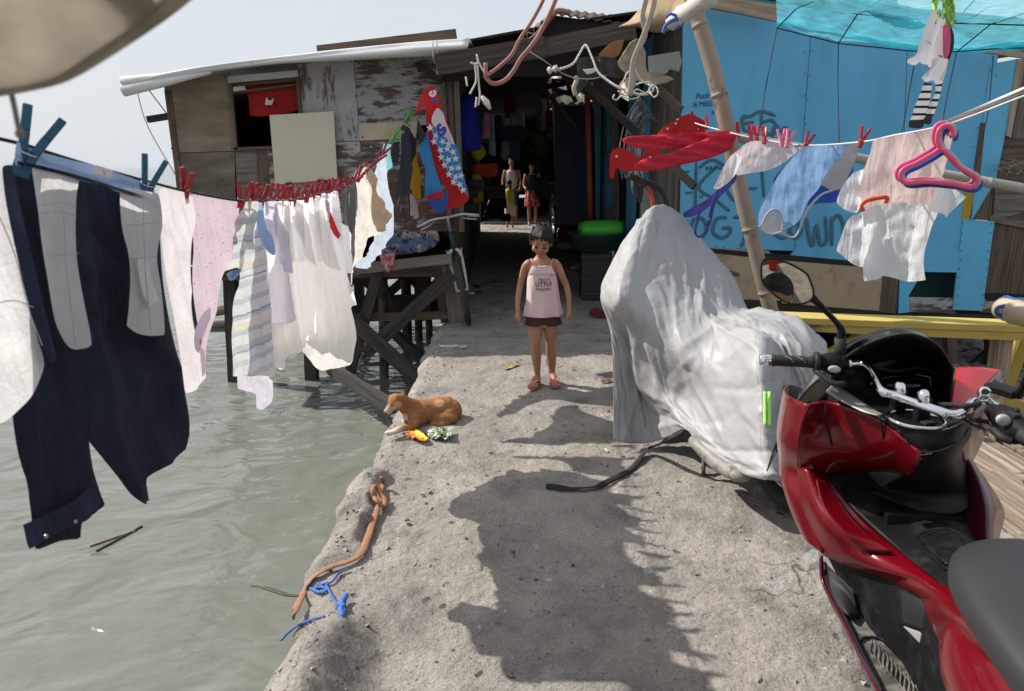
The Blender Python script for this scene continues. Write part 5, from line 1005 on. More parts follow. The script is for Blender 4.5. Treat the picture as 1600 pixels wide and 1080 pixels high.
for i,(x,lb) in enumerate(where):
    peg(lp(x)+V3(.0,0,.006),'r',R(random.uniform(-14,14)),R(random.uniform(8,34) if x<545 else random.uniform(24,50)),R(random.uniform(-25,30)),lb,GP,1.2 if x<545 else 1.35)
peg(lp(590),'r',0,R(45),0,'red peg on the pale blue garment',GP,1.5); peg(lp(600),'r',0,R(40),0,'last red peg below the aqua rag',GP,1.5)
peg(lp(616),'g',0,R(40),0,'green peg above the small black frilly piece',GP,1.9); peg(lp(638),'g',0,R(30),R(40),'green peg at the top of the dark grey dress',GP,1.9)
peg(lp(648),'r',0,R(-20),R(40),'red peg beside the top of the beach towel',GP,2.)
# ================================================================ RIGHT WASHING LINE
RLP=[(1062,178,6.4),(1085,192,5.0),(1140,207,4.3),(1180,216,4.1),(1255,227,3.8),(1345,222,3.4),(1395,212,3.2),(1478,195,2.95),(1600,150,2.6),(1660,126,2.45)]
def rp(px):
    xs=[a for a,_,_ in RLP]; return P(px,np.interp(px,xs,[b for _,b,_ in RLP]),np.interp(px,xs,[c for _,_,c in RLP]))
mb=MB(); mb.tube(cr([rp(a) for a,_,_ in RLP],5),.004,6); tag(mb.build('clothes_line',m_rope,smooth=True),'pale cord clothes line on the right from the house corner past the bamboo','clothes line')
mb=MB(); mb.tube([rp(1470)+V3(0,.02,-.004),rp(1540)+V3(0,.02,.012),rp(1660)+V3(0,.02,.02)],.011,12); tag(mb.build('pipe',m_steel,smooth=True),'thin metal pipe running beside the right line above the hangers','pipe')
mb=MB(); mb.tube([P(1180,217,4.16),P(1290,234,3.9)],.007,8); tag(mb.build('cane',m_bam3,smooth=True),'thin grey cane along the line above the white cloth','cane')
AR=R(4)
def rc(name,ol,anchor,mat,parent=None,dy=0.,ang=AR,**k):
    kw=dict(puff=.012,fold=.016,fk=26,step=.0125,seed=anchor,crk=.012); kw.update(k); return cloth(name,ol,rp(anchor)+V3(0,-dy,0),ang,mat,parent,**kw)
m_rp=M('coral_red_cotton',fb=1.,fsc=(.2,1,1),col=(.56,.022,.05),var=.22,vs=9,trans=.2,bump=.2); m_rd=M('red_dotted_fleece',(.40,.010,.012),fb=.8,trans=.05,col3=(.6,.58,.55),thr3=.14,s3=14,col2=(.02,.01,.01),thr=.68,s2=18,sharp=.02)
t=thing('fleece_suit',rp(1085),'red spotted fleece suit bunched and blowing behind the coral trousers','suit')
rc('hood',[(1027,210),(1036,200),(1050,190),(1065,182),(1080,178),(1092,184),(1103,192),(1101,208),(1080,212),(1050,214)],1085,m_rd,t,puff=.02,fold=.03,fk=40,ang=0,step=.025)
rc('sleeve',[(953,246),(957,235),(968,231),(984,236),(998,248),(996,264),(985,268),(968,265),(962,262),(959,278),(953,279)],1085,m_rd,t,puff=.02,ang=0,step=.025,dy=.15); rc('sleeve',[(996,252),(1006,238),(1018,230),(1034,236),(1022,252),(1008,262)],1085,m_rd,t,puff=.02,ang=0,step=.025,dy=.15)
t=thing('coral_trousers',rp(1145),'coral red trousers blown flat to the left on the right line','trousers')
rc('leg',[(973,217),(985,213),(1040,210),(1090,207),(1138,205),(1150,213),(1140,224),(1100,222),(1066,232),(1030,233),(992,231),(975,224)],1140,m_rp,t,puff=.03,fold=.026,fk=70,conv=.1,ang=R(8),fdir=R(80)); rc('leg',[(992,258),(1004,250),(1050,238),(1090,222),(1130,208),(1150,211),(1147,226),(1134,238),(1092,252),(1040,263),(1008,268),(994,266)],1140,m_rp,t,dy=.05,puff=.03,fold=.026,fk=70,conv=.1,ang=R(8),fdir=R(80))
m_wp=M('white_pink_cotton',fb=.6,col=(.80,.73,.74),trans=.45,col2=(.80,.45,.45),thr=.66,s2=6,sharp=.1)
t=thing('white_skirt',rp(1200),'small white cloth with pinkish patch blowing over the leaning bamboo','skirt')
rc('cloth',[(1156,232),(1166,224),(1180,220),(1240,226),(1254,231),(1240,242),(1225,254),(1200,266),(1172,271),(1152,274),(1147,262),(1138,280),(1124,295),(1114,294),(1126,272),(1140,246)],1200,m_wp,t,ang=R(-5),fdir=R(-60)); rc('tail',[(1152,266),(1160,246),(1150,240),(1140,252),(1128,276),(1118,294),(1132,290),(1146,276)],1200,m_w[3],t,dy=.04,ang=R(-5))
m_lace=M('blue_violet_lace',(.06,.06,.30),var=.4,vs=30,trans=.2)
t=thing('lace_sash',rp(1160)+V3(0,0,-.3),'blue violet lace sash and strings trailing below the white cloth','sash')
rc('sash',[(1150,266),(1152,276),(1146,288),(1134,300),(1112,320),(1088,336),(1070,340),(1067,334),(1084,322),(1104,312),(1118,300),(1130,288),(1142,274)],1170,m_lace,t,ang=0,dy=-.02,fdir=R(-45))
mb=MB()
for q in ([(1094,328),(1090,345),(1086,362),(1092,370),(1102,362),(1110,346),(1113,330),(1120,306)],[(1118,302),(1112,325),(1108,340)],[(1104,352),(1108,344)]): mb.tube(cr([P(x,y,4.05) for x,y in q],5),.008,6,flat=.4,nrm=(0,1,0))
mb.build('string',m_lace,t,smooth=True)
# blue basketball style vest
m_jb=M('sky_blue_jersey',(.30,.50,.80),var=.1,vs=5,trans=.45,fb=.5,bump=.25,bs=200,bdist=.001); m_jg=M('grey_jersey',(.36,.36,.38),var=.12,trans=.15,bump=.25,bs=200); m_jd=M('deep_blue_lining',(.02,.07,.38),trans=.1); m_jl=M('light_grey_lining',(.42,.43,.47),trans=.15)
t=thing('sleeveless_jersey',rp(1300),'sky blue and grey sleeveless jersey hanging upside down between two red pegs','jersey')
rc('back',[(1300,232),(1346,222),(1336,252),(1330,290),(1308,314),(1280,318),(1262,322),(1270,300),(1300,270)],1300,m_jd,t,dy=-.05)
rc('front',[(1248,236),(1258,229),(1300,226),(1330,224),(1322,250),(1300,272),(1282,292),(1262,314),(1250,340),(1240,352),(1222,362),(1223,345),(1216,328),(1206,328),(1196,340),(1190,354),(1185,348),(1187,330),(1200,304),(1218,272),(1236,250)],1300,m_jb,t,fold=.01)
rc('side',[(1326,223),(1346,222),(1338,246),(1326,272),(1316,292),(1300,298),(1286,290),(1278,296),(1294,268),(1312,246)],1300,m_jg,t,dy=.03,fold=.006)
rc('neck_lining',[(1190,350),(1198,336),(1208,328),(1217,330),(1223,346),(1222,360),(1204,364),(1192,360)],1300,m_jl,t,dy=-.03,fold=.004)
mb=MB()
def rtube(q,r,dy): 
    return cr([PL(x,y,rp(1300)+V3(0,-dy,0),AR) for x,y in q],6)
mb.tube(rtube([(1186,352),(1192,362),(1206,366),(1222,363),(1228,368),(1240,371),(1248,362),(1254,344),(1266,322),(1284,304),(1300,298)],0,.05),.006,6); mb.tube(rtube([(1190,352),(1197,336),(1207,328),(1217,330),(1223,345),(1222,362)],0,.05),.005,6); mb.build('piping',m_jl,t,smooth=True)
# pink shirt and white shirt
m_ps=M('pale_pink_cotton',fb=.6,col=(.84,.68,.64),var=.07,trans=.4,bump=.2,bs=120); m_or=M('orange_trim',(.80,.11,.03),trans=.2)
t=thing('white_tee',P(1400,262,3.3),'white short sleeved shirt hanging under and behind the pale pink one','shirt')
rc('sleeve',[(1352,264),(1334,270),(1320,286),(1311,304),(1309,318),(1320,328),(1336,332),(1348,318),(1352,290)],1400,m_w[3],t,dy=-.14,fk=40)
rc('body',[(1352,264),(1440,260),(1462,270),(1468,330),(1460,352),(1450,385),(1446,412),(1448,438),(1420,440),(1380,431),(1372,436),(1352,440),(1350,400),(1348,330)],1400,m_w[3],t,dy=-.1,fold=.025,fk=18)
rc('sleeve',[(1446,268),(1462,270),(1486,288),(1508,308),(1496,324),(1482,341),(1470,334),(1452,326),(1446,300)],1400,m_w[3],t,dy=-.06,fk=40)
rc('back_hem',[(1330,338),(1352,330),(1354,418),(1334,414),(1312,396),(1308,390),(1316,366),(1322,350)],1400,m_w[2],t,dy=-.16,crk=.02,fk=40)
t=thing('pink_tee',rp(1430),'pale pink shirt with orange neck trim folded over the right line','shirt')
rc('body',[(1366,219),(1400,212),(1450,202),(1480,194),(1490,204),(1480,250),(1468,286),(1456,312),(1442,322),(1436,312),(1428,304),(1400,308),(1386,312),(1364,306),(1350,310),(1338,304),(1346,288),(1352,262),(1360,240)],1430,m_ps,t,fold=.012,fk=20)
rc('inner_layer',[(1345,310),(1386,306),(1428,302),(1455,306),(1440,323),(1428,318),(1400,316),(1384,320),(1366,322),(1352,330)],1430,m_ps,t,dy=-.03,fold=.01)
mb=MB(); mb.tube(cr([PL(x,y,rp(1430)+V3(0,-.03,0),AR) for x,y in ((1349,330),(1346,322),(1354,314),(1370,310),(1386,309),(1384,318))],6),.009,7,flat=.6,nrm=(0,1,0)); mb.build('neck_trim',m_or,t,smooth=True)
# hangers
def hanger(dx,mat,label,i,d,s=1.):
    t=thing('coat_hanger',P(1480,200,2.86),label,'hanger','coat hangers hooked on the right line')
    Y=2.84+d
    def q(pts): return [P(x+dx[0],y+dx[1],Y) for x,y in pts]
    mb=MB(); mb.tube(cr(q([(1470,236),(1465,218),(1468,203),(1477,197),(1487,200),(1488,210),(1484,213)]),6),.011,8,flat=.55,nrm=(0,1,0)); mb.build('hook',mat,t,smooth=True)
    mb=MB(); mb.tube(cr(q([(1470,234),(1455,242),(1430,256),(1414,263),(1407,272),(1410,283),(1422,286),(1450,284),(1490,288),(1514,293),(1525,288),(1526,278),(1514,270),(1500,262),(1486,246)]),5,closed=True),.0095,8,closed=True,flat=.6,nrm=(0,1,0)); mb.build('bow',mat,t,smooth=True)
m_ph=M('hot_pink_plastic',(.80,.10,.22),rough=.35,var=.08,bump=0); m_bh=M('royal_blue_plastic',(.03,.07,.38),rough=.35,bump=0); m_gh=M('grey_plastic',(.40,.36,.42),rough=.35,bump=0)
hanger((0,0),m_ph,'front hot pink coat hanger hooked on the right line',0,0); hanger((6,5),m_bh,'blue coat hanger between the two pink ones',1,.03); hanger((-6,-4),M('pink_plastic_back',(.75,.13,.25),rough=.35,bump=0),'rear pink coat hanger, tilted behind the blue one',2,.06); hanger((3,-1),m_gh,'greyish coat hanger nested among the pink and blue ones',3,.015)
# pegs right
GR='clothes pegs along the right line'
for x,k,rx,ry,rz,lb in ((1082,'r',0,-30,60,'dark peg at the top of the red spotted suit'),(1103,'r',0,30,60,'second peg on the red spotted suit'),(1125,'r',0,25,35,'red peg on the coral trousers, left'),(1133,'r',0,35,35,'red peg on the coral trousers, right'),(1152,'r',0,2,60,'red peg where the coral trousers end'),(1171,'r',0,5,50,'red peg at the left corner of the white cloth'),(1180,'r',0,0,30,'second red peg on the white cloth'),(1192,'r',0,12,40,'third red peg on the white cloth'),(1219,'p',0,-4,0,'pink peg right of the middle of the white cloth'),(1229,'p',0,16,0,'pink peg nearest the right corner of the white cloth'),(1257,'r',0,28,0,'red peg at the left corner of the jersey'),(1343,'r',0,18,0,'red peg at the right corner of the jersey')):
    peg(rp(x)+V3(0,-.02,.008),k,R(-10),R(ry),R(rz),lb,GR,1.35)
# sock hanger near the top
Ys=3.3
t=thing('sock_hanger',P(1470,-10,Ys),'green plastic sock hanger at the top right','hanger')
mb=MB()
for q in ([(1462,-14),(1458,4),(1461,18)],[(1474,-14),(1482,10),(1488,36)],[(1482,-14),(1489,14),(1487,40),(1480,30),(1474,0)]): mb.tube(cr([P(x,y,Ys+random.uniform(-.03,.03)) for x,y in q],5),.008,6)
for i in range(26): 
    c=P(random.uniform(1458,1486),random.uniform(-8,38),Ys+random.uniform(-.05,.05)); mb.tube([c+V3(random.uniform(-.015,.015),0,-.02),c,c+V3(random.uniform(-.015,.015),0,.02)],.003,5)
mb.build('clips',M('lime_plastic',(.22,.42,.07),rough=.4),t,smooth=True)
m_sk=M('white_sock_knit',(.74,.71,.73),trans=.3,bump=.5,bs=200,var=.08); m_skp=M('patterned_sock_knit',(.72,.70,.75),trans=.3,col2=(.10,.12,.35),thr=.62,s2=26,sharp=.03,col3=(.35,.12,.25),thr3=.64,s3=22)
m_zeb=M('striped_stocking',(.72,.70,.70),trans=.2,stripes=[(1,31.,.34,(.008,.008,.01))],bump=.3,bs=150)
def sock(ol,mat,Y,label,name='sock',parts=None):
    o=cloth(name,ol,P(ol[0][0],ol[0][1],Y),R(10),mat,None,puff=.014,fold=.006,fk=50,seed=int(ol[0][0]),step=.010); tag(o,label,'sock','socks pegged on the green hanger'); return o
sock([(1454,22),(1462,15),(1472,18),(1470,40),(1462,62),(1452,82),(1438,96),(1430,102),(1418,98),(1420,92),(1432,86),(1438,66),(1446,42)],m_skp,3.27,'long patterned white sock at the left of the sock hanger')
sock([(1468,20),(1476,26),(1474,48),(1462,80),(1456,100),(1440,100),(1438,94),(1450,72),(1460,44)],m_sk,3.3,'plain white sock just right of the patterned one')
sock([(1472,26),(1482,34),(1482,60),(1478,86),(1466,104),(1450,104),(1450,92),(1462,70),(1468,44)],m_skp,3.33,'patterned sock with dark dots at the middle of the sock hanger')
sock([(1474,40),(1484,38),(1486,60),(1483,84),(1476,96),(1473,76)],M('pink_sock',(.62,.12,.22),trans=.2),3.28,'pink sock at the right of the sock hanger')
sock([(1484,36),(1490,52),(1490,72),(1484,92),(1480,110),(1477,104),(1482,80)],m_blk,3.3,'black sock at the right edge of the sock hanger')
sock([(1456,92),(1482,92),(1480,108),(1474,124),(1472,130),(1462,132),(1458,126),(1446,128),(1440,122),(1444,116),(1454,106)],m_sk,3.25,'pair of short white ankle socks above the striped stockings')
for ol,toe,lb in (([(1444,130),(1456,132),(1452,160),(1444,188),(1422,189),(1430,166),(1438,146)],[(1421,188),(1444,187),(1443,198),(1436,201),(1420,199)],'wider black and white striped stocking'),([(1462,132),(1472,131),(1468,152),(1458,182),(1446,184),(1452,164),(1461,146)],[(1446,182),(1457,181),(1455,192),(1450,195),(1442,192)],'narrower black and white striped stocking, twisted')):
    t=thing('stocking',P(ol[0][0],ol[0][1],3.27),lb,'sock','socks pegged on the green hanger')
    cloth('stocking_leg',ol,P(ol[0][0],ol[0][1],3.27),R(10),m_zeb,t,puff=.014,fold=.003,fk=50,seed=4,step=.010); cloth('stocking_foot',toe,P(ol[0][0],ol[0][1],3.265),R(10),m_blk,t,puff=.018,fold=.002,seed=5,step=.01)
# ================================================================ CANOPY over the viewer's place
m_can=M('beige_canopy_cloth',(.58,.535,.475),var=.22,vs=16,trans=.6,bump=.4,bs=40,bdist=.01,col2=(.46,.44,.40),thr=.58,s2=7,sharp=.12)
cn=thing('cloth_canopy',(0,-.5,2.),'beige cloth canopy sagging close overhead at the top left','canopy')
edge=[(-60,146),(0,137),(50,128),(100,114),(160,80),(250,20),(310,-28)]
rows=[[P(x,y,.62) for x,y in edge]+[V3(.6,.35,2.05),V3(2.6,.3,2.2)]]
rows.append([p*0+V3(p.x*1.05,p.y-.18,p.z+.07) for p in rows[0]]); rows.append([V3(p.x*1.4-.1,-.7,max(2.1,p.z+.4)) for p in rows[0]]); rows.append([V3(p.x*2-.2,-2.6,2.55) for p in rows[0]]); rows.append([V3(p.x*2.2-.2,-4.6,2.2) for p in rows[0]])
A=cr2(rows,10,10); mb=MB(); A[...,2]+=.01*fbm(A[...,0]*9,A[...,1]*9,3,3); mb.grid(A,(3,4)); mb.build('canopy_cloth',m_can,cn,smooth=True,solid=.004)
mb=MB(); mb.tube(cr([rows[0][i] for i in range(7)],6),.007,8); mb.build('hem',m_can,cn,smooth=True)
mb=MB(); mb.tube(cr([P(15,134,.62),P(22,165,.63),P(28,195,.63),P(31,208,.63)],4),.0025,6); mb.ell(P(31,209,.63),(.004,.004,.005),nu=8,nv=6); tag(mb.build('string',m_wire,smooth=True),'short loose cord dangling from the canopy hem','cord')
mb=MB(); mb.bar((-1.2,-1.2,2.0),(2.6,-.9,2.2),.07,.07); mb.build('canopy_pole',w_brown,cn)
mb=MB(); mb.bar((-1.,-2.6,2.5),(2.6,-2.4,2.5),.07,.07); mb.build('canopy_pole',w_brown,cn)
# ================================================================ THE GIRL
m_skin=M('brown_skin',(.36,.175,.105),rough=.5,var=.10,vs=12,bump=.1,bs=120,bdist=.001,spec=.35)
m_skin.node_tree.nodes['Principled BSDF'].inputs['Subsurface Weight'].default_value=.08; m_skin.node_tree.nodes['Principled BSDF'].inputs['Subsurface Radius'].default_value=(.02,.008,.004)
m_hair=M('black_hair',(.012,.010,.010),rough=.55,var=.4,vs=10,scale=(60,60,4),bump=.8,bs=4,bdist=.004,spec=.25)
gY=4.62
girl=thing('person',G(852,602,0),'small girl in pink camisole and dark brown shorts walking towards the viewer in pink flip-flops','girl')
def J(x,y,d=0.): return P(x,y,gY+d)
mb=MB()
# torso rings: (px,py,half width px, depth m)
def rings(mb,rs,seg=24,cap=True,sq=2.0):
    A=[]
    for x,y,hw,dp,dd in rs:
        c=J(x,y,dd); w_=hw*gY*1.04/FP; A.append([c+V3(w_*np.sign(math.cos(a))*abs(math.cos(a))**(2/sq),dp*np.sign(math.sin(a))*abs(math.sin(a))**(2/sq),0) for a in np.linspace(0,2*math.pi,seg+1)])
    A=np.array([[list(q) for q in r_] for r_ in A]); 
    A=np.array([cr(list(A[:,j]),4) for j in range(A.shape[1])]).transpose(1,0,2)
    if cap:
        A=np.concatenate([np.repeat(A[:1].mean(1,keepdims=True),A.shape[1],1),A,np.repeat(A[-1:].mean(1,keepdims=True),A.shape[1],1)])
    mb.grid(A); return A
rings(mb,[(848,510,17,.06,0),(848,500,21.5,.072,0),(848,488,21.5,.072,0),(848,470,19.5,.068,0),(847,450,19,.066,-.005),(847,430,20,.066,0),(846,416,21.5,.06,.005),(846,409,20,.05,.01),(846,403,11,.04,.012),(846,399,8,.034,.01)])
limb(mb,[J(846,408,.01),J(846,398,.005),J(846,390,-.005)],[.036,.030,.030])
for s,pts in ((-1,[(826,412),(821,418),(816,434),(812.5,448),(809.5,466),(809,486)]),(1,[(867,411),(872,418),(879,434),(884.5,446),(888.5,464),(889,483)])):
    dd=[0,.01,.03,.04,.0,-.05] if s<0 else [0,.0,-.01,.0,-.03,-.06]; limb(mb,[J(x,y,d) for (x,y),d in zip(pts,dd)],[.029,.029,.024,.022,.019,.0145])
hips=[((838,500),(836.5,520),(836.8,537),(837.5,552),(838.6,566),(839.6,582)),((860,500),(861,518),(860.3,534),(861,550),(862,568),(862.6,585))]
for k,h in enumerate(hips):
    dds=[0,-.03,-.05,-.03,-.02,-.0] if k==0 else [0,.0,.01,.03,.05,.06]
    limb(mb,[J(x,y,d) for (x,y),d in zip(h,dds)],[.056,.050,.036,.038,.030,.0215],seg=20)
    kx,ky=h[2]; mb.ell(J(kx,ky,dds[2]-.022),(.022,.018,.028)) 
# feet
feet=[]
for k,(ax,ay,tx,ty,d0) in enumerate(((839.6,583,833.5,601,-.0),(862.7,586,867.5,598.5,.06))):
    A_=J(ax,ay,d0); T=G(tx,ty,.03); H_=V3(A_.x+.002,A_.y+.025,.04)
    limb(mb,[A_,V3(A_.x,A_.y+.01,.065),H_],[.0215,.023,.025]); limb(mb,[H_,(H_+T)/2+V3(0,0,.014),T+V3(0,0,-.004)],[.025,.025,.019],flat=1)
    d=(T-H_); d.z=0; d.normalize(); sd=V3(-d.y,d.x,0); mb.ell(T-d*.02,(.034,.034,.014))
    for i in range(5):
        off=(i-2)*.0125*(1 if k==0 else -1); L=(.03,.03,.027,.023,.017)[i]; r_=(.0095,.007,.0068,.0065,.006)[i]
        limb(mb,[T+sd*off+V3(0,0,-.008),T+sd*off*1.1+d*L*.6+V3(0,0,-.005),T+sd*off*1.12+d*L+V3(0,0,-.011)],[r_,r_,r_*.95],n=3,seg=8)
    feet.append((H_,T,d,sd))
# hands
for s,(wx,wy) in ((-1,(809,486)),(1,(889,483))):
    W=J(wx,wy,-.05 if s<0 else -.06); dn=V3(-.008*1 if s<0 else .006,-.01,-1).normalized(); fr=V3(s*-.25,-1,0).normalized(); ac=dn.cross(fr).normalized()
    pc=W+dn*.035; mb.ell(W+dn*.012,(.016,.015,.018)); 
    mb.ell(pc,(.016,.029,.033)); mb.ell(pc+V3(s*.004,-.012,.0),(.017,.016,.026)); mb.ell(W+dn*.052,(.014,.028,.015))
    for i in range(4):
        o=V3(0,1,0)*((i-1.5)*-.0135); L=(.050,.055,.051,.041)[i]; cu=.008+.004*i
        b0=W+dn*.052+o; limb(mb,[b0,b0+dn*L*.45+V3(-s*.003,0,0),b0+dn*L*.78+V3(-s*(cu+.004),-.002,0),b0+dn*L*.9+V3(-s*(cu+.014),-.003,0)],[.0082,.0076,.007,.006],n=3,seg=8)
    b0=W+dn*.022+V3(-s*.004,-.022,0); limb(mb,[b0,b0+dn*.018+V3(-s*.006,-.012,0),b0+dn*.038+V3(-s*.012,-.012,0)],[.0105,.009,.0075],n=3,seg=8)
# head (slightly bowed)
hc=J(845.8,376,-.005); tl=Matrix.Rotation(R(16),3,'X')@Matrix.Rotation(R(5),3,'Y')@Matrix.Rotation(R(-6),3,'Z')
def hp(x,y,z): return hc+tl@V3(x,y,z)
mb.ell(hp(0,.012,.018),(.071,.083,.076),tl,24,16)          # skull
mb.ell(hp(0,-.012,-.028),(.060,.062,.062),tl,24,16)        # face
mb.ell(hp(0,-.030,-.066),(.034,.036,.028),tl)              # jaw
mb.ell(hp(0,-.061,-.086),(.016,.012,.011),tl)              # chin
for s in (-1,1):
    mb.ell(hp(s*.034,-.052,-.045),(.022,.018,.02),tl)      # cheeks
    mb.ell(hp(s*.071,.008,-.022),(.008,.015,.02),tl)       # ears
    mb.ell(hp(s*.025,-.066,-.008),(.019,.008,.008),tl)     # brow
mb.ell(hp(0,-.076,-.036),(.0085,.010,.014),tl); mb.ell(hp(0,-.078,-.044),(.0125,.009,.0075),tl); 
mb.ell(hp(0,-.070,-.066),(.017,.009,.005),tl); mb.ell(hp(0,-.069,-.073),(.014,.009,.0055),tl)
gb=body('body',mb,m_skin,girl,.0042,3)
# eyes, brows, lips
m_eye=M('eye_white',(.55,.5,.48),rough=.2,bump=0); m_iris=M('dark_iris',(.015,.01,.008),rough=.1,bump=0); m_lip=M('lips',(.33,.10,.085),rough=.4,bump=0); m_brow=M('eyebrow_hair',(.02,.015,.013),rough=.8,bump=0)
for s in (-1,1):
    mb=MB(); mb.ell(hp(s*.027,-.0685,-.0235),(.0125,.0045,.0042),tl); e=mb.build('eye',m_iris,girl,smooth=True)
    mb=MB(); mb.tube(cr([hp(s*.012,-.0735,-.0235),hp(s*.022,-.0765,-.018),hp(s*.034,-.072,-.0175),hp(s*.042,-.063,-.024)],4),[.0013,.002,.002,.0012]*4+[.0012],6) if 0 else mb.tube(cr([hp(s*.013,-.073,-.0245),hp(s*.024,-.0758,-.0272),hp(s*.035,-.071,-.0262),hp(s*.042,-.063,-.0225)],4),.0018,6); mb.build('eyelash',m_brow,girl,smooth=True)
    mb=MB(); mb.tube(cr([hp(s*.013,-.0765,-.004),hp(s*.026,-.0755,.002),hp(s*.041,-.064,-.002)],4),.0026,6,flat=.5,nrm=(0,1,0)); mb.build('eyebrow',m_brow,girl,smooth=True)
mb=MB(); mb.tube(cr([hp(-.017,-.0735,-.068),hp(-.006,-.080,-.0655),hp(0,-.0808,-.0668),hp(.006,-.080,-.0655),hp(.017,-.0735,-.068)],4),.0032,6); mb.build('lips',m_lip,girl,smooth=True); mb=MB(); mb.tube(cr([hp(-.014,-.0745,-.0715),hp(0,-.0795,-.0745),hp(.014,-.0745,-.0715)],4),.0036,6); mb.build('lips',m_lip,girl,smooth=True)
# hair: cap, fringe locks, side locks and a small bun
mb=MB(); mb.ell(hp(0,.020,.027),(.079,.086,.077),tl,28,18); mb.ell(hp(0,.045,-.005),(.066,.056,.06),tl,20,14); mb.ell(hp(.006,.035,.098),(.022,.022,.018),tl); 
for i in range(15):
    x=-.060+i*.0086; top_=hp(x*.7,-.040+abs(x)*.35,.080-abs(x)*.3); ln=-.006-.012*math.sin(i*1.9)-(.035 if abs(x)>.045 else 0)+(.010 if 3<i<7 else 0)
    yy=-.080+.62*abs(x)**1.0*.8
    limb(mb,[hp(x*.5,.0,.088),hp(x*.8,-.040+abs(x)*.35,.076-abs(x)*.3),hp(x*.95,yy,.050),hp(x*1.08+.004*math.sin(i*2.3),yy+.003,ln+.030)],[.010,.010,.0055,.0018],n=3,seg=8)
for s in (-1,1):
    for i in range(4): limb(mb,[hp(s*.066,-.018+i*.014,.05),hp(s*.079,-.02+i*.014,.0),hp(s*(.076-.002*i),-.008+i*.014,-.035-.010*(i%2))],[.006,.005,.0018],n=3,seg=8)
for i in range(7): limb(mb,[hp(0,.03,.10),hp(math.cos(i)*.022,.03+math.sin(i)*.02,.112),hp(math.cos(i)*.04,.03+math.sin(i)*.03,.112-.004*i)],[.006,.004,.002],n=3,seg=6)
for i in range(26):
    a=random.uniform(-1.2,1.2); limb(mb,[hp(math.sin(a)*.07,-.01+random.uniform(-.02,.05),.075+random.uniform(-.03,.02)),hp(math.sin(a)*.085,-.02+random.uniform(-.02,.04),.06+random.uniform(-.06,.03)),hp(math.sin(a)*.092,-.02+random.uniform(-.03,.04),.02+random.uniform(-.07,.06))],[.003,.0022,.0012],n=3,seg=5)
body('hair',mb,m_hair,girl,.0034,1)
# camisole
m_cami=M('pale_pink_camisole',(.72,.54,.55),rough=.85,var=.06,vs=8,bump=.4,bs=30,bdist=.006,trans=.1); m_cpk=M('camisole_pink_trim',(.72,.30,.36),rough=.8,bump=0)
rs=[(849,492.5,29.5,.090,-.004),(849,484,28,.086,-.004),(848.5,470,25.5,.080,-.004),(848,452,23.5,.077,-.006),(847,436,22.6,.076,-.002),(846.5,424,20.,.071,0)]
mb=MB(); A=rings(mb,rs,48,cap=False)
mb=MB(); n,m_=A.shape[:2]
for i in range(n):
    t=1-i/(n-1)
    for j in range(m_):
        a=2*math.pi*j/(m_-1); 
        A[i,j,0]+=t*.006*math.sin(a*7+1); A[i,j,1]+=t*.007*math.sin(a*6+2*t)+.0025*math.sin(a*11+i*.6)
        if i==n-1: A[i,j,2]+= .018*(abs(math.cos(a))**3-.5)*0
A2=np.array(A); 
mb.grid(A2,(.6,.4)); cam_=mb.build('camisole',m_cami,girl,smooth=True,solid=.003)
# front bodice up to the neckline
def chest(x,y,d): return J(x,y,d)
for d0 in (-.074,.072):
    rows=[]
    for y,hw,dd in ((430,20.5,0),(421,17.5,.004),(414.5,14,.010)):
        rows.append([J(846.5+hw*k,y+(1.3*(1-abs(k))if y<416 else 0),(d0+dd*(1 if d0<0 else -1))*math.sqrt(max(0,1-(.72*abs(k))**2.4))) for k in np.linspace(-1,1,13)])
    mb=MB(); mb.grid(cr2(rows,2,3)); mb.build('bodice',m_cami,girl,smooth=True,solid=.003)
mb=MB(); mb.tube(cr([J(832.5,414.5,-.048),J(839,416.5,-.064),J(846.5,417.5,-.0685),J(854,416.5,-.064),J(860.5,414.5,-.048)],5),.0035,6); mb.build('neck_trim',m_cpk,girl,smooth=True)
for s,x0,x1 in ((-1,832.5,828.5),(1,860.5,865)):
    mb=MB(); mb.tube(cr([J(x0,415,-.05),J((x0+x1)/2-s*.5,409,-.055),J(x1-s*1,404.8,-.02),J(x1-s*1,405.5,.03),J(x0,414,.052)],5),.0042,6,flat=.6,nrm=(0,1,0)); mb.build('shoulder_strap',m_cpk,girl,smooth=True)
m_txt=M('black_print',(.03,.03,.035),bump=0)
tx=lambda s_,x,y,sz,d,sh=0.,b=0.: text('lettering',s_,J(x,y,d),(R(90),R(-4),0),sz,m_txt,girl,shear=sh,bold=b)
tx("Mom's",849.5,437,.032,-.0925,.3); tx('LITTLE',849.5,444.3,.038,-.0925,0,.0006); tx('Princess',848,452,.032,-.0945,.35)
# shorts
m_sh=M('dark_brown_shorts',(.040,.018,.018),rough=.75,var=.3,vs=20,bump=.6,bs=24,bdist=.008)
mb=MB(); rings(mb,[(848.5,504,26,.082,-.003),(848.5,499,27,.084,-.003),(848,494,26,.080,-.003),(848,484,23,.075,0)],32); 
for k,(x,hw) in enumerate(((835,15.5),(862,15.5))): rings(mb,[(x,506.5,hw,.078,-.008 if k==0 else .0),(x+.5,502,hw,.078,0),(x+(2 if k==0 else -2),495,13,.07,0)],24)
body('shorts',mb,m_sh,girl,.005,2)
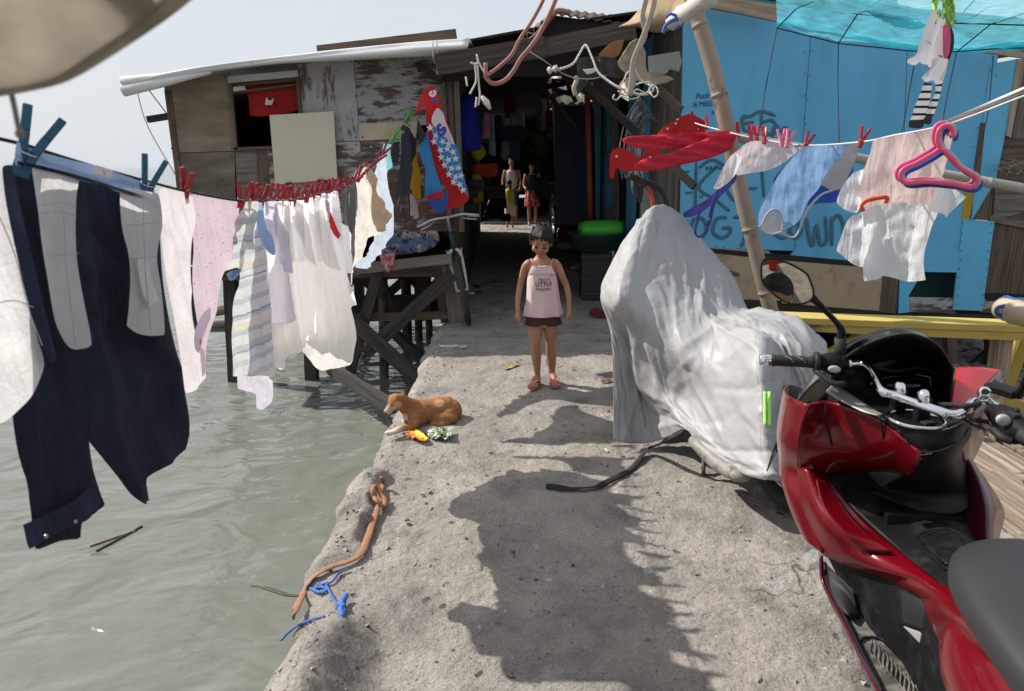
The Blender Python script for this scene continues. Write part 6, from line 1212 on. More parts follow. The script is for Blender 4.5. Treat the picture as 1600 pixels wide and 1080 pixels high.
# flip-flops
m_sole=M('flip_flop_sole',(.30,.10,.14),rough=.6); m_thong=M('pink_thong',(.78,.30,.34),rough=.5,bump=0)
for k,(H_,T,d,sd) in enumerate(feet):
    c0=V3(H_.x,H_.y,0)-d*.035; L=(V3(T.x,T.y,0)-c0).length+.045
    pts=[]
    for i in range(28):
        a=2*math.pi*i/28; u=.5-.5*math.cos(a); wdt=.026+.013*u; pts.append(c0+d*(L*u)+sd*(math.sin(a)/max(abs(math.sin(a)),1e-6)*wdt*abs(math.sin(a))**.6)+V3(0,0,.018))
    mb=MB(); mb.plate(pts,.014,(0,0,1)); s_=mb.build('flip_flop',m_sole,girl)
    tp=V3(T.x,T.y,.033)+d*.008
    for sg in (-1,1):
        mb=MB(); mb.tube(cr([tp,tp-d*.025+sd*sg*.022+V3(0,0,.022),tp-d*.065+sd*sg*.036+V3(0,0,.006)],5),.0055,6,flat=.6,nrm=(0,0,1)); st=mb.build('thong',m_thong,s_,smooth=True)
# ================================================================ THE DOG
m_dog=M('tan_dog_fur',(.45,.19,.065),rough=.9,scale=(1,1,2.2),bump=.9,bs=130,bdist=.006)
dog=thing('dog',G(655,665,0),'ginger dog with white paws lying on the concrete edge looking out over the water','dog')
dY=3.85
def D(x,y,z=None,Y=None):
    return P(x,y,Y or dY)
mb=MB(); Yd=3.92
# trunk
limb(mb,[P(703,642,4.0),P(690,641,3.99),P(672,643,3.96),P(655,644,3.93),P(643,642,3.9)],[.078,.088,.080,.082,.066],seg=20)
mb.ell(P(699,640,4.0),(.062,.075,.085)); mb.ell(P(700,652,3.93),(.062,.05,.06)) ; mb.ell(P(694,655,3.9),(.085,.035,.04)); mb.ell(P(652,652,3.88),(.058,.06,.07))
limb(mb,[P(703,660,3.92),P(688,665,3.86),P(676,664,3.86)],[.03,.028,.022])
# neck and head
limb(mb,[P(645,640,3.9),P(634,633,3.87),P(625,627,3.84)],[.066,.054,.046],seg=18)
hd=P(619.5,626.5,3.82); mb.ell(hd,(.052,.045,.046)); limb(mb,[hd+V3(-.01,0,-.006),P(611.5,636,3.81),P(605,643.5,3.80),P(602.8,646,3.80)],[.040,.028,.0205,.016],n=5)
mb.ell(P(614,630,3.80),(.022,.03,.02)); mb.ell(P(608,645,3.80),(.016,.014,.010))
# ears folded back
for x,y,Y in ((625,622,3.785),(628,617,3.86)): mb.ell(P(x,y,Y),(.026,.010,.014),Matrix.Rotation(R(-25),3,'Y'))
# front legs
limb(mb,[P(648,652,3.84),P(646,664,3.80),P(640,667,3.76),P(628,670,3.72),P(618,674,3.68)],[.045,.032,.024,.019,.018]); mb.ell(P(608.5,677,3.665),(.030,.020,.016)); mb.ell(P(615,675,3.67),(.03,.018,.015))
for i in range(3): mb.ell(P(604,677.5,3.645+.015*i),(.010,.008,.009))
limb(mb,[P(640,650,3.93),P(636,658,3.95),P(632,659,3.97)],[.034,.028,.02]); mb.ell(P(630,660,3.97),(.03,.02,.015))
# tail
limb(mb,[P(708,655,4.05),P(711,660,4.0),P(702,664,3.93)],[.018,.014,.008])
zmin=min(v[2] for v in mb.v)
dg_=body('body',mb,m_dog,dog,.006,3)
# colour patches written to the mesh by place on the body
me=dg_.data; ca=me.color_attributes.new('coat','FLOAT_COLOR','POINT'); off=np.array(dog.location)
spots=[(P(606,677,3.66),.085,(.62,.54,.48)),(P(605,645,3.8),.045,(.55,.42,.34)),(P(602,646,3.79),.014,(.03,.02,.02)),(P(612,640,3.78),.03,(.50,.34,.22)),(P(636,650,3.86),.035,(.55,.44,.34)),(P(686,629,3.93),.03,(.52,.30,.16)),(P(625,621,3.77),.018,(.22,.09,.05)),(P(622,633,3.78),.025,(.50,.33,.18)),(P(631,660,3.96),.04,(.6,.52,.46))]
for i,v in enumerate(me.vertices):
    p=np.array(v.co)+off; c=np.array([.36,.155,.06])*(1+.30*float(fbm(p[0]*11,p[2]*11+p[1]*7,3,5))+.22*float(fbm(p[0]*60,p[2]*90+p[1]*60,2,8)))
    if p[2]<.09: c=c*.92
    for q,r_,cc in spots:
        d_=np.linalg.norm(p-np.array(q)); 
        if d_<r_*1.3: k=float(1-sst(r_*.7,r_*1.3,d_)); c=c*(1-k)+np.array(cc)*k
    ca.data[i].color=(*c,1)
nt=m_dog.node_tree; at_=_n(nt,'ShaderNodeAttribute'); at_.attribute_name='coat'; nt.links.new(at_.outputs['Color'],nt.nodes['Principled BSDF'].inputs['Base Color'])
mb=MB(); mb.ell(P(602.3,646.2,3.788),(.010,.009,.008)); mb.build('nose',M('dog_nose',(.02,.015,.015),rough=.3),dog,smooth=True)
mb=MB(); mb.ell(P(612.5,633,3.777),(.008,.005,.005)); mb.build('eye',m_iris,dog,smooth=True)
mb=MB(); mb.tube(cr([P(604,650,3.785),P(609,649.5,3.778),P(613,645.5,3.775)],4),.0028,6); mb.build('mouth',M('dog_mouth',(.10,.04,.035),rough=.6),dog,smooth=True)
mb=MB(); q=[P(618,616,3.80),P(625,616,3.79),P(629,620,3.775),P(627,625,3.76),P(621,628,3.765),P(619,623,3.785)]; A=[]
mb.ell(P(624,622,3.775),(.024,.008,.016),Matrix.Rotation(R(28),3,'Y')); mb.build('ear',M('dog_ear_fur',(.28,.11,.045),rough=.9,var=.3,vs=30),dog,smooth=True)
# ================================================================ THE BICYCLE against the shed
bike=thing('bicycle',G(733,518,0),'mountain bike with white forks leaning at the shed corner, seen from the front','bicycle')
m_tyre=M('tyre',(.035,.033,.032),rough=.8,bump=.6,bs=120); m_fork=M('white_fork_paint',(.55,.50,.42),rough=.4,var=.2,vs=12,col2=(.3,.16,.07),thr=.62,s2=12); m_frame=M('dark_teal_frame',(.015,.06,.06),rough=.4); m_silver=M('brushed_silver',(.55,.55,.56),rough=.3,metal=.7,bump=0)
def wheel(c,axis,rad,tr,mat_t,parent,spokes=18,hubw=.05,name='wheel'):
    c=Vector(c); ax=Vector(axis).normalized(); x=ax.orthogonal().normalized(); y=ax.cross(x)
    w_=bpy.data.objects.new(name,None); COL.objects.link(w_); w_.parent=parent; w_.location=c-wloc(parent); w_.empty_display_size=.05
    mb=MB(); mb.tube([c+x*math.cos(a)*rad+y*math.sin(a)*rad for a in np.linspace(0,2*math.pi,49)[:-1]],tr,12,closed=True); mb.build('tyre',mat_t,w_,smooth=True)
    mb=MB(); mb.tube([c+x*math.cos(a)*(rad-tr-.006)+y*math.sin(a)*(rad-tr-.006) for a in np.linspace(0,2*math.pi,49)[:-1]],.009,8,closed=True)
    mb.build('rim',m_silver,w_,smooth=True)
    mb=MB()
    for i in range(spokes):
        a=2*math.pi*i/spokes; s_=1 if i%2 else -1; mb.tube([c+ax*hubw*.5*s_,c+x*math.cos(a)*(rad-tr)+y*math.sin(a)*(rad-tr)],.0013,4)
    mb.tube([c-ax*hubw,c+ax*hubw],.016,10); mb.build('hub',m_silver,w_,smooth=True)
    return w_
wb=G(737,521,0); wt=P(723,416,wb.y-.02)
RW=.32
c0=V3(wb.x-.035,wb.y+.22,.33); hd_=V3(.12,-.98,0).normalized()   # heading towards the viewer
ax=V3(hd_.y,-hd_.x,.0).normalized(); ax=(ax+V3(0,0,.10)).normalized()
fc=V3(-.47,6.5,.345)
def B(f,s,u): # forward, side (viewer's right), up from the front hub, bike leaning a little to the left
    l=R(-9); return fc+hd_*f+V3(-hd_.y,hd_.x,0)*(s*math.cos(l)+u*math.sin(l))+V3(0,0,u*math.cos(l)-s*math.sin(l))
axb=(B(0,1,0)-B(0,0,0)).normalized()
wheel(B(0,0,0),axb,.315,.026,m_tyre,bike); wheel(B(-1.03,0,0),axb,.315,.026,m_tyre,bike)
for s in (-1,1):
    mb=MB(); mb.tube(cr([B(0,s*.052,-.01),B(-.02,s*.058,.15),B(-.05,s*.056,.32),B(-.075,s*.045,.37),B(-.08,s*.0,.39)],5),[.010,.011,.011,.012,.013,.013,.014,.014,.015,.016,.018,.018,.018,.018,.018,.018,.018,.018,.018,.018,.018],10); mb.build('fork',m_fork,bike,smooth=True)
    mb=MB(); mb.tube([B(-.03,s*.045,.30),B(-.0,s*.05,.33),B(-.03,s*.075,.40)],.008,6); mb.build('brake',m_silver,bike,smooth=True)
mb=MB(); mb.tube([B(-.075,0,.37),B(-.11,0,.56)],.022,12); mb.build('head_tube',m_frame,bike,smooth=True)
mb=MB(); mb.tube([B(-.11,0,.55),B(-.13,0,.66),B(-.09,0,.70)],.016,10); mb.build('stem',m_silver,bike,smooth=True)
mb=MB(); mb.tube(cr([B(-.12,-.29,.66),B(-.10,-.15,.70),B(-.085,0,.70),B(-.10,.15,.70),B(-.12,.29,.66)],5),.0135,10); mb.build('handlebar',m_silver,bike,smooth=True)
for s in (-1,1):
    mb=MB(); mb.tube([B(-.125,s*.30,.658),B(-.11,s*.19,.685)],.018,10); mb.build('grip',M('grey_grip',(.38,.38,.38),rough=.7),bike,smooth=True)
    mb=MB(); mb.tube(cr([B(-.08,s*.14,.675),B(-.03,s*.19,.655),B(-.03,s*.27,.635)],4),.007,6); mb.build('brake_lever',m_silver,bike,smooth=True)
for q,r_ in (([B(-.10,0,.53),B(-.60,0,.50)],.017),([B(-.085,0,.42),B(-.62,0,-.04)],.019),([B(-.62,0,-.04),B(-.66,0,.56)],.016),([B(-.66,.0,.44),B(-1.03,.05,0)],.009),([B(-.66,0,.44),B(-1.03,-.05,0)],.009),([B(-.62,0,-.04),B(-1.03,.05,0)],.010),([B(-.62,0,-.04),B(-1.03,-.05,0)],.010)):
    mb=MB(); mb.tube(q,r_,10); mb.build('frame_tube',m_frame,bike,smooth=True)
mb=MB(); A=[]
mb.ell(B(-.70,0,.60),(.07,.12,.03)); mb.ell(B(-.58,0,.60),(.025,.09,.022)); mb.build('saddle',m_rubber,bike,smooth=True)
mb=MB(); mb.lathe(B(-.62,.06,-.04),[(0,0),(.09,0),(.09,.006),(0,.006)],24,axis=tuple(axb)); mb.build('chainring',m_silver,bike)
mb=MB(); mb.tube([B(-.62,.07,-.04),B(-.50,.08,-.15),B(-.50,.14,-.15)],.010,8); mb.tube([B(-.62,-.07,-.04),B(-.74,-.08,.07),B(-.74,-.14,.07)],.010,8); mb.build('crank',m_silver,bike)
for s,f,u in ((1,-.50,-.15),(-1,-.74,.07)):
    mb=MB(); mb.bar(B(f,s*.13,u),B(f,s*.22,u),.07,.02); mb.build('pedal',m_rubber,bike)
for q in ([B(-.08,-.12,.69),B(.02,-.06,.60),B(-.02,-.02,.50),B(-.05,0,.40)],[B(-.08,.12,.69),B(.03,.05,.62),B(-.03,.04,.5),B(-.2,.02,.48)]):
    mb=MB(); mb.tube(cr(q,6),.0035,6); mb.build('cable',m_black,bike,smooth=True)
# ================================================================ PEOPLE DEEP IN THE ALLEY
def simple_person(px,py,Y,h,label,cat,top,bottom,hairc,arms,skirt=0.,facing=-1,hair_len=.1,tank=True):
    o=G(px,py,0); o=V3(P(px,py,Y).x,Y,0); t=thing('person',o,label,cat)
    def q(x,y,z): return o+V3(x*h,y*h,z*h)
    mb=MB()
    for z0,z1,rx,ry in ((.50,.60,.085,.06),(.58,.72,.085,.055),(.70,.80,.10,.055)):
        mb.ell(q(0,0,(z0+z1)/2),(rx*h,ry*h,(z1-z0)*h*.75))
    limb(mb,[q(0,0,.78),q(0,0,.87)],[.04*h,.03*h]); mb.ell(q(0,0,.93),(.048*h,.056*h,.066*h))
    for s in (-1,1):
        limb(mb,[q(s*.05,0,.52),q(s*.052,-.01,.28),q(s*.055,.01,.05)],[.05*h,.034*h,.022*h]); limb(mb,[q(s*.055,.01,.04),q(s*.058,facing*.07,.018)],[.022*h,.016*h])
    for s,pts in arms:
        limb(mb,[q(s*.105,0,.79)]+[q(*p) for p in pts],[.028*h]+[.022*h]*(len(pts)-1)+[.017*h]); e=q(*pts[-1]); mb.ell(e,(.022*h,.02*h,.03*h))
        for k in range(4): limb(mb,[e,e+V3((k-1.5)*.010*h,0,.045*h if pts[-1][2]>.6 else -.045*h)],[.008*h,.006*h],n=2,seg=6)
    body('body',mb,m_skin,t,.014,2)
    mb=MB(); A=[]
    for z,rx,ry in ((.50,.098,.068),(.60,.092,.064),(.72,.098,.064),(.80,.082,.058)): A.append([q(rx*math.cos(a),ry*math.sin(a),z) for a in np.linspace(0,2*math.pi,25)])
    mb.grid(cr2(A,1,4)); mb.build('top',top,t,smooth=True,solid=.006)
    if skirt:
        A=[]
        for z,rx,ry in ((.56,.095,.066),(.46,.11,.08),(skirt,.13,.10)): A.append([q((rx+.008*math.sin(a*8))*math.cos(a),(ry+.008*math.sin(a*8))*math.sin(a),z) for a in np.linspace(0,2*math.pi,33)])
        mb=MB(); mb.grid(cr2(A,1,4)); mb.build('skirt',bottom,t,smooth=True,solid=.006)
    else:
        mb=MB()
        for s in (-1,1): limb(mb,[q(s*.048,0,.53),q(s*.054,0,.40),q(s*.056,0,.30)],[.062*h,.055*h,.048*h])
        body('trousers',mb,bottom,t,.014,1)
    mb=MB(); mb.ell(q(0,-.008*facing if facing>0 else .01,.945),(.055*h,.060*h,.058*h)); 
    if hair_len>.1: mb.ell(q(0,.018,.88),(.052*h,.04*h,.09*h))
    body('hair',mb,m_hair,t,.012,2); return t
simple_person(801,346,17.4,1.62,'adult in a grey white tank top standing behind the child in yellow','adult',M('grey_tank',(.50,.50,.52)),M('dark_shorts',(.03,.03,.04)),m_hair,[(-1,[(-.14,-.01,.64),(-.13,-.08,.54)]),(1,[(.14,-.01,.64),(.13,-.08,.56)])])
simple_person(797,352,16.1,1.12,'child in a yellow top and white trousers with a raised arm, back to the viewer','child',M('yellow_top',(.72,.62,.04)),M('white_trousers',(.62,.62,.60)),m_hair,[(-1,[(-.15,.0,.66),(-.14,.02,.54)]),(1,[(.20,.02,.78),(.23,.04,.90)])],facing=1,hair_len=.2)
simple_person(832,346,16.9,1.5,'woman in a dark top and red flowered skirt beside the adult in tank top','woman',M('black_top',(.012,.012,.014)),M('flowered_skirt',(.30,.02,.03),col2=(.55,.45,.42),thr=.58,s2=20),m_hair,[(-1,[(-.13,-.02,.64),(-.10,-.10,.58)]),(1,[(.13,-.02,.64),(.11,-.1,.58)])],skirt=.30)
# alley bicycle
ab=thing('bicycle',(P(865,350,14.).x,14.,0),'dark bicycle with a wire basket parked at the right of the alley','bicycle')
ax_=P(864,350,14.).x
wheel((ax_,14.,.33),(1,.12,0),.31,.022,m_tyre,ab,14); wheel((ax_+.1,15.,.33),(1,.12,0),.31,.022,m_tyre,ab,14)
mb=MB()
for q in ([(ax_-.05,14,.33),(ax_-.04,14.05,.75),(ax_,14.1,1.0)],[(ax_+.05,14,.33),(ax_+.04,14.05,.75),(ax_,14.1,1.0)],[(ax_-.28,14.2,1.05),(ax_,14.1,1.08),(ax_+.28,14.2,1.05)],[(ax_,14.12,.8),(ax_+.06,14.65,.45)],[(ax_+.06,14.65,.45),(ax_+.06,14.75,.9)],[(ax_+.1,15,.33),(ax_+.06,14.65,.45)]): mb.tube(q,.014,8)
mb.build('frame',m_silver,ab,smooth=True)
mb=MB()
for i in range(7):
    x=ax_-.14+i*.047; mb.tube([(x,13.75,.78),(x,13.72,1.0)],.004,4); 
for z in (.78,.85,.92,1.0): mb.tube([(ax_-.15,13.98,z),(ax_-.15,13.74,z),(ax_+.15,13.74,z),(ax_+.15,13.98,z)],.004,4)
mb.build('basket',m_silver,ab)
mb=MB(); mb.ell((ax_+.06,14.75,.93),(.07,.12,.03)); mb.build('saddle',m_rubber,ab,smooth=True)
# slippers and litter
m_slp=M('brown_slipper',(.18,.10,.08))
for (x,y,mt,lb,rz) in ((770,444,m_slp,'left brown slipper on the shaded concrete at the left of the girl',.3),(780,443,m_slp,'right brown slipper on the shaded concrete at the left of the girl',-.2),(898,419,M('white_slipper',(.5,.5,.5)),'pale slipper left of the black crate',.9)):
    c=G(x,y,0); mb=MB(); pts=[c+V3(math.cos(a+rz)*.0,0,0)+Matrix.Rotation(rz,3,'Z')@V3(math.cos(a)*.11,math.sin(a)*.04*(1+.2*math.cos(a)),.022) for a in np.linspace(0,6.28,21)[:-1]]; mb.plate(pts,.02,(0,0,1))
    t=thing('slipper',c,lb,'slipper'); mb.build('sole',mt,t); mb=MB(); R_=Matrix.Rotation(rz,3,'Z'); mb.tube(cr([c+R_@V3(.02,-.04,.02),c+R_@V3(.05,0,.055),c+R_@V3(.02,.04,.02)],5),.010,6,flat=.5,nrm=(1,0,0)); mb.build('strap',mt,t,smooth=True)
o=cloth('rag',[(922,484),(932,480),(942,484),(955,492),(945,500),(930,497),(921,492)],G(938,492,.03),0,M('maroon_rag',(.10,.015,.02)),puff=.03,fold=.02,fk=40); tag(o,'dark maroon rag on the concrete left of the covered motorbike','rag')
# ================================================================ COVERED MOTORBIKE
mbk=thing('covered_motorbike',(1.05,3.2,0),'motorbike under a crumpled silver grey cover with two green reflective strips','motorbike')
m_cov=M('silver_cover',(.34,.34,.345),rough=.5,var=.05,vs=5,spec=.4,bump=.35,bs=9,bdist=.02,col2=(.25,.25,.255),thr=.66,s2=4,sharp=.1)
nt=m_cov.node_tree; b=nt.nodes['Principled BSDF']; old=b.inputs['Normal'].links[0].from_socket
tcn=_n(nt,'ShaderNodeTexCoord'); nz=_n(nt,'ShaderNodeTexNoise',Scale=5.,Detail=3.); nt.links.new(tcn.outputs['Object'],nz.inputs['Vector'])
mxx_=_n(nt,'ShaderNodeMix',data_type='RGBA',blend_type='LINEAR_LIGHT'); mxx_.inputs[0].default_value=.12; nt.links.new(tcn.outputs['Object'],mxx_.inputs[6]); nt.links.new(nz.outputs['Color'],mxx_.inputs[7])
for sc,st in ():
    vo=_n(nt,'ShaderNodeTexVoronoi',Scale=sc,feature='DISTANCE_TO_EDGE'); nt.links.new(mxx_.outputs[2],vo.inputs['Vector'])
    rg=_n(nt,'ShaderNodeMapRange'); rg.inputs['From Max'].default_value=.12; nt.links.new(vo.outputs['Distance'],rg.inputs[0])
    bp2=_n(nt,'ShaderNodeBump'); bp2.inputs['Strength'].default_value=st; bp2.inputs['Distance'].default_value=.012; nt.links.new(rg.outputs[0],bp2.inputs['Height']); nt.links.new(old,bp2.inputs['Normal']); old=bp2.outputs[0]
nt.links.new(old,b.inputs['Normal'])
T=[[(1003,342,4.05),(1012,331,4.08),(1024,323,4.12),(1040,336,4.14),(1062,364,4.08),(1092,398,4.0),(1120,428,3.9),(1142,486,3.62),(1165,493,3.45),(1190,498,3.3),(1221,508,3.15),(1253,541,2.98),(1272,580,2.9),(1276,612,2.88)],
[(980,369,3.90),(992,365,3.86),(1008,362,3.86),(1028,380,3.86),(1052,400,3.82),(1075,430,3.74),(1096,455,3.66),(1120,493,3.48),(1150,503,3.30),(1182,512,3.08),(1212,520,3.02),(1240,548,2.92),(1262,590,2.87),(1274,625,2.86)],
[(948,425,3.76),(962,420,3.66),(985,415,3.60),(1010,430,3.60),(1036,450,3.56),(1058,480,3.46),(1080,500,3.38),(1110,520,3.30),(1145,530,3.12),(1184,535,2.90),(1212,545,2.92),(1236,580,2.88),(1256,620,2.84),(1270,650,2.84)],
[(938,462,3.66),(950,468,3.54),(968,474,3.42),(995,490,3.40),(1020,510,3.36),(1042,535,3.31),(1068,552,3.24),(1105,565,3.15),(1145,580,2.97),(1187,590,2.76),(1212,600,2.82),(1234,630,2.82),(1252,665,2.80),(1266,690,2.82)],
[(954,520,3.62),(964,528,3.60),(985,535,3.62),(1000,560,3.52),(1025,590,3.42),(1048,610,3.36),(1075,620,3.25),(1108,635,3.05),(1148,650,2.85),(1190,660,2.64),(1215,665,2.70),(1236,685,2.74),(1250,710,2.76),(1262,730,2.80)],
[(958,610,3.53),(972,618,3.54),(992,625,3.58),(1014,640,3.56),(1036,640,3.40),(1058,652,3.22),(1085,672,3.08),(1115,692,2.92),(1150,708,2.76),(1195,716,2.56),(1220,718,2.62),(1240,725,2.70),(1252,742,2.74),(1260,750,2.80)],
[(959,689,3.47),(975,692,3.47),(995,693,3.50),(1020,691,3.48),(1048,682,3.36),(1073,671,3.12),(1096,703,2.98),(1125,725,2.82),(1160,739,2.68),(1202,751,2.50),(1226,752,2.57),(1244,751,2.66),(1254,764,2.72),(1262,765,2.80)]]
front=[[P(*q) for q in r_] for r_ in T]
n0=len(T[0]); bk=[]
for dx_,dy_,f in ((.36,.30,.12),(.34,.36,.30),(.28,.34,.66),(.16,.18,.95)):
    row=[]
    for j in range(n0):
        p=front[0][j]; e=min(1,j/3,(n0-1-j)/2.); h=front[-1][j]; row.append(V3(p.x+dx_*e,p.y+dy_*e,p.z*f if e>0 else p.z*(1-(1-f))))
        if e==0: row[-1]=front[0][j]*f+front[-1][j]*(1-f)+V3(.06*(1-f),.05,0)
    bk.append(row)
A=cr2(bk+front,15,15)
du=np.gradient(A,axis=1); dv=np.gradient(A,axis=0); Nn=np.cross(du,dv); Nn/=np.linalg.norm(Nn,axis=-1,keepdims=True)+1e-9
x,y,z=A[...,0],A[...,1],A[...,2]
u=x*.8-y*.7
rid=1-np.abs(fbm(u*6+z*3.1,z*5-u*2.,3,7))*3.2; rid2=1-np.abs(fbm(u*13-z*6,z*12+u*7,3,19))*3
diag=1-np.abs(np.sin((u*.75+z*.66)*15+fbm(u*3,z*3,2,9)*4))**.6
D=.004*rid+.014*fbm(u*3,z*3,2,3)+.010*diag*np.clip(1.25-z,0,1)
rc_=np.random.default_rng(5); hh_,ww_=A.shape[:2]; II,JJ=np.meshgrid(np.arange(hh_)/15.,np.arange(ww_)/15.*.62,indexing='ij'); II=II*.9
for n_,(l0,l1,h0,w0) in ((34,(1.2,3.6,.018,.20)),(120,(.4,1.6,.013,.10)),(300,(.2,.8,.0075,.055)),(300,(.1,.4,.0035,.03))):
    for _ in range(n_):
        a0=rc_.uniform(0,II.max()); b0=rc_.uniform(0,JJ.max()); th=rc_.choice([.35,1.25,-.5,.9])+rc_.normal()*.35; L_=rc_.uniform(l0,l1); ca_,sa_=math.cos(th),math.sin(th)
        s_=(II-a0)*sa_+(JJ-b0)*ca_; d_=(II-a0)*ca_-(JJ-b0)*sa_+.10*np.sin(s_*2.2); hgt_=h0*rc_.uniform(.4,1.)*rc_.choice([-1,1],p=[.35,.65])
        D=D+hgt_*np.exp(-np.abs(d_)/(w0*rc_.uniform(.6,1.3)))*np.exp(-(s_/L_)**4)
k=4*15; edge=np.ones(A.shape[:2]); edge[:, :3]*=.4; edge[:,-3:]*=.4; edge[k-6:k+7]*=.45
A=A+Nn*(D*edge)[...,None]*(1 if np.mean(Nn[k:,:,1])<0 else -1)
mb=MB(); mb.grid(A,(3,3)); mb.build('cover',m_cov,mbk,smooth=True,solid=.004)
mb=MB(); mb.tube([Vector(A[i,9*15-1])+V3(0,-.003,0) for i in range(k+2,A.shape[0])],.0022,5); mb.build('seam',m_cov,mbk)
m_refl=M('green_reflective_strip',(.35,.80,.12),rough=.4,bump=0)
def onc(px,py):
    """nearest spot of the cover to a sight line"""
    d=ray(px,py); d=d/np.linalg.norm(d); B_=A[k:].reshape(-1,3); v=B_-CAM; c=np.cross(v,d); i=np.argsort(np.linalg.norm(c,axis=1))[:6]; t=np.min(v[i]@d); return Vector(CAM+d*(t-.012))
for x0 in (1192.5,1199.5):
    rows=[[onc(x0+dx_,yy) for dx_ in (0,2.5,5)] for yy in np.linspace(612,665,7)]
    t_=np.array([[list(q) for q in r_] for r_ in rows]); dd=np.linalg.norm(t_-CAM,axis=-1); fit=np.polyfit(np.arange(7),dd.mean(1),1)
    rows=[[Vector(CAM+(t_[i,j]-CAM)/dd[i,j]*(np.polyval(fit,i)-.008)) for j in range(3)] for i in range(7)]
    mb=MB(); mb.grid(cr2(rows,1,2)); mb.build('reflective_strip',m_refl,mbk,smooth=True,solid=.002)
# what shows under the hem
m_grime=M('grimy_metal',(.10,.095,.09),rough=.6,metal=.3,var=.5,vs=20,bump=.6,bs=40); m_wpl=M('dirty_white_casting',(.22,.21,.19),rough=.5,var=.4,vs=16,col2=(.15,.08,.05),thr=.58,s2=12)
hdir=V3(-.33,1.0,0).normalized(); sdir=V3(hdir.y,-hdir.x,0)
rw=G(1228,797,.0)+V3(0,.02,.29); rw.z=.29
wheel(rw,(sdir.x,sdir.y,0),.245,.045,m_tyre,mbk,0,.05); 
wc=[o for o in mbk.children if o.name.startswith('wheel')][-1]
mb=MB()
for i in range(5):
    a=2*math.pi*i/5; mb.bar(rw+sdir*0.01,rw+hdir*math.cos(a)*.19+V3(0,0,math.sin(a)*.19),.03,.035,sdir)
mb.build('cast_spoke',m_silver,wc,bevel=.004)
wheel(rw+hdir*1.2,(sdir.x,sdir.y,0),.25,.04,m_tyre,mbk,12,.05)
mb=MB(); q=G(1145,728,.17); limb(mb,[P(1085,690,3.05),P(1120,722,2.88),P(1150,742,2.72)],[.03,.038,.03]); mb.ell(P(1158,742,2.7),(.05,.04,.03)); mb.build('engine_case',m_wpl,mbk,smooth=True)
mb=MB(); mb.bar(rw+hdir*.15+V3(0,0,.02),rw+hdir*.75+V3(0,0,-.0),.2,.16); mb.bar(rw+hdir*.75+V3(0,0,-.02),rw+hdir*1.1+V3(0,0,.25),.14,.08); mb.build('engine_block',m_grime,mbk,bevel=.02)
mb=MB(); limb(mb,[rw+hdir*.5-sdir*.1+V3(0,0,-.1),rw+hdir*.4-sdir*.16+V3(0,0,-.28)],[.012,.010]); mb.build('side_stand',m_grime,mbk,smooth=True)
mb=MB()
for s in (-1,1): mb.tube([rw+hdir*1.2+sdir*.08*s,rw+hdir*1.08+sdir*.08*s+V3(0,0,.32)],.018,8)
mb.build('fork',m_grime,mbk)
# webbing strap trailing on the ground
def gq(x,y,z=.01): p=G(x,y,0); return V3(p.x,p.y,float(pathz(p.x,p.y))+z)
q=cr([P(1070,672,3.15),P(1040,690,3.2),gq(1012,712,.03),gq(985,735),gq(945,757),gq(925,765),gq(890,767),gq(853,765)],6)
mb=MB(); rowa=[]
for i,p in enumerate(q):
    t_=(q[min(i+1,len(q)-1)]-q[max(i-1,0)]); t_/=np.linalg.norm(t_); sd_=np.cross(t_,[0,0,1]); sd_/=np.linalg.norm(sd_)+1e-9; tw=.5*math.sin(i*.35); n_=sd_*math.cos(tw)+np.array([0,0,1])*math.sin(tw)*.7
    rowa.append([p-n_*.017+np.array([0,0,.012*abs(math.sin(tw))]),p+np.array([0,0,.004]),p+n_*.017+np.array([0,0,.012*abs(math.sin(tw))])])
mb.grid(np.array(rowa)); mb.build('webbing_strap',M('black_webbing',(.015,.015,.017),rough=.8,bump=.4,bs=200),mbk,smooth=True,solid=.003)
# curved handle sticking up behind the cover
hf=thing('push_cart',P(1040,330,4.35)*1,'cart whose black and red curved handles stick up behind the covered motorbike','cart'); hf.location.z=0
for nm,q,r_,mt in (('handle',[(983,274),(1000,281),(1020,288),(1034,300),(1041,320),(1044,345),(1046,420)],.017,m_rubber),('handle',[(1001,286),(1012,294),(1018,306),(1021,330),(1024,420)],.015,M('red_tube',(.35,.05,.03),rough=.5,var=.3)),('grip',[(982,274),(994,279)],.022,m_rubber),('grip',[(1000,279),(1008,292)],.021,m_rubber)):
    mb=MB(); mb.tube(cr([P(x_,y_,4.35) for x_,y_ in q],6),r_,10); mb.build(nm,mt,hf,smooth=True)
pj=P(1044,420,4.35)
for x_ in (P(1046,420,4.35).x,P(1024,420,4.35).x): 
    mb=MB(); mb.tube([(x_,4.35,P(1046,418,4.35).z),(x_,4.35,.12)],.015,8); mb.build('upright',m_grime,hf)
mb=MB(); mb.bar((pj.x-.1,4.55,.14),(pj.x+.25,4.55,.14),.4,.04); mb.build('bed',w_brown,hf)
for dx_ in (-.08,.24):
    mb=MB(); mb.lathe((pj.x+dx_,4.6,.08),[(0,-.02),(.075,-.02),(.08,0),(.075,.02),(0,.02)],20,axis=(1,0,0)); mb.build('wheel',m_tyre,hf,smooth=True)
# dark garment hanging by the handle
o=cloth('cloth',[(990,283),(1003,284),(1006,300),(1003,318),(998,318),(990,305)],P(998,300,4.5),0,m_blk,puff=.02,fold=.02,fk=50,seed=3); tag(o,'dark cloth hanging beside the cart handles','cloth')
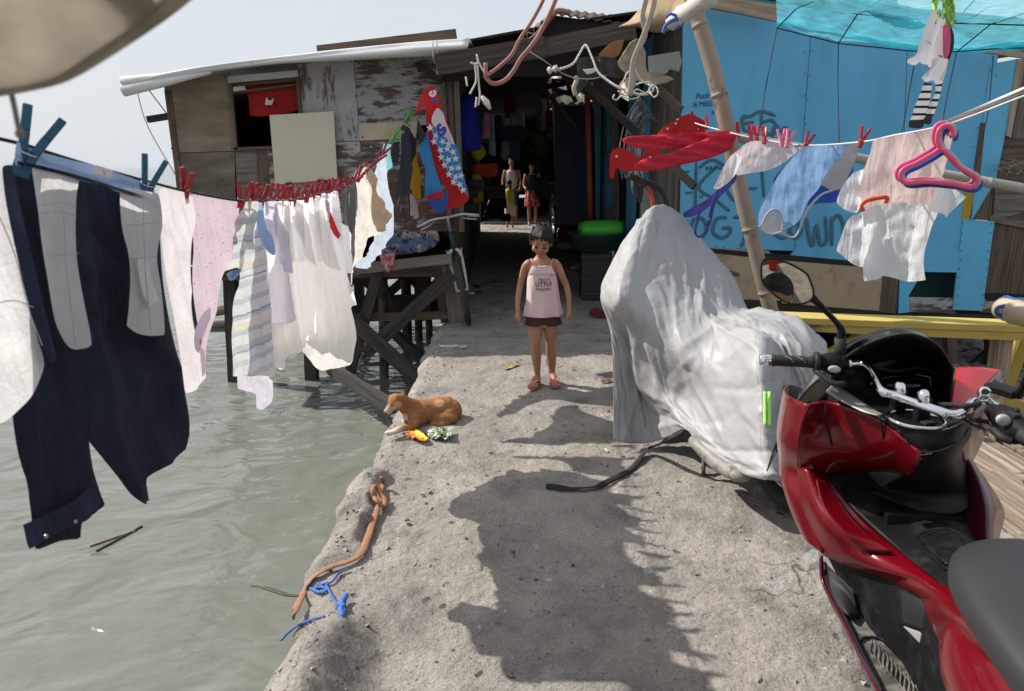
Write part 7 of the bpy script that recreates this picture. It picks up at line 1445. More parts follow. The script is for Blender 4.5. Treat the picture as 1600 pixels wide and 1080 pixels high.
# ================================================================ THINGS LYING ON THE PIER
# brown strap lying over the broken kerb, with its knot
m_bst=M('brown_strap',(.30,.145,.085),rough=.8,var=.25,vs=14,bump=.5,bs=70)
def gp(x,y,h=.02):
    p=G(x,y,0)
    for _ in range(3): zz=float(pathz(p.x,p.y)); p=G(x,y,zz)
    return V3(p.x,p.y,zz+h)
st=thing('brown_strap',gp(590,790),'flat brown strap with a knot lying along the broken kerb and over the edge','strap')
mb=MB(); mb.tube(cr([gp(597,752),gp(599,762),gp(594,775),gp(596,790),gp(590,800),gp(583,822),gp(574,850),gp(566,870),gp(548,883),gp(520,892),gp(500,902),gp(486,915),gp(474,932,.01),P(464,948,2.12),P(458,966,2.1)],6),[.012]*6+[.014]*20+[.017]*20+[.014]*39,8,flat=.35,nrm=(0,0,1)); mb.build('band',m_bst,st,smooth=True)
mb=MB(); mb.tube(cr([gp(588,792,.03),gp(583,778,.035),gp(586,768,.03),gp(592,776,.045),gp(596,788,.05),gp(602,792,.04),gp(600,800,.03),gp(590,798,.05),gp(586,790,.045)],6),.012,8,flat=.6,nrm=(0,0,1)); mb.build('knot',m_bst,st,smooth=True)
m_btw=M('blue_twine_c',(.06,.14,.42),rough=.9,var=.3,vs=30)
bt=thing('blue_rope',gp(530,950),'frayed blue rope with a clump near the mound at the pier edge','rope')
mb=MB()
for q in ([(545,893),(530,900),(520,912),(510,918)],[(486,925),(500,922),(512,924),(505,930),(492,925),(500,918),(512,915)],[(510,918),(516,930),(525,945),(533,955)],[(508,968),(490,972),(470,980),(452,992),(440,1005)],[(496,916),(510,926),(498,930),(484,922)]): mb.tube(cr([gp(x_,y_,.012) for x_,y_ in q],6),.0045,6)
mb.build('strand',m_btw,bt,smooth=True)
mb=MB(); limb(mb,[gp(534,968,.01),gp(534,955,.02),gp(541,942,.03)],[.012,.009,.012]); limb(mb,[gp(530,950,.02),gp(538,958,.03)],[.008,.009]); [mb.tube(cr([gp(534+random.uniform(-8,8),955+random.uniform(-12,12),.012),gp(536,955,.04),gp(534+random.uniform(-10,10),955+random.uniform(-12,12),.012)],4),.0025,5) for _ in range(16)]; mb.build('clump',m_btw,bt,smooth=True)
# snack wrappers
wr_=thing('snack_wrapper',gp(655,686),'crumpled yellow and orange wrapper lying below the dog','wrapper')
def crumple(ol,col,parent,name,amp=.012,z=.012,seed=1):
    rows=[]; a_,b_,c_,d_=ol; nn_=14
    for i in range(nn_):
        t=i/(nn_-1); rows.append([])
        for j in range(nn_):
            s=j/(nn_-1); x_=(a_[0]*(1-s)+b_[0]*s)*(1-t)+(d_[0]*(1-s)+c_[0]*s)*t; y_=(a_[1]*(1-s)+b_[1]*s)*(1-t)+(d_[1]*(1-s)+c_[1]*s)*t; p=gp(x_,y_,z); p.z+=amp*(1+float(fbm(s*4+seed,t*3,3,seed))*1.6); rows[-1].append(p)
    mb=MB(); mb.grid(np.array([[list(q) for q in r_] for r_ in rows])); return mb.build(name,col,parent,smooth=False,solid=.001)
crumple([(637,682),(652,676),(670,690),(664,696)],M('yellow_foil',(.75,.62,.02),rough=.35,bump=0),wr_,'foil',seed=2); crumple([(634,686),(640,682),(664,693),(660,697)],M('orange_foil',(.80,.22,.03),rough=.35,bump=0),wr_,'edge',seed=4,z=.016)
w2=thing('snack_wrapper',gp(690,683),'crumpled dark green and clear wrapper beside the yellow one','wrapper')
crumple([(664,676),(708,677),(706,692),(672,690)],M('green_foil',(.10,.15,.07),rough=.3,col2=(.45,.5,.42),thr=.52,s2=60,bump=0),w2,'foil',amp=.02,seed=6)
m_lf=M('dry_leaf',(.35,.26,.10),var=.4,vs=30); 
lt=[((785,575),(800,571),(816,570),(790,580),m_lf,'dry curled leaf left of the girl\'s feet'),((938,595),(952,593),(957,598),(942,602),M('brown_scrap',(.15,.09,.06)),'brown scrap right of the girl\'s feet'),((938,703),(946,703),(951,708),(944,707),m_w[3],'white chip left of the trailing black strap'),((686,540),(730,541),(729,545),(688,544),M('clear_film',(.5,.5,.5),rough=.2),'thin clear film strip on the shaded concrete'),((738,445),(748,447),(752,450),(742,450),m_blk,'tiny dark scrap beside the bicycle wheel'),((905,450),(915,448),(918,452),(908,454),m_w[0],'small pale paper near the slippers')]
for a_,b_,c_,d_,mt,lb in lt:
    t=crumple([a_,b_,c_,d_],mt,None,'litter',amp=.006,z=.004,seed=a_[0]); tag(t,lb,'litter')

# stones, chips and grit strewn over the pier
mb=MB()
for i in range(900):
    y=1.5+(random.random()**1.4)*5.2; x=random.uniform(-.72,1.9); 
    if random.random()<.35: x=float(edgex(y))+abs(random.gauss(.05,.12))+.04
    r_=random.choice([.003,.004,.005,.006,.009,.013]) ; z=float(pathz(x,y)); c=V3(x,y,z+r_*.25)
    vs=[c+V3(random.uniform(-1,1)*r_,random.uniform(-1,1)*r_,random.uniform(.1,.8)*r_) for _ in range(3)]+[c+V3(math.cos(k*2.1+i)*r_*1.2,math.sin(k*2.1+i)*r_*1.2,-r_*.4) for k in range(3)]
    for t in ((0,1,2),(3,4,0),(4,5,1),(5,3,2),(0,1,4),(1,2,5),(2,0,3)): mb.quad([vs[k] for k in t])
m_grit=M('stone_grit',(.30,.28,.25),var=.6,vs=25,col2=(.08,.07,.065),thr=.55,s2=30,bump=.4)
tag(mb.build('grit',m_grit,weld=False),kind='stuff')
# ================================================================ THE RED SCOOTER
sc=thing('scooter',(1.05,1.5,0),'glossy dark red scooter with chrome handlebar and black seat parked at the lower right','scooter')
def add_dust(m): return m
m_car=M('candy_red_paint',(.135,.0015,.007),rough=.24,var=.05,vs=3,coat=.3,bump=.02,bs=8,spec=.25,metal=.15)
m_pur=M('dark_plum_paint',(.07,.004,.018),rough=.3,var=.05,coat=.25,spec=.25,bump=.03,metal=.1)
m_blkp=M('black_satin_plastic',(.007,.007,.008),spec=.16,rough=.5,var=.3,vs=12,bump=.25,bs=200,bdist=.0008,col2=(.03,.03,.03),thr=.62,s2=10,sharp=.1); m_gpl=M('charcoal_plastic',(.022,.022,.024),spec=.2,rough=.55,bump=.2,bs=220,bdist=.0006)
m_chr=M('chrome',(.78,.78,.80),rough=.06,metal=1.,var=0,bump=0); m_dusty=M('dusty_ribbed_mat',(.055,.052,.048),rough=.8,var=.4,vs=20,col2=(.19,.175,.15),thr=.52,s2=24,sharp=.1,bump=.6,bs=80)
m_seat=M('black_seat_vinyl',(.026,.026,.029),rough=.48,var=.1,bump=.5,bs=420,bdist=.0007); m_smoke=M('smoked_screen',(.006,.006,.008),rough=.12,spec=.6,bump=0); m_lens=M('clear_lens',(.45,.44,.44),rough=.15,bump=0)
def patch(name,rows,mat,nu=8,nv=8,solid=.006,par=None,off=1.,bev=0,sm=True):
    A=cr2([[G(*q) for q in r_] for r_ in rows],nu,nv); mb=MB(); mb.grid(A,(1,1)); 
    o=mb.build(name,mat,par or sc,smooth=sm,solid=solid,off=0); return o
def gt(name,pts,r,mat,seg=12,n=6,par=None,**k):
    mb=MB(); q=cr([G(*p) for p in pts],n); mb.tube(q,r if not isinstance(r,list) else [float(x[0]) for x in cr([[a] for a in r],n)],seg,**k); return mb.build(name,mat,par or sc,smooth=True)
def gpoly(name,pts,mat,th=.006,par=None,n=None):
    mb=MB(); mb.plate([G(*p) for p in pts],th,n); return mb.build(name,mat,par or sc,bevel=.002)
# rider-side leg shield and outer fairing
ls=[[(1262,632,.86),(1295,627,.87),(1335,640,.87),(1375,655,.87),(1410,682,.86),(1440,708,.85)],
 [(1251,662,.80),(1290,658,.805),(1330,672,.80),(1370,688,.80),(1405,705,.80),(1435,724,.81)],
 [(1246,700,.71),(1285,704,.72),(1325,714,.71),(1365,722,.71),(1400,729,.72),(1428,737,.75)],
 [(1249,740,.60),(1285,740,.61),(1320,738,.62),(1360,736,.64),(1395,737,.67),(1422,742,.72)]]
patch('leg_shield',ls,m_car,8,8,.008)
gt('panel_gap',[(1283,629,.88),(1288,655,.82),(1298,690,.755),(1312,735,.65)],.0028,m_blkp,6)
gt('panel_gap',[(1376,656,.878),(1380,680,.83),(1382,705,.77),(1384,735,.67)],.0022,m_blkp,6)
out=[[(1262,632,.86),(1249,700,.71),(1250,740,.60),(1254,780,.54),(1268,825,.47),(1286,864,.42)]]
fr=[G(*q) for q in out[0]]; A=cr2([[p for p in fr],[p+V3(-.012,.09,-.01) for p in fr],[p+V3(.03,.24,-.04) for p in fr],[p+V3(.12,.42,-.08) for p in fr]],8,8); mb=MB(); mb.grid(A); mb.build('outer_fairing',m_car,sc,smooth=True,solid=.006)
bd=[[(1247,728,.625),(1262,732,.64),(1284,737,.615)],
 [(1253,780,.54),(1275,775,.585),(1325,788,.56)],[(1267,825,.465),(1300,822,.535),(1368,832,.53)],[(1285,864,.41),(1335,862,.485),(1408,864,.52)],
 [(1330,886,.41),(1380,888,.485),(1440,890,.54)],[(1385,906,.43),(1430,906,.52),(1470,914,.57)],[(1436,932,.48),(1460,926,.56),(1494,928,.61)],
 [(1450,962,.48),(1478,960,.58),(1515,975,.66)],[(1470,1010,.45),(1503,1005,.58),(1548,1016,.68)],[(1495,1080,.42),(1545,1070,.56),(1595,1060,.67)],[(1530,1170,.40),(1590,1150,.55),(1650,1130,.66)],[(1570,1270,.38),(1640,1250,.55),(1720,1210,.66)]]
patch('side_body',bd,m_car,8,7,.008)
gt('panel_gap',[(1440,932,.50),(1465,937,.565),(1492,937,.62)],.002,m_blkp,6)
patch('side_crease',[[(1275,748,.635),(1290,752,.62)],[(1285,790,.585),(1318,792,.575)],[(1312,828,.55),(1355,832,.545)],[(1352,862,.505),(1396,862,.53)]],m_car,6,7,.003)
# black centre tunnel with fuel lid
tn=[[(1284,737,.61),(1360,734,.625),(1430,736,.64),(1490,722,.63)],[(1326,788,.555),(1390,790,.55),(1450,790,.565),(1505,770,.56)],[(1404,860,.52),(1444,852,.545),(1492,842,.57),(1528,842,.55)],[(1477,920,.57),(1502,902,.585),(1532,882,.59),(1562,872,.57)],[(1500,970,.60),(1530,950,.60),(1570,930,.60),(1600,910,.58)]]
patch('centre_tunnel',tn,m_blkp,8,8,.006)
gt('fuel_lid_edge',[(1432,842,.562),(1444,832,.563),(1478,826,.573),(1498,834,.575),(1514,856,.575),(1520,868,.58),(1500,888,.587),(1482,890,.585),(1468,882,.575),(1440,858,.562)],.0022,m_blkp,6,closed=False)
patch('fuel_lid',[[(1438,842,.566),(1476,832,.576),(1496,840,.58)],[(1455,862,.576),(1485,856,.586),(1508,858,.584)],[(1478,882,.588),(1496,882,.592),(1512,872,.588)]],m_blkp,5,5,.004)
patch('centre_cowl',[[(1392,658,.90),(1440,672,.90),(1490,668,.90),(1520,648,.88)],[(1418,690,.86),(1450,706,.85),(1490,702,.85),(1515,682,.84)],[(1428,722,.79),(1450,730,.78),(1485,722,.77),(1503,702,.76)],[(1412,742,.70),(1452,748,.69),(1490,738,.68),(1504,718,.66)],[(1385,758,.625),(1445,772,.61),(1500,768,.60),(1516,740,.60)],[(1360,770,.60),(1445,800,.575),(1508,800,.57),(1524,760,.59)]],m_blkp,8,7,.005)
gt('cowl_rim',[(1434,706,.868),(1460,706,.868),(1485,698,.868),(1505,684,.866),(1516,668,.87)],.002,m_gpl,6)
gpoly('key_plate',[(1436,716,.835),(1456,713,.835),(1458,708,.848),(1438,711,.848)],m_chr,.002); gpoly('key_plate',[(1432,707,.86),(1452,706,.86),(1450,703,.866),(1432,704,.866)],m_gpl,.002)
# right-hand panels
patch('right_leg_shield',[[(1518,648,.88),(1545,622,.88),(1568,588,.87)],[(1506,684,.80),(1530,672,.78),(1560,632,.78)],[(1499,710,.70),(1510,716,.66),(1534,690,.66)],[(1490,728,.62),(1500,742,.58),(1512,735,.56)]],m_pur,6,6)
patch('right_side_panel',[[(1486,716,.62),(1502,702,.65),(1514,714,.63)],[(1500,770,.57),(1528,750,.62),(1549,764,.57)],[(1510,820,.55),(1545,795,.60),(1568,802,.50)],[(1520,858,.54),(1548,842,.57),(1560,846,.46)],[(1540,900,.54),(1565,885,.55),(1580,885,.44)]],m_pur,7,7)
patch('front_red_panel',[[(1496,575,.92),(1530,575,.90),(1562,579,.87)],[(1490,604,.91),(1515,600,.90),(1540,602,.88)],[(1484,642,.885),(1500,640,.89),(1518,634,.885)]],M('sunlit_red_paint',(.50,.004,.018),rough=.45,spec=.2,coat=.15,bump=0),7,7)  # lighter copy of the red body paint, sunlight put into its colour
patch('front_red_panel',[[(1562,578,.87),(1569,590,.83),(1570,615,.76)],[(1540,602,.88),(1552,622,.84),(1560,650,.76)],[(1518,634,.885),(1530,655,.84),(1540,680,.76)]],m_pur,6,6)
# windscreen and dash
ws=[[(1293,606,.91),(1318,562,.99),(1368,533,1.06),(1420,523,1.09),(1464,540,1.05),(1490,578,.96)],[(1302,618,.89),(1335,592,.92),(1378,568,.95),(1420,560,.96),(1458,570,.945),(1488,602,.92)],[(1345,638,.885),(1370,618,.87),(1398,600,.86),(1425,596,.86),(1455,606,.87),(1488,634,.88)],[(1382,658,.885),(1402,656,.89),(1430,668,.893),(1465,670,.893),(1490,664,.885),(1518,650,.87)]]
patch('dash_cowl',ws,m_blkp,8,8,.006)
top=[G(*q) for q in ws[0]]; A=cr2([top,[p+V3(.0,.06,.0) for p in top],[p+V3(.02,.22,-.12) for p in top],[p+V3(.04,.40,-.32) for p in top],[p+V3(.05,.50,-.5) for p in top]],8,6); mb=MB(); mb.grid(A); mb.build('windscreen',m_smoke,sc,smooth=True,solid=.004)
gt('screen_edge',[(1293,606,.915),(1318,562,.995),(1368,532,1.065),(1420,522,1.095),(1464,539,1.055),(1490,577,.965)],.0035,m_gpl,8)
mb=MB(); c=G(1415,600,.90); mb.ell(c,(.07,.035,.02)); mb.build('meter_glass',m_smoke,sc,smooth=True)
gt('meter_rim',[(1360,600,.90),(1385,590,.90),(1420,590,.90),(1450,596,.90),(1455,604,.89)],.0022,m_lens,6); gt('meter_rim',[(1432,585,.92),(1452,590,.92),(1455,597,.90)],.002,m_lens,6)
o=cloth('rag_on_dash',[(1326,562),(1345,556),(1370,560),(1400,552),(1425,548),(1436,540),(1440,546),(1434,556),(1415,562),(1390,572),(1370,578),(1345,574)],G(1380,560,.97),R(20),M('grey_glove_cloth',(.09,.085,.09),var=.3),puff=.02,fold=.012,fk=30,step=.008,seed=5); tag(o,'dark grey cloth lying on the scooter dash','cloth')
patch('trim_strip',[[(1290,612,.905),(1300,600,.92)],[(1310,624,.893),(1322,612,.90)],[(1345,642,.888),(1358,636,.89)],[(1372,650,.888),(1380,648,.89)]],M('silver_trim',(.28,.28,.27),rough=.35,metal=.3),4,6,.004)
# handlebar
hb_=[(1325,569,.985),(1345,568,.985),(1362,578,.98),(1372,598,.965),(1380,612,.955),(1398,618,.95),(1430,630,.945),(1462,641,.94),(1485,648,.935),(1500,646,.935),(1512,636,.935),(1525,626,.935),(1543,626,.93),(1560,638,.925)]
gt('handlebar',hb_,.0115,m_chr,16)
for px,py in ((1406,612),(1443,625)):
    mb=MB(); a_=G(px,py,.955); mb.bar(a_+V3(0,0,-.09),a_+V3(0,0,.004),.022,.035,(1,.1,0)); mb.build('riser',m_blkp,sc,bevel=.004)
    mb=MB(); limb(mb,[a_+V3(-.002,-.012,-.006),a_+V3(0,.004,.014),a_+V3(.004,.018,.0)],[.010,.013,.011]); mb.build('riser_cap',m_chr,sc,smooth=True)
cR=G(1431,655,.905); mb=MB(); mb.tube([cR+V3(math.cos(a)*.062,math.sin(a)*.062,0) for a in np.linspace(0,6.2832,49)[:-1]],.0045,10,closed=True); mb.build('chrome_ring',m_chr,sc,smooth=True)
mb=MB(); mb.lathe(cR-V3(0,0,.02),[(0,0),(.058,0),(.060,.012),(.05,.016),(0,.016)],36); mb.build('stem_cover',m_blkp,sc,smooth=False)
mb=MB(); mb.bar(cR+V3(.0,-.03,.0),cR+V3(.03,-.022,.0),.02,.008); mb.build('stem_nut',m_gpl,sc,bevel=.002)
gl=[G(1186,562,.99),G(1207,563,.99),G(1275,566,.99),G(1325,569,.985)]
dl=(gl[2]-gl[0]).normalized()
mb=MB(); mb.lathe(gl[0],[(0,0),(.013,.0),(.0165,.004),(.0165,.030),(.013,.036),(0,.036)],20,axis=dl); mb.build('bar_weight',m_chr,sc,smooth=True)
mb=MB(); Lg=(gl[2]-gl[1]).length; mb.lathe(gl[1],[(0,0),(.019,0),(.0165,.006)]+[(.0158+(.0009 if i%2 else 0),.01+i*(Lg-.03)/40) for i in range(40)]+[(.018,Lg-.012),(.0185,Lg),(0,Lg)],20,axis=dl); mb.build('grip',m_rubber,sc,smooth=True)
mb=MB()
for i in range(3):
    c=gl[1]+dl*(.03+i*.03); mb.tube([c+dl*.0+V3(0,-.004,.0155),c+dl*.012+V3(0,-.012,.0105),c+dl*.020+V3(0,-.016,.002)],.0012,5)
mb.build('grip_mark',m_lens,sc)
def housing(c,d,nm='switch_housing'):
    mb=MB(); limb(mb,[c-d*.035,c,c+d*.02],[.022,.030,.026],seg=16); mb.ell(c+V3(0,0,-.012)+d*.01,(.03,.026,.026)); o=mb.build(nm,m_blkp,sc,smooth=True); return o
hs=housing(G(1300,567,.985),dl)
mb=MB(); mb.lathe(gl[2]-dl*.006,[(0,0),(.028,0),(.03,.006),(.028,.014),(0,.014)],20,axis=dl); mb.build('collar',m_gpl,sc,smooth=True)
mb=MB(); c=G(1296,572,.99)-V3(.0,.03,0); mb.ell(c,(.018,.006,.010),Matrix.Rotation(R(10),3,'Y')); mb.build('indicator_switch',m_lens,sc,smooth=True)
mb=MB(); mb.bar(G(1312,545,1.0),G(1326,590,.95),.035,.03,(1,0,0)); mb.build('clamp',m_blkp,sc,bevel=.004)
mb=MB(); mb.tube(cr([G(1275,580,.97),G(1300,598,.95),G(1322,600,.95)],5),.008,8); mb.build('brake_lever',m_gpl,sc,smooth=True)
# right housing, master cylinder, lever
cr_=G(1578,658,.925); dr_=(G(1600,672,.92)-G(1550,642,.925)).normalized()
mb=MB(); limb(mb,[G(1552,643,.925),G(1568,652,.925),G(1590,668,.92),G(1620,690,.915)],[.019,.030,.031,.024],seg=16); mb.ell(G(1585,675,.91),(.032,.03,.03)); mb.build('switch_housing',m_blkp,sc,smooth=True)
mb=MB(); mb.lathe(G(1600,680,.92),[(.019,0),(.018,.14),(0,.14)],16,axis=dr_); mb.build('grip',m_rubber,sc,smooth=True)
mb=MB(); c=G(1562,650,.94)+V3(-.01,-.028,0); mb.ell(c,(.020,.008,.014),Matrix.Rotation(R(25),3,'Y')); mb.build('indicator_switch',m_lens,sc,smooth=True)
mb=MB(); c=G(1578,646,.95)+V3(0,-.012,0); mb.bar(c-dr_*.014,c+dr_*.014,.016,.014); mb.bar(G(1588,641,.955)-dr_*.008,G(1588,641,.955)+dr_*.008,.010,.012); mb.build('rocker_switch',m_gpl,sc,bevel=.003)
mb=MB(); mb.bar(G(1545,603,.955),G(1592,617,.955),.045,.022,(0,0,1)); mb.build('master_cylinder',m_blkp,sc,bevel=.004)
mb=MB(); c=G(1538,613,.955); mb.lathe(c,[(0,-.012),(.014,-.012),(.014,.006),(.010,.008),(0,.008)],20,axis=(-.35,-.8,.4)); mb.build('sight_glass',m_chr,sc,smooth=True); mb=MB(); mb.lathe(c,[(0,.009),(.0085,.009),(0,.0095)],18,axis=(-.35,-.8,.4)); mb.build('sight_glass_eye',m_gpl,sc)
gt('hose',[(1465,633,.94),(1490,633,.945),(1515,634,.95),(1530,630,.95)],.007,m_rubber,8); gt('hose',[(1505,640,.92),(1520,655,.90),(1545,660,.90),(1562,672,.90)],.006,m_rubber,8); gt('hose',[(1470,590,.92),(1440,575,.95),(1400,580,.95),(1372,575,.97)],.004,m_rubber,8) 
gt('cable',[(1500,652,.91),(1530,668,.90),(1548,672,.90)],.0035,m_rubber,6)
gt('mirror_stem',[(1592,618,.955),(1600,605,.99),(1608,590,1.03),(1640,560,1.12)],.011,m_blkp,10)
gt('brake_lever',[(1552,672,.905),(1566,683,.90),(1582,690,.895)],.010,m_gpl,8)
# mirror
mY=1.74
def PM(x,y,d=0): return P(x,y,mY+d)
mp_=[(1190,432),(1191,412),(1199,404),(1222,408),(1243,417),(1260,428),(1266,440),(1271,456),(1268,467),(1256,474),(1240,475),(1222,469),(1205,456),(1194,444)]
ctr=PM(1232,440); mn_=(V3(0,0,0))
# plane of the glass: faces back to the viewer, a little upward and inward
gn=Vector((-.325,-.93,.19)).normalized()
def onm(x,y,off=0):
    d=ray(x,y); t=(np.array(gn)@(np.array(ctr)-CAM))/(np.array(gn)@d); return Vector(CAM+d*t)+gn*off
mir=bpy.data.objects.new('mirror',None); COL.objects.link(mir); mir.parent=sc; mir.location=ctr-wloc(sc)
pts=[onm(x,y) for x,y in mp_]; c0=sum(pts,V3(0,0,0))/len(pts); P8=[Vector(q) for q in cr(pts,4,closed=True)]
mb=MB(); prof=[(1.0,.002),(1.045,-.002),(1.05,-.012),(.96,-.026),(.75,-.040),(.4,-.047),(.05,-.049)]
A=[[c0+(p-c0)*s+gn*h for p in P8+[P8[0]]] for s,h in prof]; mb.grid(np.array([[list(q) for q in r_] for r_ in A])); mb.build('mirror_shell',m_blkp,mir,smooth=True)
mb=MB(); mb.quad([c0+(p-c0)*.97+gn*.0005 for p in P8]); gl_=mb.build('mirror_glass',M('mirror_glass',(.85,.86,.87),rough=.01,metal=1.,var=0,bump=0),mir)
mb=MB(); mb.tube([c0+(p-c0)*1.005+gn*.001 for p in P8],.0028,8,closed=True); mb.build('mirror_rim',m_blkp,mir,smooth=True)
sb=G(1315,556,1.0)
mb=MB(); q=[sb,P(1313,535,sb.y),P(1315,518,sb.y),P(1308,505,sb.y-.01),P(1290,486,mY+.02),P(1272,468,mY+.03),P(1258,456,mY+.045)]
mb.tube(cr(q,6),[float(x[0]) for x in cr([[.010],[.012],[.011],[.008],[.0075],[.010],[.016]],6)],12); mb.build('mirror_stem',m_blkp,sc,smooth=True)
mb=MB(); mb.tube([sb+V3(0,0,-.02),P(1313,528,sb.y)],.016,12); mb.build('stem_boot',m_rubber,sc,smooth=True)
# floorboard
fb=[(1285,874,.30),(1288,905,.28),(1312,960,.27),(1342,1020,.265),(1372,1080,.26),(1410,1160,.26),(1500,1160,.26),(1460,1085,.262),(1405,1030,.265),(1362,985,.27),(1335,945,.275),(1305,895,.285)]
mb=MB(); mb.plate([G(*q) for q in fb],.03,(0,0,1)); mb.build('floorboard',m_dusty,sc)
patch('tunnel_side',[[(1286,864,.41),(1330,886,.41),(1385,906,.43),(1436,932,.48),(1450,962,.48),(1470,1010,.45),(1495,1080,.42),(1530,1170,.40)],[(1296,874,.36),(1330,905,.36),(1378,945,.36),(1418,975,.38),(1436,1005,.38),(1458,1050,.36),(1482,1110,.34),(1520,1190,.34)],[(1303,888,.285),(1333,942,.27),(1362,985,.268),(1402,1028,.262),(1425,1055,.262),(1450,1090,.262),(1478,1130,.262),(1510,1200,.262)]],m_blkp,8,8,.004)
gt('floor_edge',[(1283,868,.36),(1285,905,.30),(1298,935,.285),(1318,972,.275),(1345,1026,.27),(1374,1084,.265),(1412,1165,.265)],.006,m_pur,8); gt('floor_edge',[(1289,880,.325),(1292,908,.30),(1304,935,.29),(1324,972,.28),(1350,1024,.275),(1380,1084,.27)],.006,m_blkp,8)
patch('foot_panel',[[(1292,884,.335),(1316,905,.34),(1334,925,.335)],[(1296,915,.31),(1318,925,.315),(1338,945,.30)],[(1312,952,.295),(1326,962,.30),(1344,966,.28)]],m_gpl,5,5,.004)
for i in range(9):
    x0,y0=1330+i*3.2,916+i*4.; gt('tread_rib',[(x0,y0,.345-.006*i),(x0+6+i*.6,y0+17,.315-.004*i),(x0+12+i,y0+30-i,.29-.002*i)],.0018,m_gpl,5,3)
for i in range(16):
    x0,y0=1358+i*6.6,992+i*7.2; gt('tread_rib',[(x0,y0,.272),(x0+4,y0+11,.271),(x0+2,y0+26,.270),(x0+9,y0+38,.269)],.0024,m_dusty,5,3)
gt('mat_edge',[(1345,1000,.275),(1352,996,.276),(1380,1000,.274),(1410,1030,.272),(1450,1080,.270),(1490,1140,.268)],.004,m_gpl,6); gt('mat_edge',[(1345,1000,.275),(1338,1010,.274),(1360,1050,.272),(1385,1095,.268)],.004,m_gpl,6)
patch('side_cover',[[(1408,922,.46),(1428,932,.478),(1440,936,.49)],[(1410,948,.43),(1434,955,.46),(1452,962,.475)],[(1413,976,.39),(1440,985,.42),(1462,993,.44)]],m_gpl,5,5,.008)
gpoly('silver_trim',[(1414,978,.385),(1460,995,.435),(1482,1043,.41),(1464,1028,.385)],M('silver_plate',(.42,.41,.39),rough=.35,metal=.2,bump=0),.006)
# seat
hdg=V3(.19,.98,0).normalized(); sdv=V3(hdg.y,-hdg.x,0); nose=V3(1.065,1.285,0)
rows=[]
for s,wd,zt,zb in ((0.,.012,.735,.715),(.012,.075,.752,.70),(.04,.125,.768,.692),(.09,.165,.780,.688),(.17,.192,.790,.684),(.30,.203,.793,.682),(.45,.200,.79,.68),(.60,.185,.79,.68),(.70,.175,.80,.68),(.78,.17,.86,.70),(1.05,.165,.89,.72),(1.25,.11,.88,.74),(1.3,.02,.84,.78)):
    c=nose-hdg*s; row=[]
    for a in np.linspace(0,2*math.pi,33):
        ca_,sa_=math.cos(a),math.sin(a); x_=math.copysign(abs(ca_)**.72,ca_)*wd; z_=(zt+zb)/2+math.copysign(abs(sa_)**.62,sa_)*(zt-zb)/2; row.append(c+sdv*x_+V3(0,0,z_+(.008*(1-(x_/max(wd,.01))**2) if sa_>0 else 0)))
    rows.append(row)
mb=MB(); mb.grid(cr2(rows,1,5)); mb.build('seat',m_seat,sc,smooth=True)
# tail body, wheels, far side
rows=[]
for s,wd,zt,zb in ((-.02,.10,.66,.40),(.15,.19,.69,.40),(.5,.21,.70,.42),(.9,.19,.74,.5),(1.25,.12,.8,.62),(1.42,.04,.8,.70)):
    c=nose-hdg*s; rows.append([c+sdv*(math.cos(a)*wd*.93)+V3(0,0,(zt+zb)/2+math.sin(a)*(zt-zb)/2) for a in np.linspace(0,2*math.pi,25)])
mb=MB(); mb.grid(cr2(rows,1,5)); mb.build('tail_body',m_car,sc,smooth=True)
axw=(sdv.x,sdv.y,0)
wheel(nose-hdg*.85+V3(0,0,.28),axw,.235,.05,m_tyre,sc,10,.06); fwc=nose+hdg*.66+sdv*.06+V3(0,0,.27); wheel(fwc,axw,.235,.04,m_tyre,sc,10,.06)
mb=MB()
A=[]
for a in np.linspace(R(20),R(150),14):
    A.append([fwc+hdg*math.cos(a)*(.305-abs(k_)*.02)+V3(0,0,math.sin(a)*(.305-abs(k_)*.03))+sdv*k_*.06 for k_ in np.linspace(-1,1,7)])
mb.grid(np.array([[list(q) for q in r_] for r_ in A])); mb.build('front_fender',m_car,sc,smooth=True,solid=.004)
mb=MB()
for s_ in (-1,1): mb.tube([fwc+sdv*.075*s_,fwc+sdv*.07*s_-hdg*.10+V3(0,0,.24)],.02,8)
mb.build('fork',m_blkp,sc,smooth=True)
mb=MB(); mb.bar(nose+hdg*.42+V3(0,0,.40),nose+hdg*.46+V3(0,0,.56),.2,.06,hdg); mb.bar(nose-hdg*.7+V3(0,0,.33),nose+hdg*.35+V3(0,0,.33),.2,.14); mb.build('chassis',m_blkp,sc)
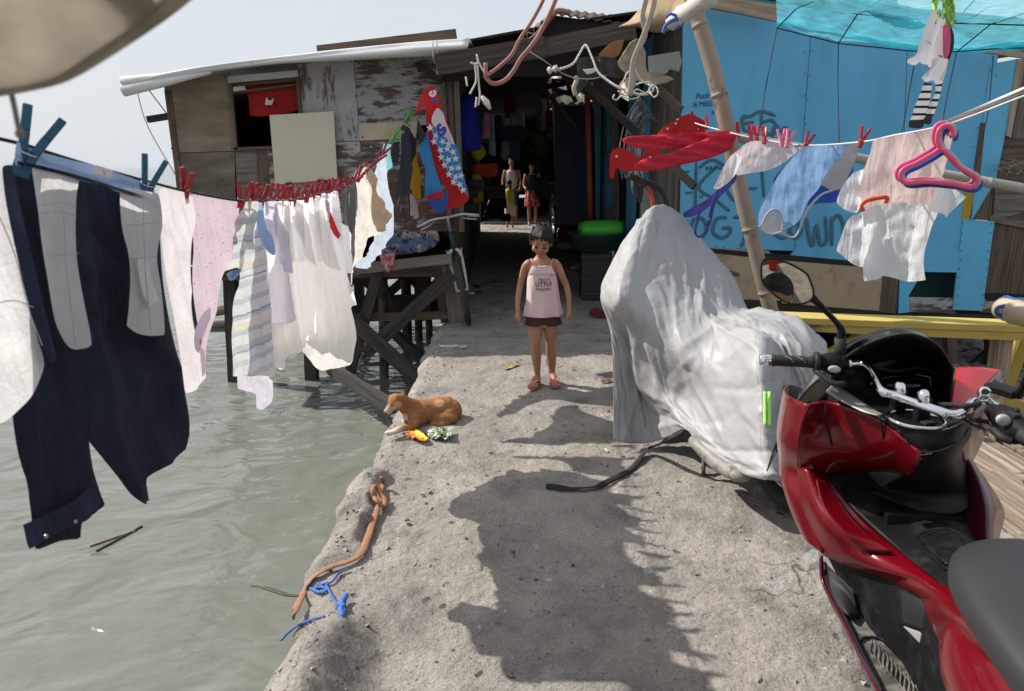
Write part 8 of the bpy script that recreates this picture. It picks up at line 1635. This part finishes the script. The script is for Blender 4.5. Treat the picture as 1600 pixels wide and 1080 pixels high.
# photographer, seen only in the mirror
ph=thing('person',(0.05,-.42,0),'photographer in a dark cap and grey shirt standing behind the camera, seen in the mirror','photographer')
mb=MB(); O_=V3(.05,-.42,0)
mb.ell(O_+V3(0,0,1.2),(.2,.13,.3)); mb.ell(O_+V3(0,0,.95),(.18,.13,.2)); limb(mb,[O_+V3(0,0,1.4),O_+V3(0,.03,1.52)],[.07,.06]); mb.ell(O_+V3(0,.08,1.62),(.078,.10,.115)); mb.ell(O_+V3(0,.18,1.60),(.015,.02,.025))
for s_ in (-1,1):
    limb(mb,[O_+V3(.19*s_,0,1.38),O_+V3(.24*s_,.06,1.15),O_+V3(.10*s_,.24,1.36)],[.055,.045,.03]); limb(mb,[O_+V3(.09*s_,0,.9),O_+V3(.1*s_,.02,.5),O_+V3(.1*s_,0,.06)],[.09,.06,.04]); limb(mb,[O_+V3(.1*s_,-.03,.04),O_+V3(.11*s_,.14,.03)],[.04,.035])
    mb.ell(O_+V3(.08*s_,.26,1.40),(.03,.045,.03)); mb.ell(O_+V3(.078*s_,.08,1.61),(.012,.02,.03))
    for k_ in range(4): limb(mb,[O_+V3(.07*s_,.28,1.385+.017*k_),O_+V3(.035*s_,.30,1.385+.017*k_)],[.010,.009],n=2,seg=6)
body('body',mb,m_skin,ph,.012,2)
mb=MB(); mb.ell(O_+V3(0,0,1.2),(.215,.145,.29)); mb.ell(O_+V3(0,0,1.0),(.2,.15,.22)); body('shirt',mb,M('grey_shirt',(.1,.1,.11)),ph,.014,1)
mb=MB(); mb.ell(O_+V3(0,0,.86),(.19,.15,.12)); 
for s_ in (-1,1): limb(mb,[O_+V3(.09*s_,0,.85),O_+V3(.1*s_,.02,.5),O_+V3(.1*s_,0,.12)],[.105,.075,.06])
body('trousers',mb,M('dark_trousers',(.03,.03,.04)),ph,.016,1)
mb=MB(); mb.ell(O_+V3(0,.07,1.66),(.092,.115,.10)); mb.ell(O_+V3(0,.2,1.66),(.07,.07,.012)); body('cap',mb,M('dark_cap',(.03,.03,.035)),ph,.01,2)
mb=MB(); mb.bar(O_+V3(-.02,.15,1.775),O_+V3(.02,.15,1.775),.04,.035); mb.bar(O_+V3(-.035,.15,1.80),O_+V3(.035,.15,1.80),.02,.015); mb.build('action_camera',M('red_camera_case',(.5,.03,.03)),ph,bevel=.003)
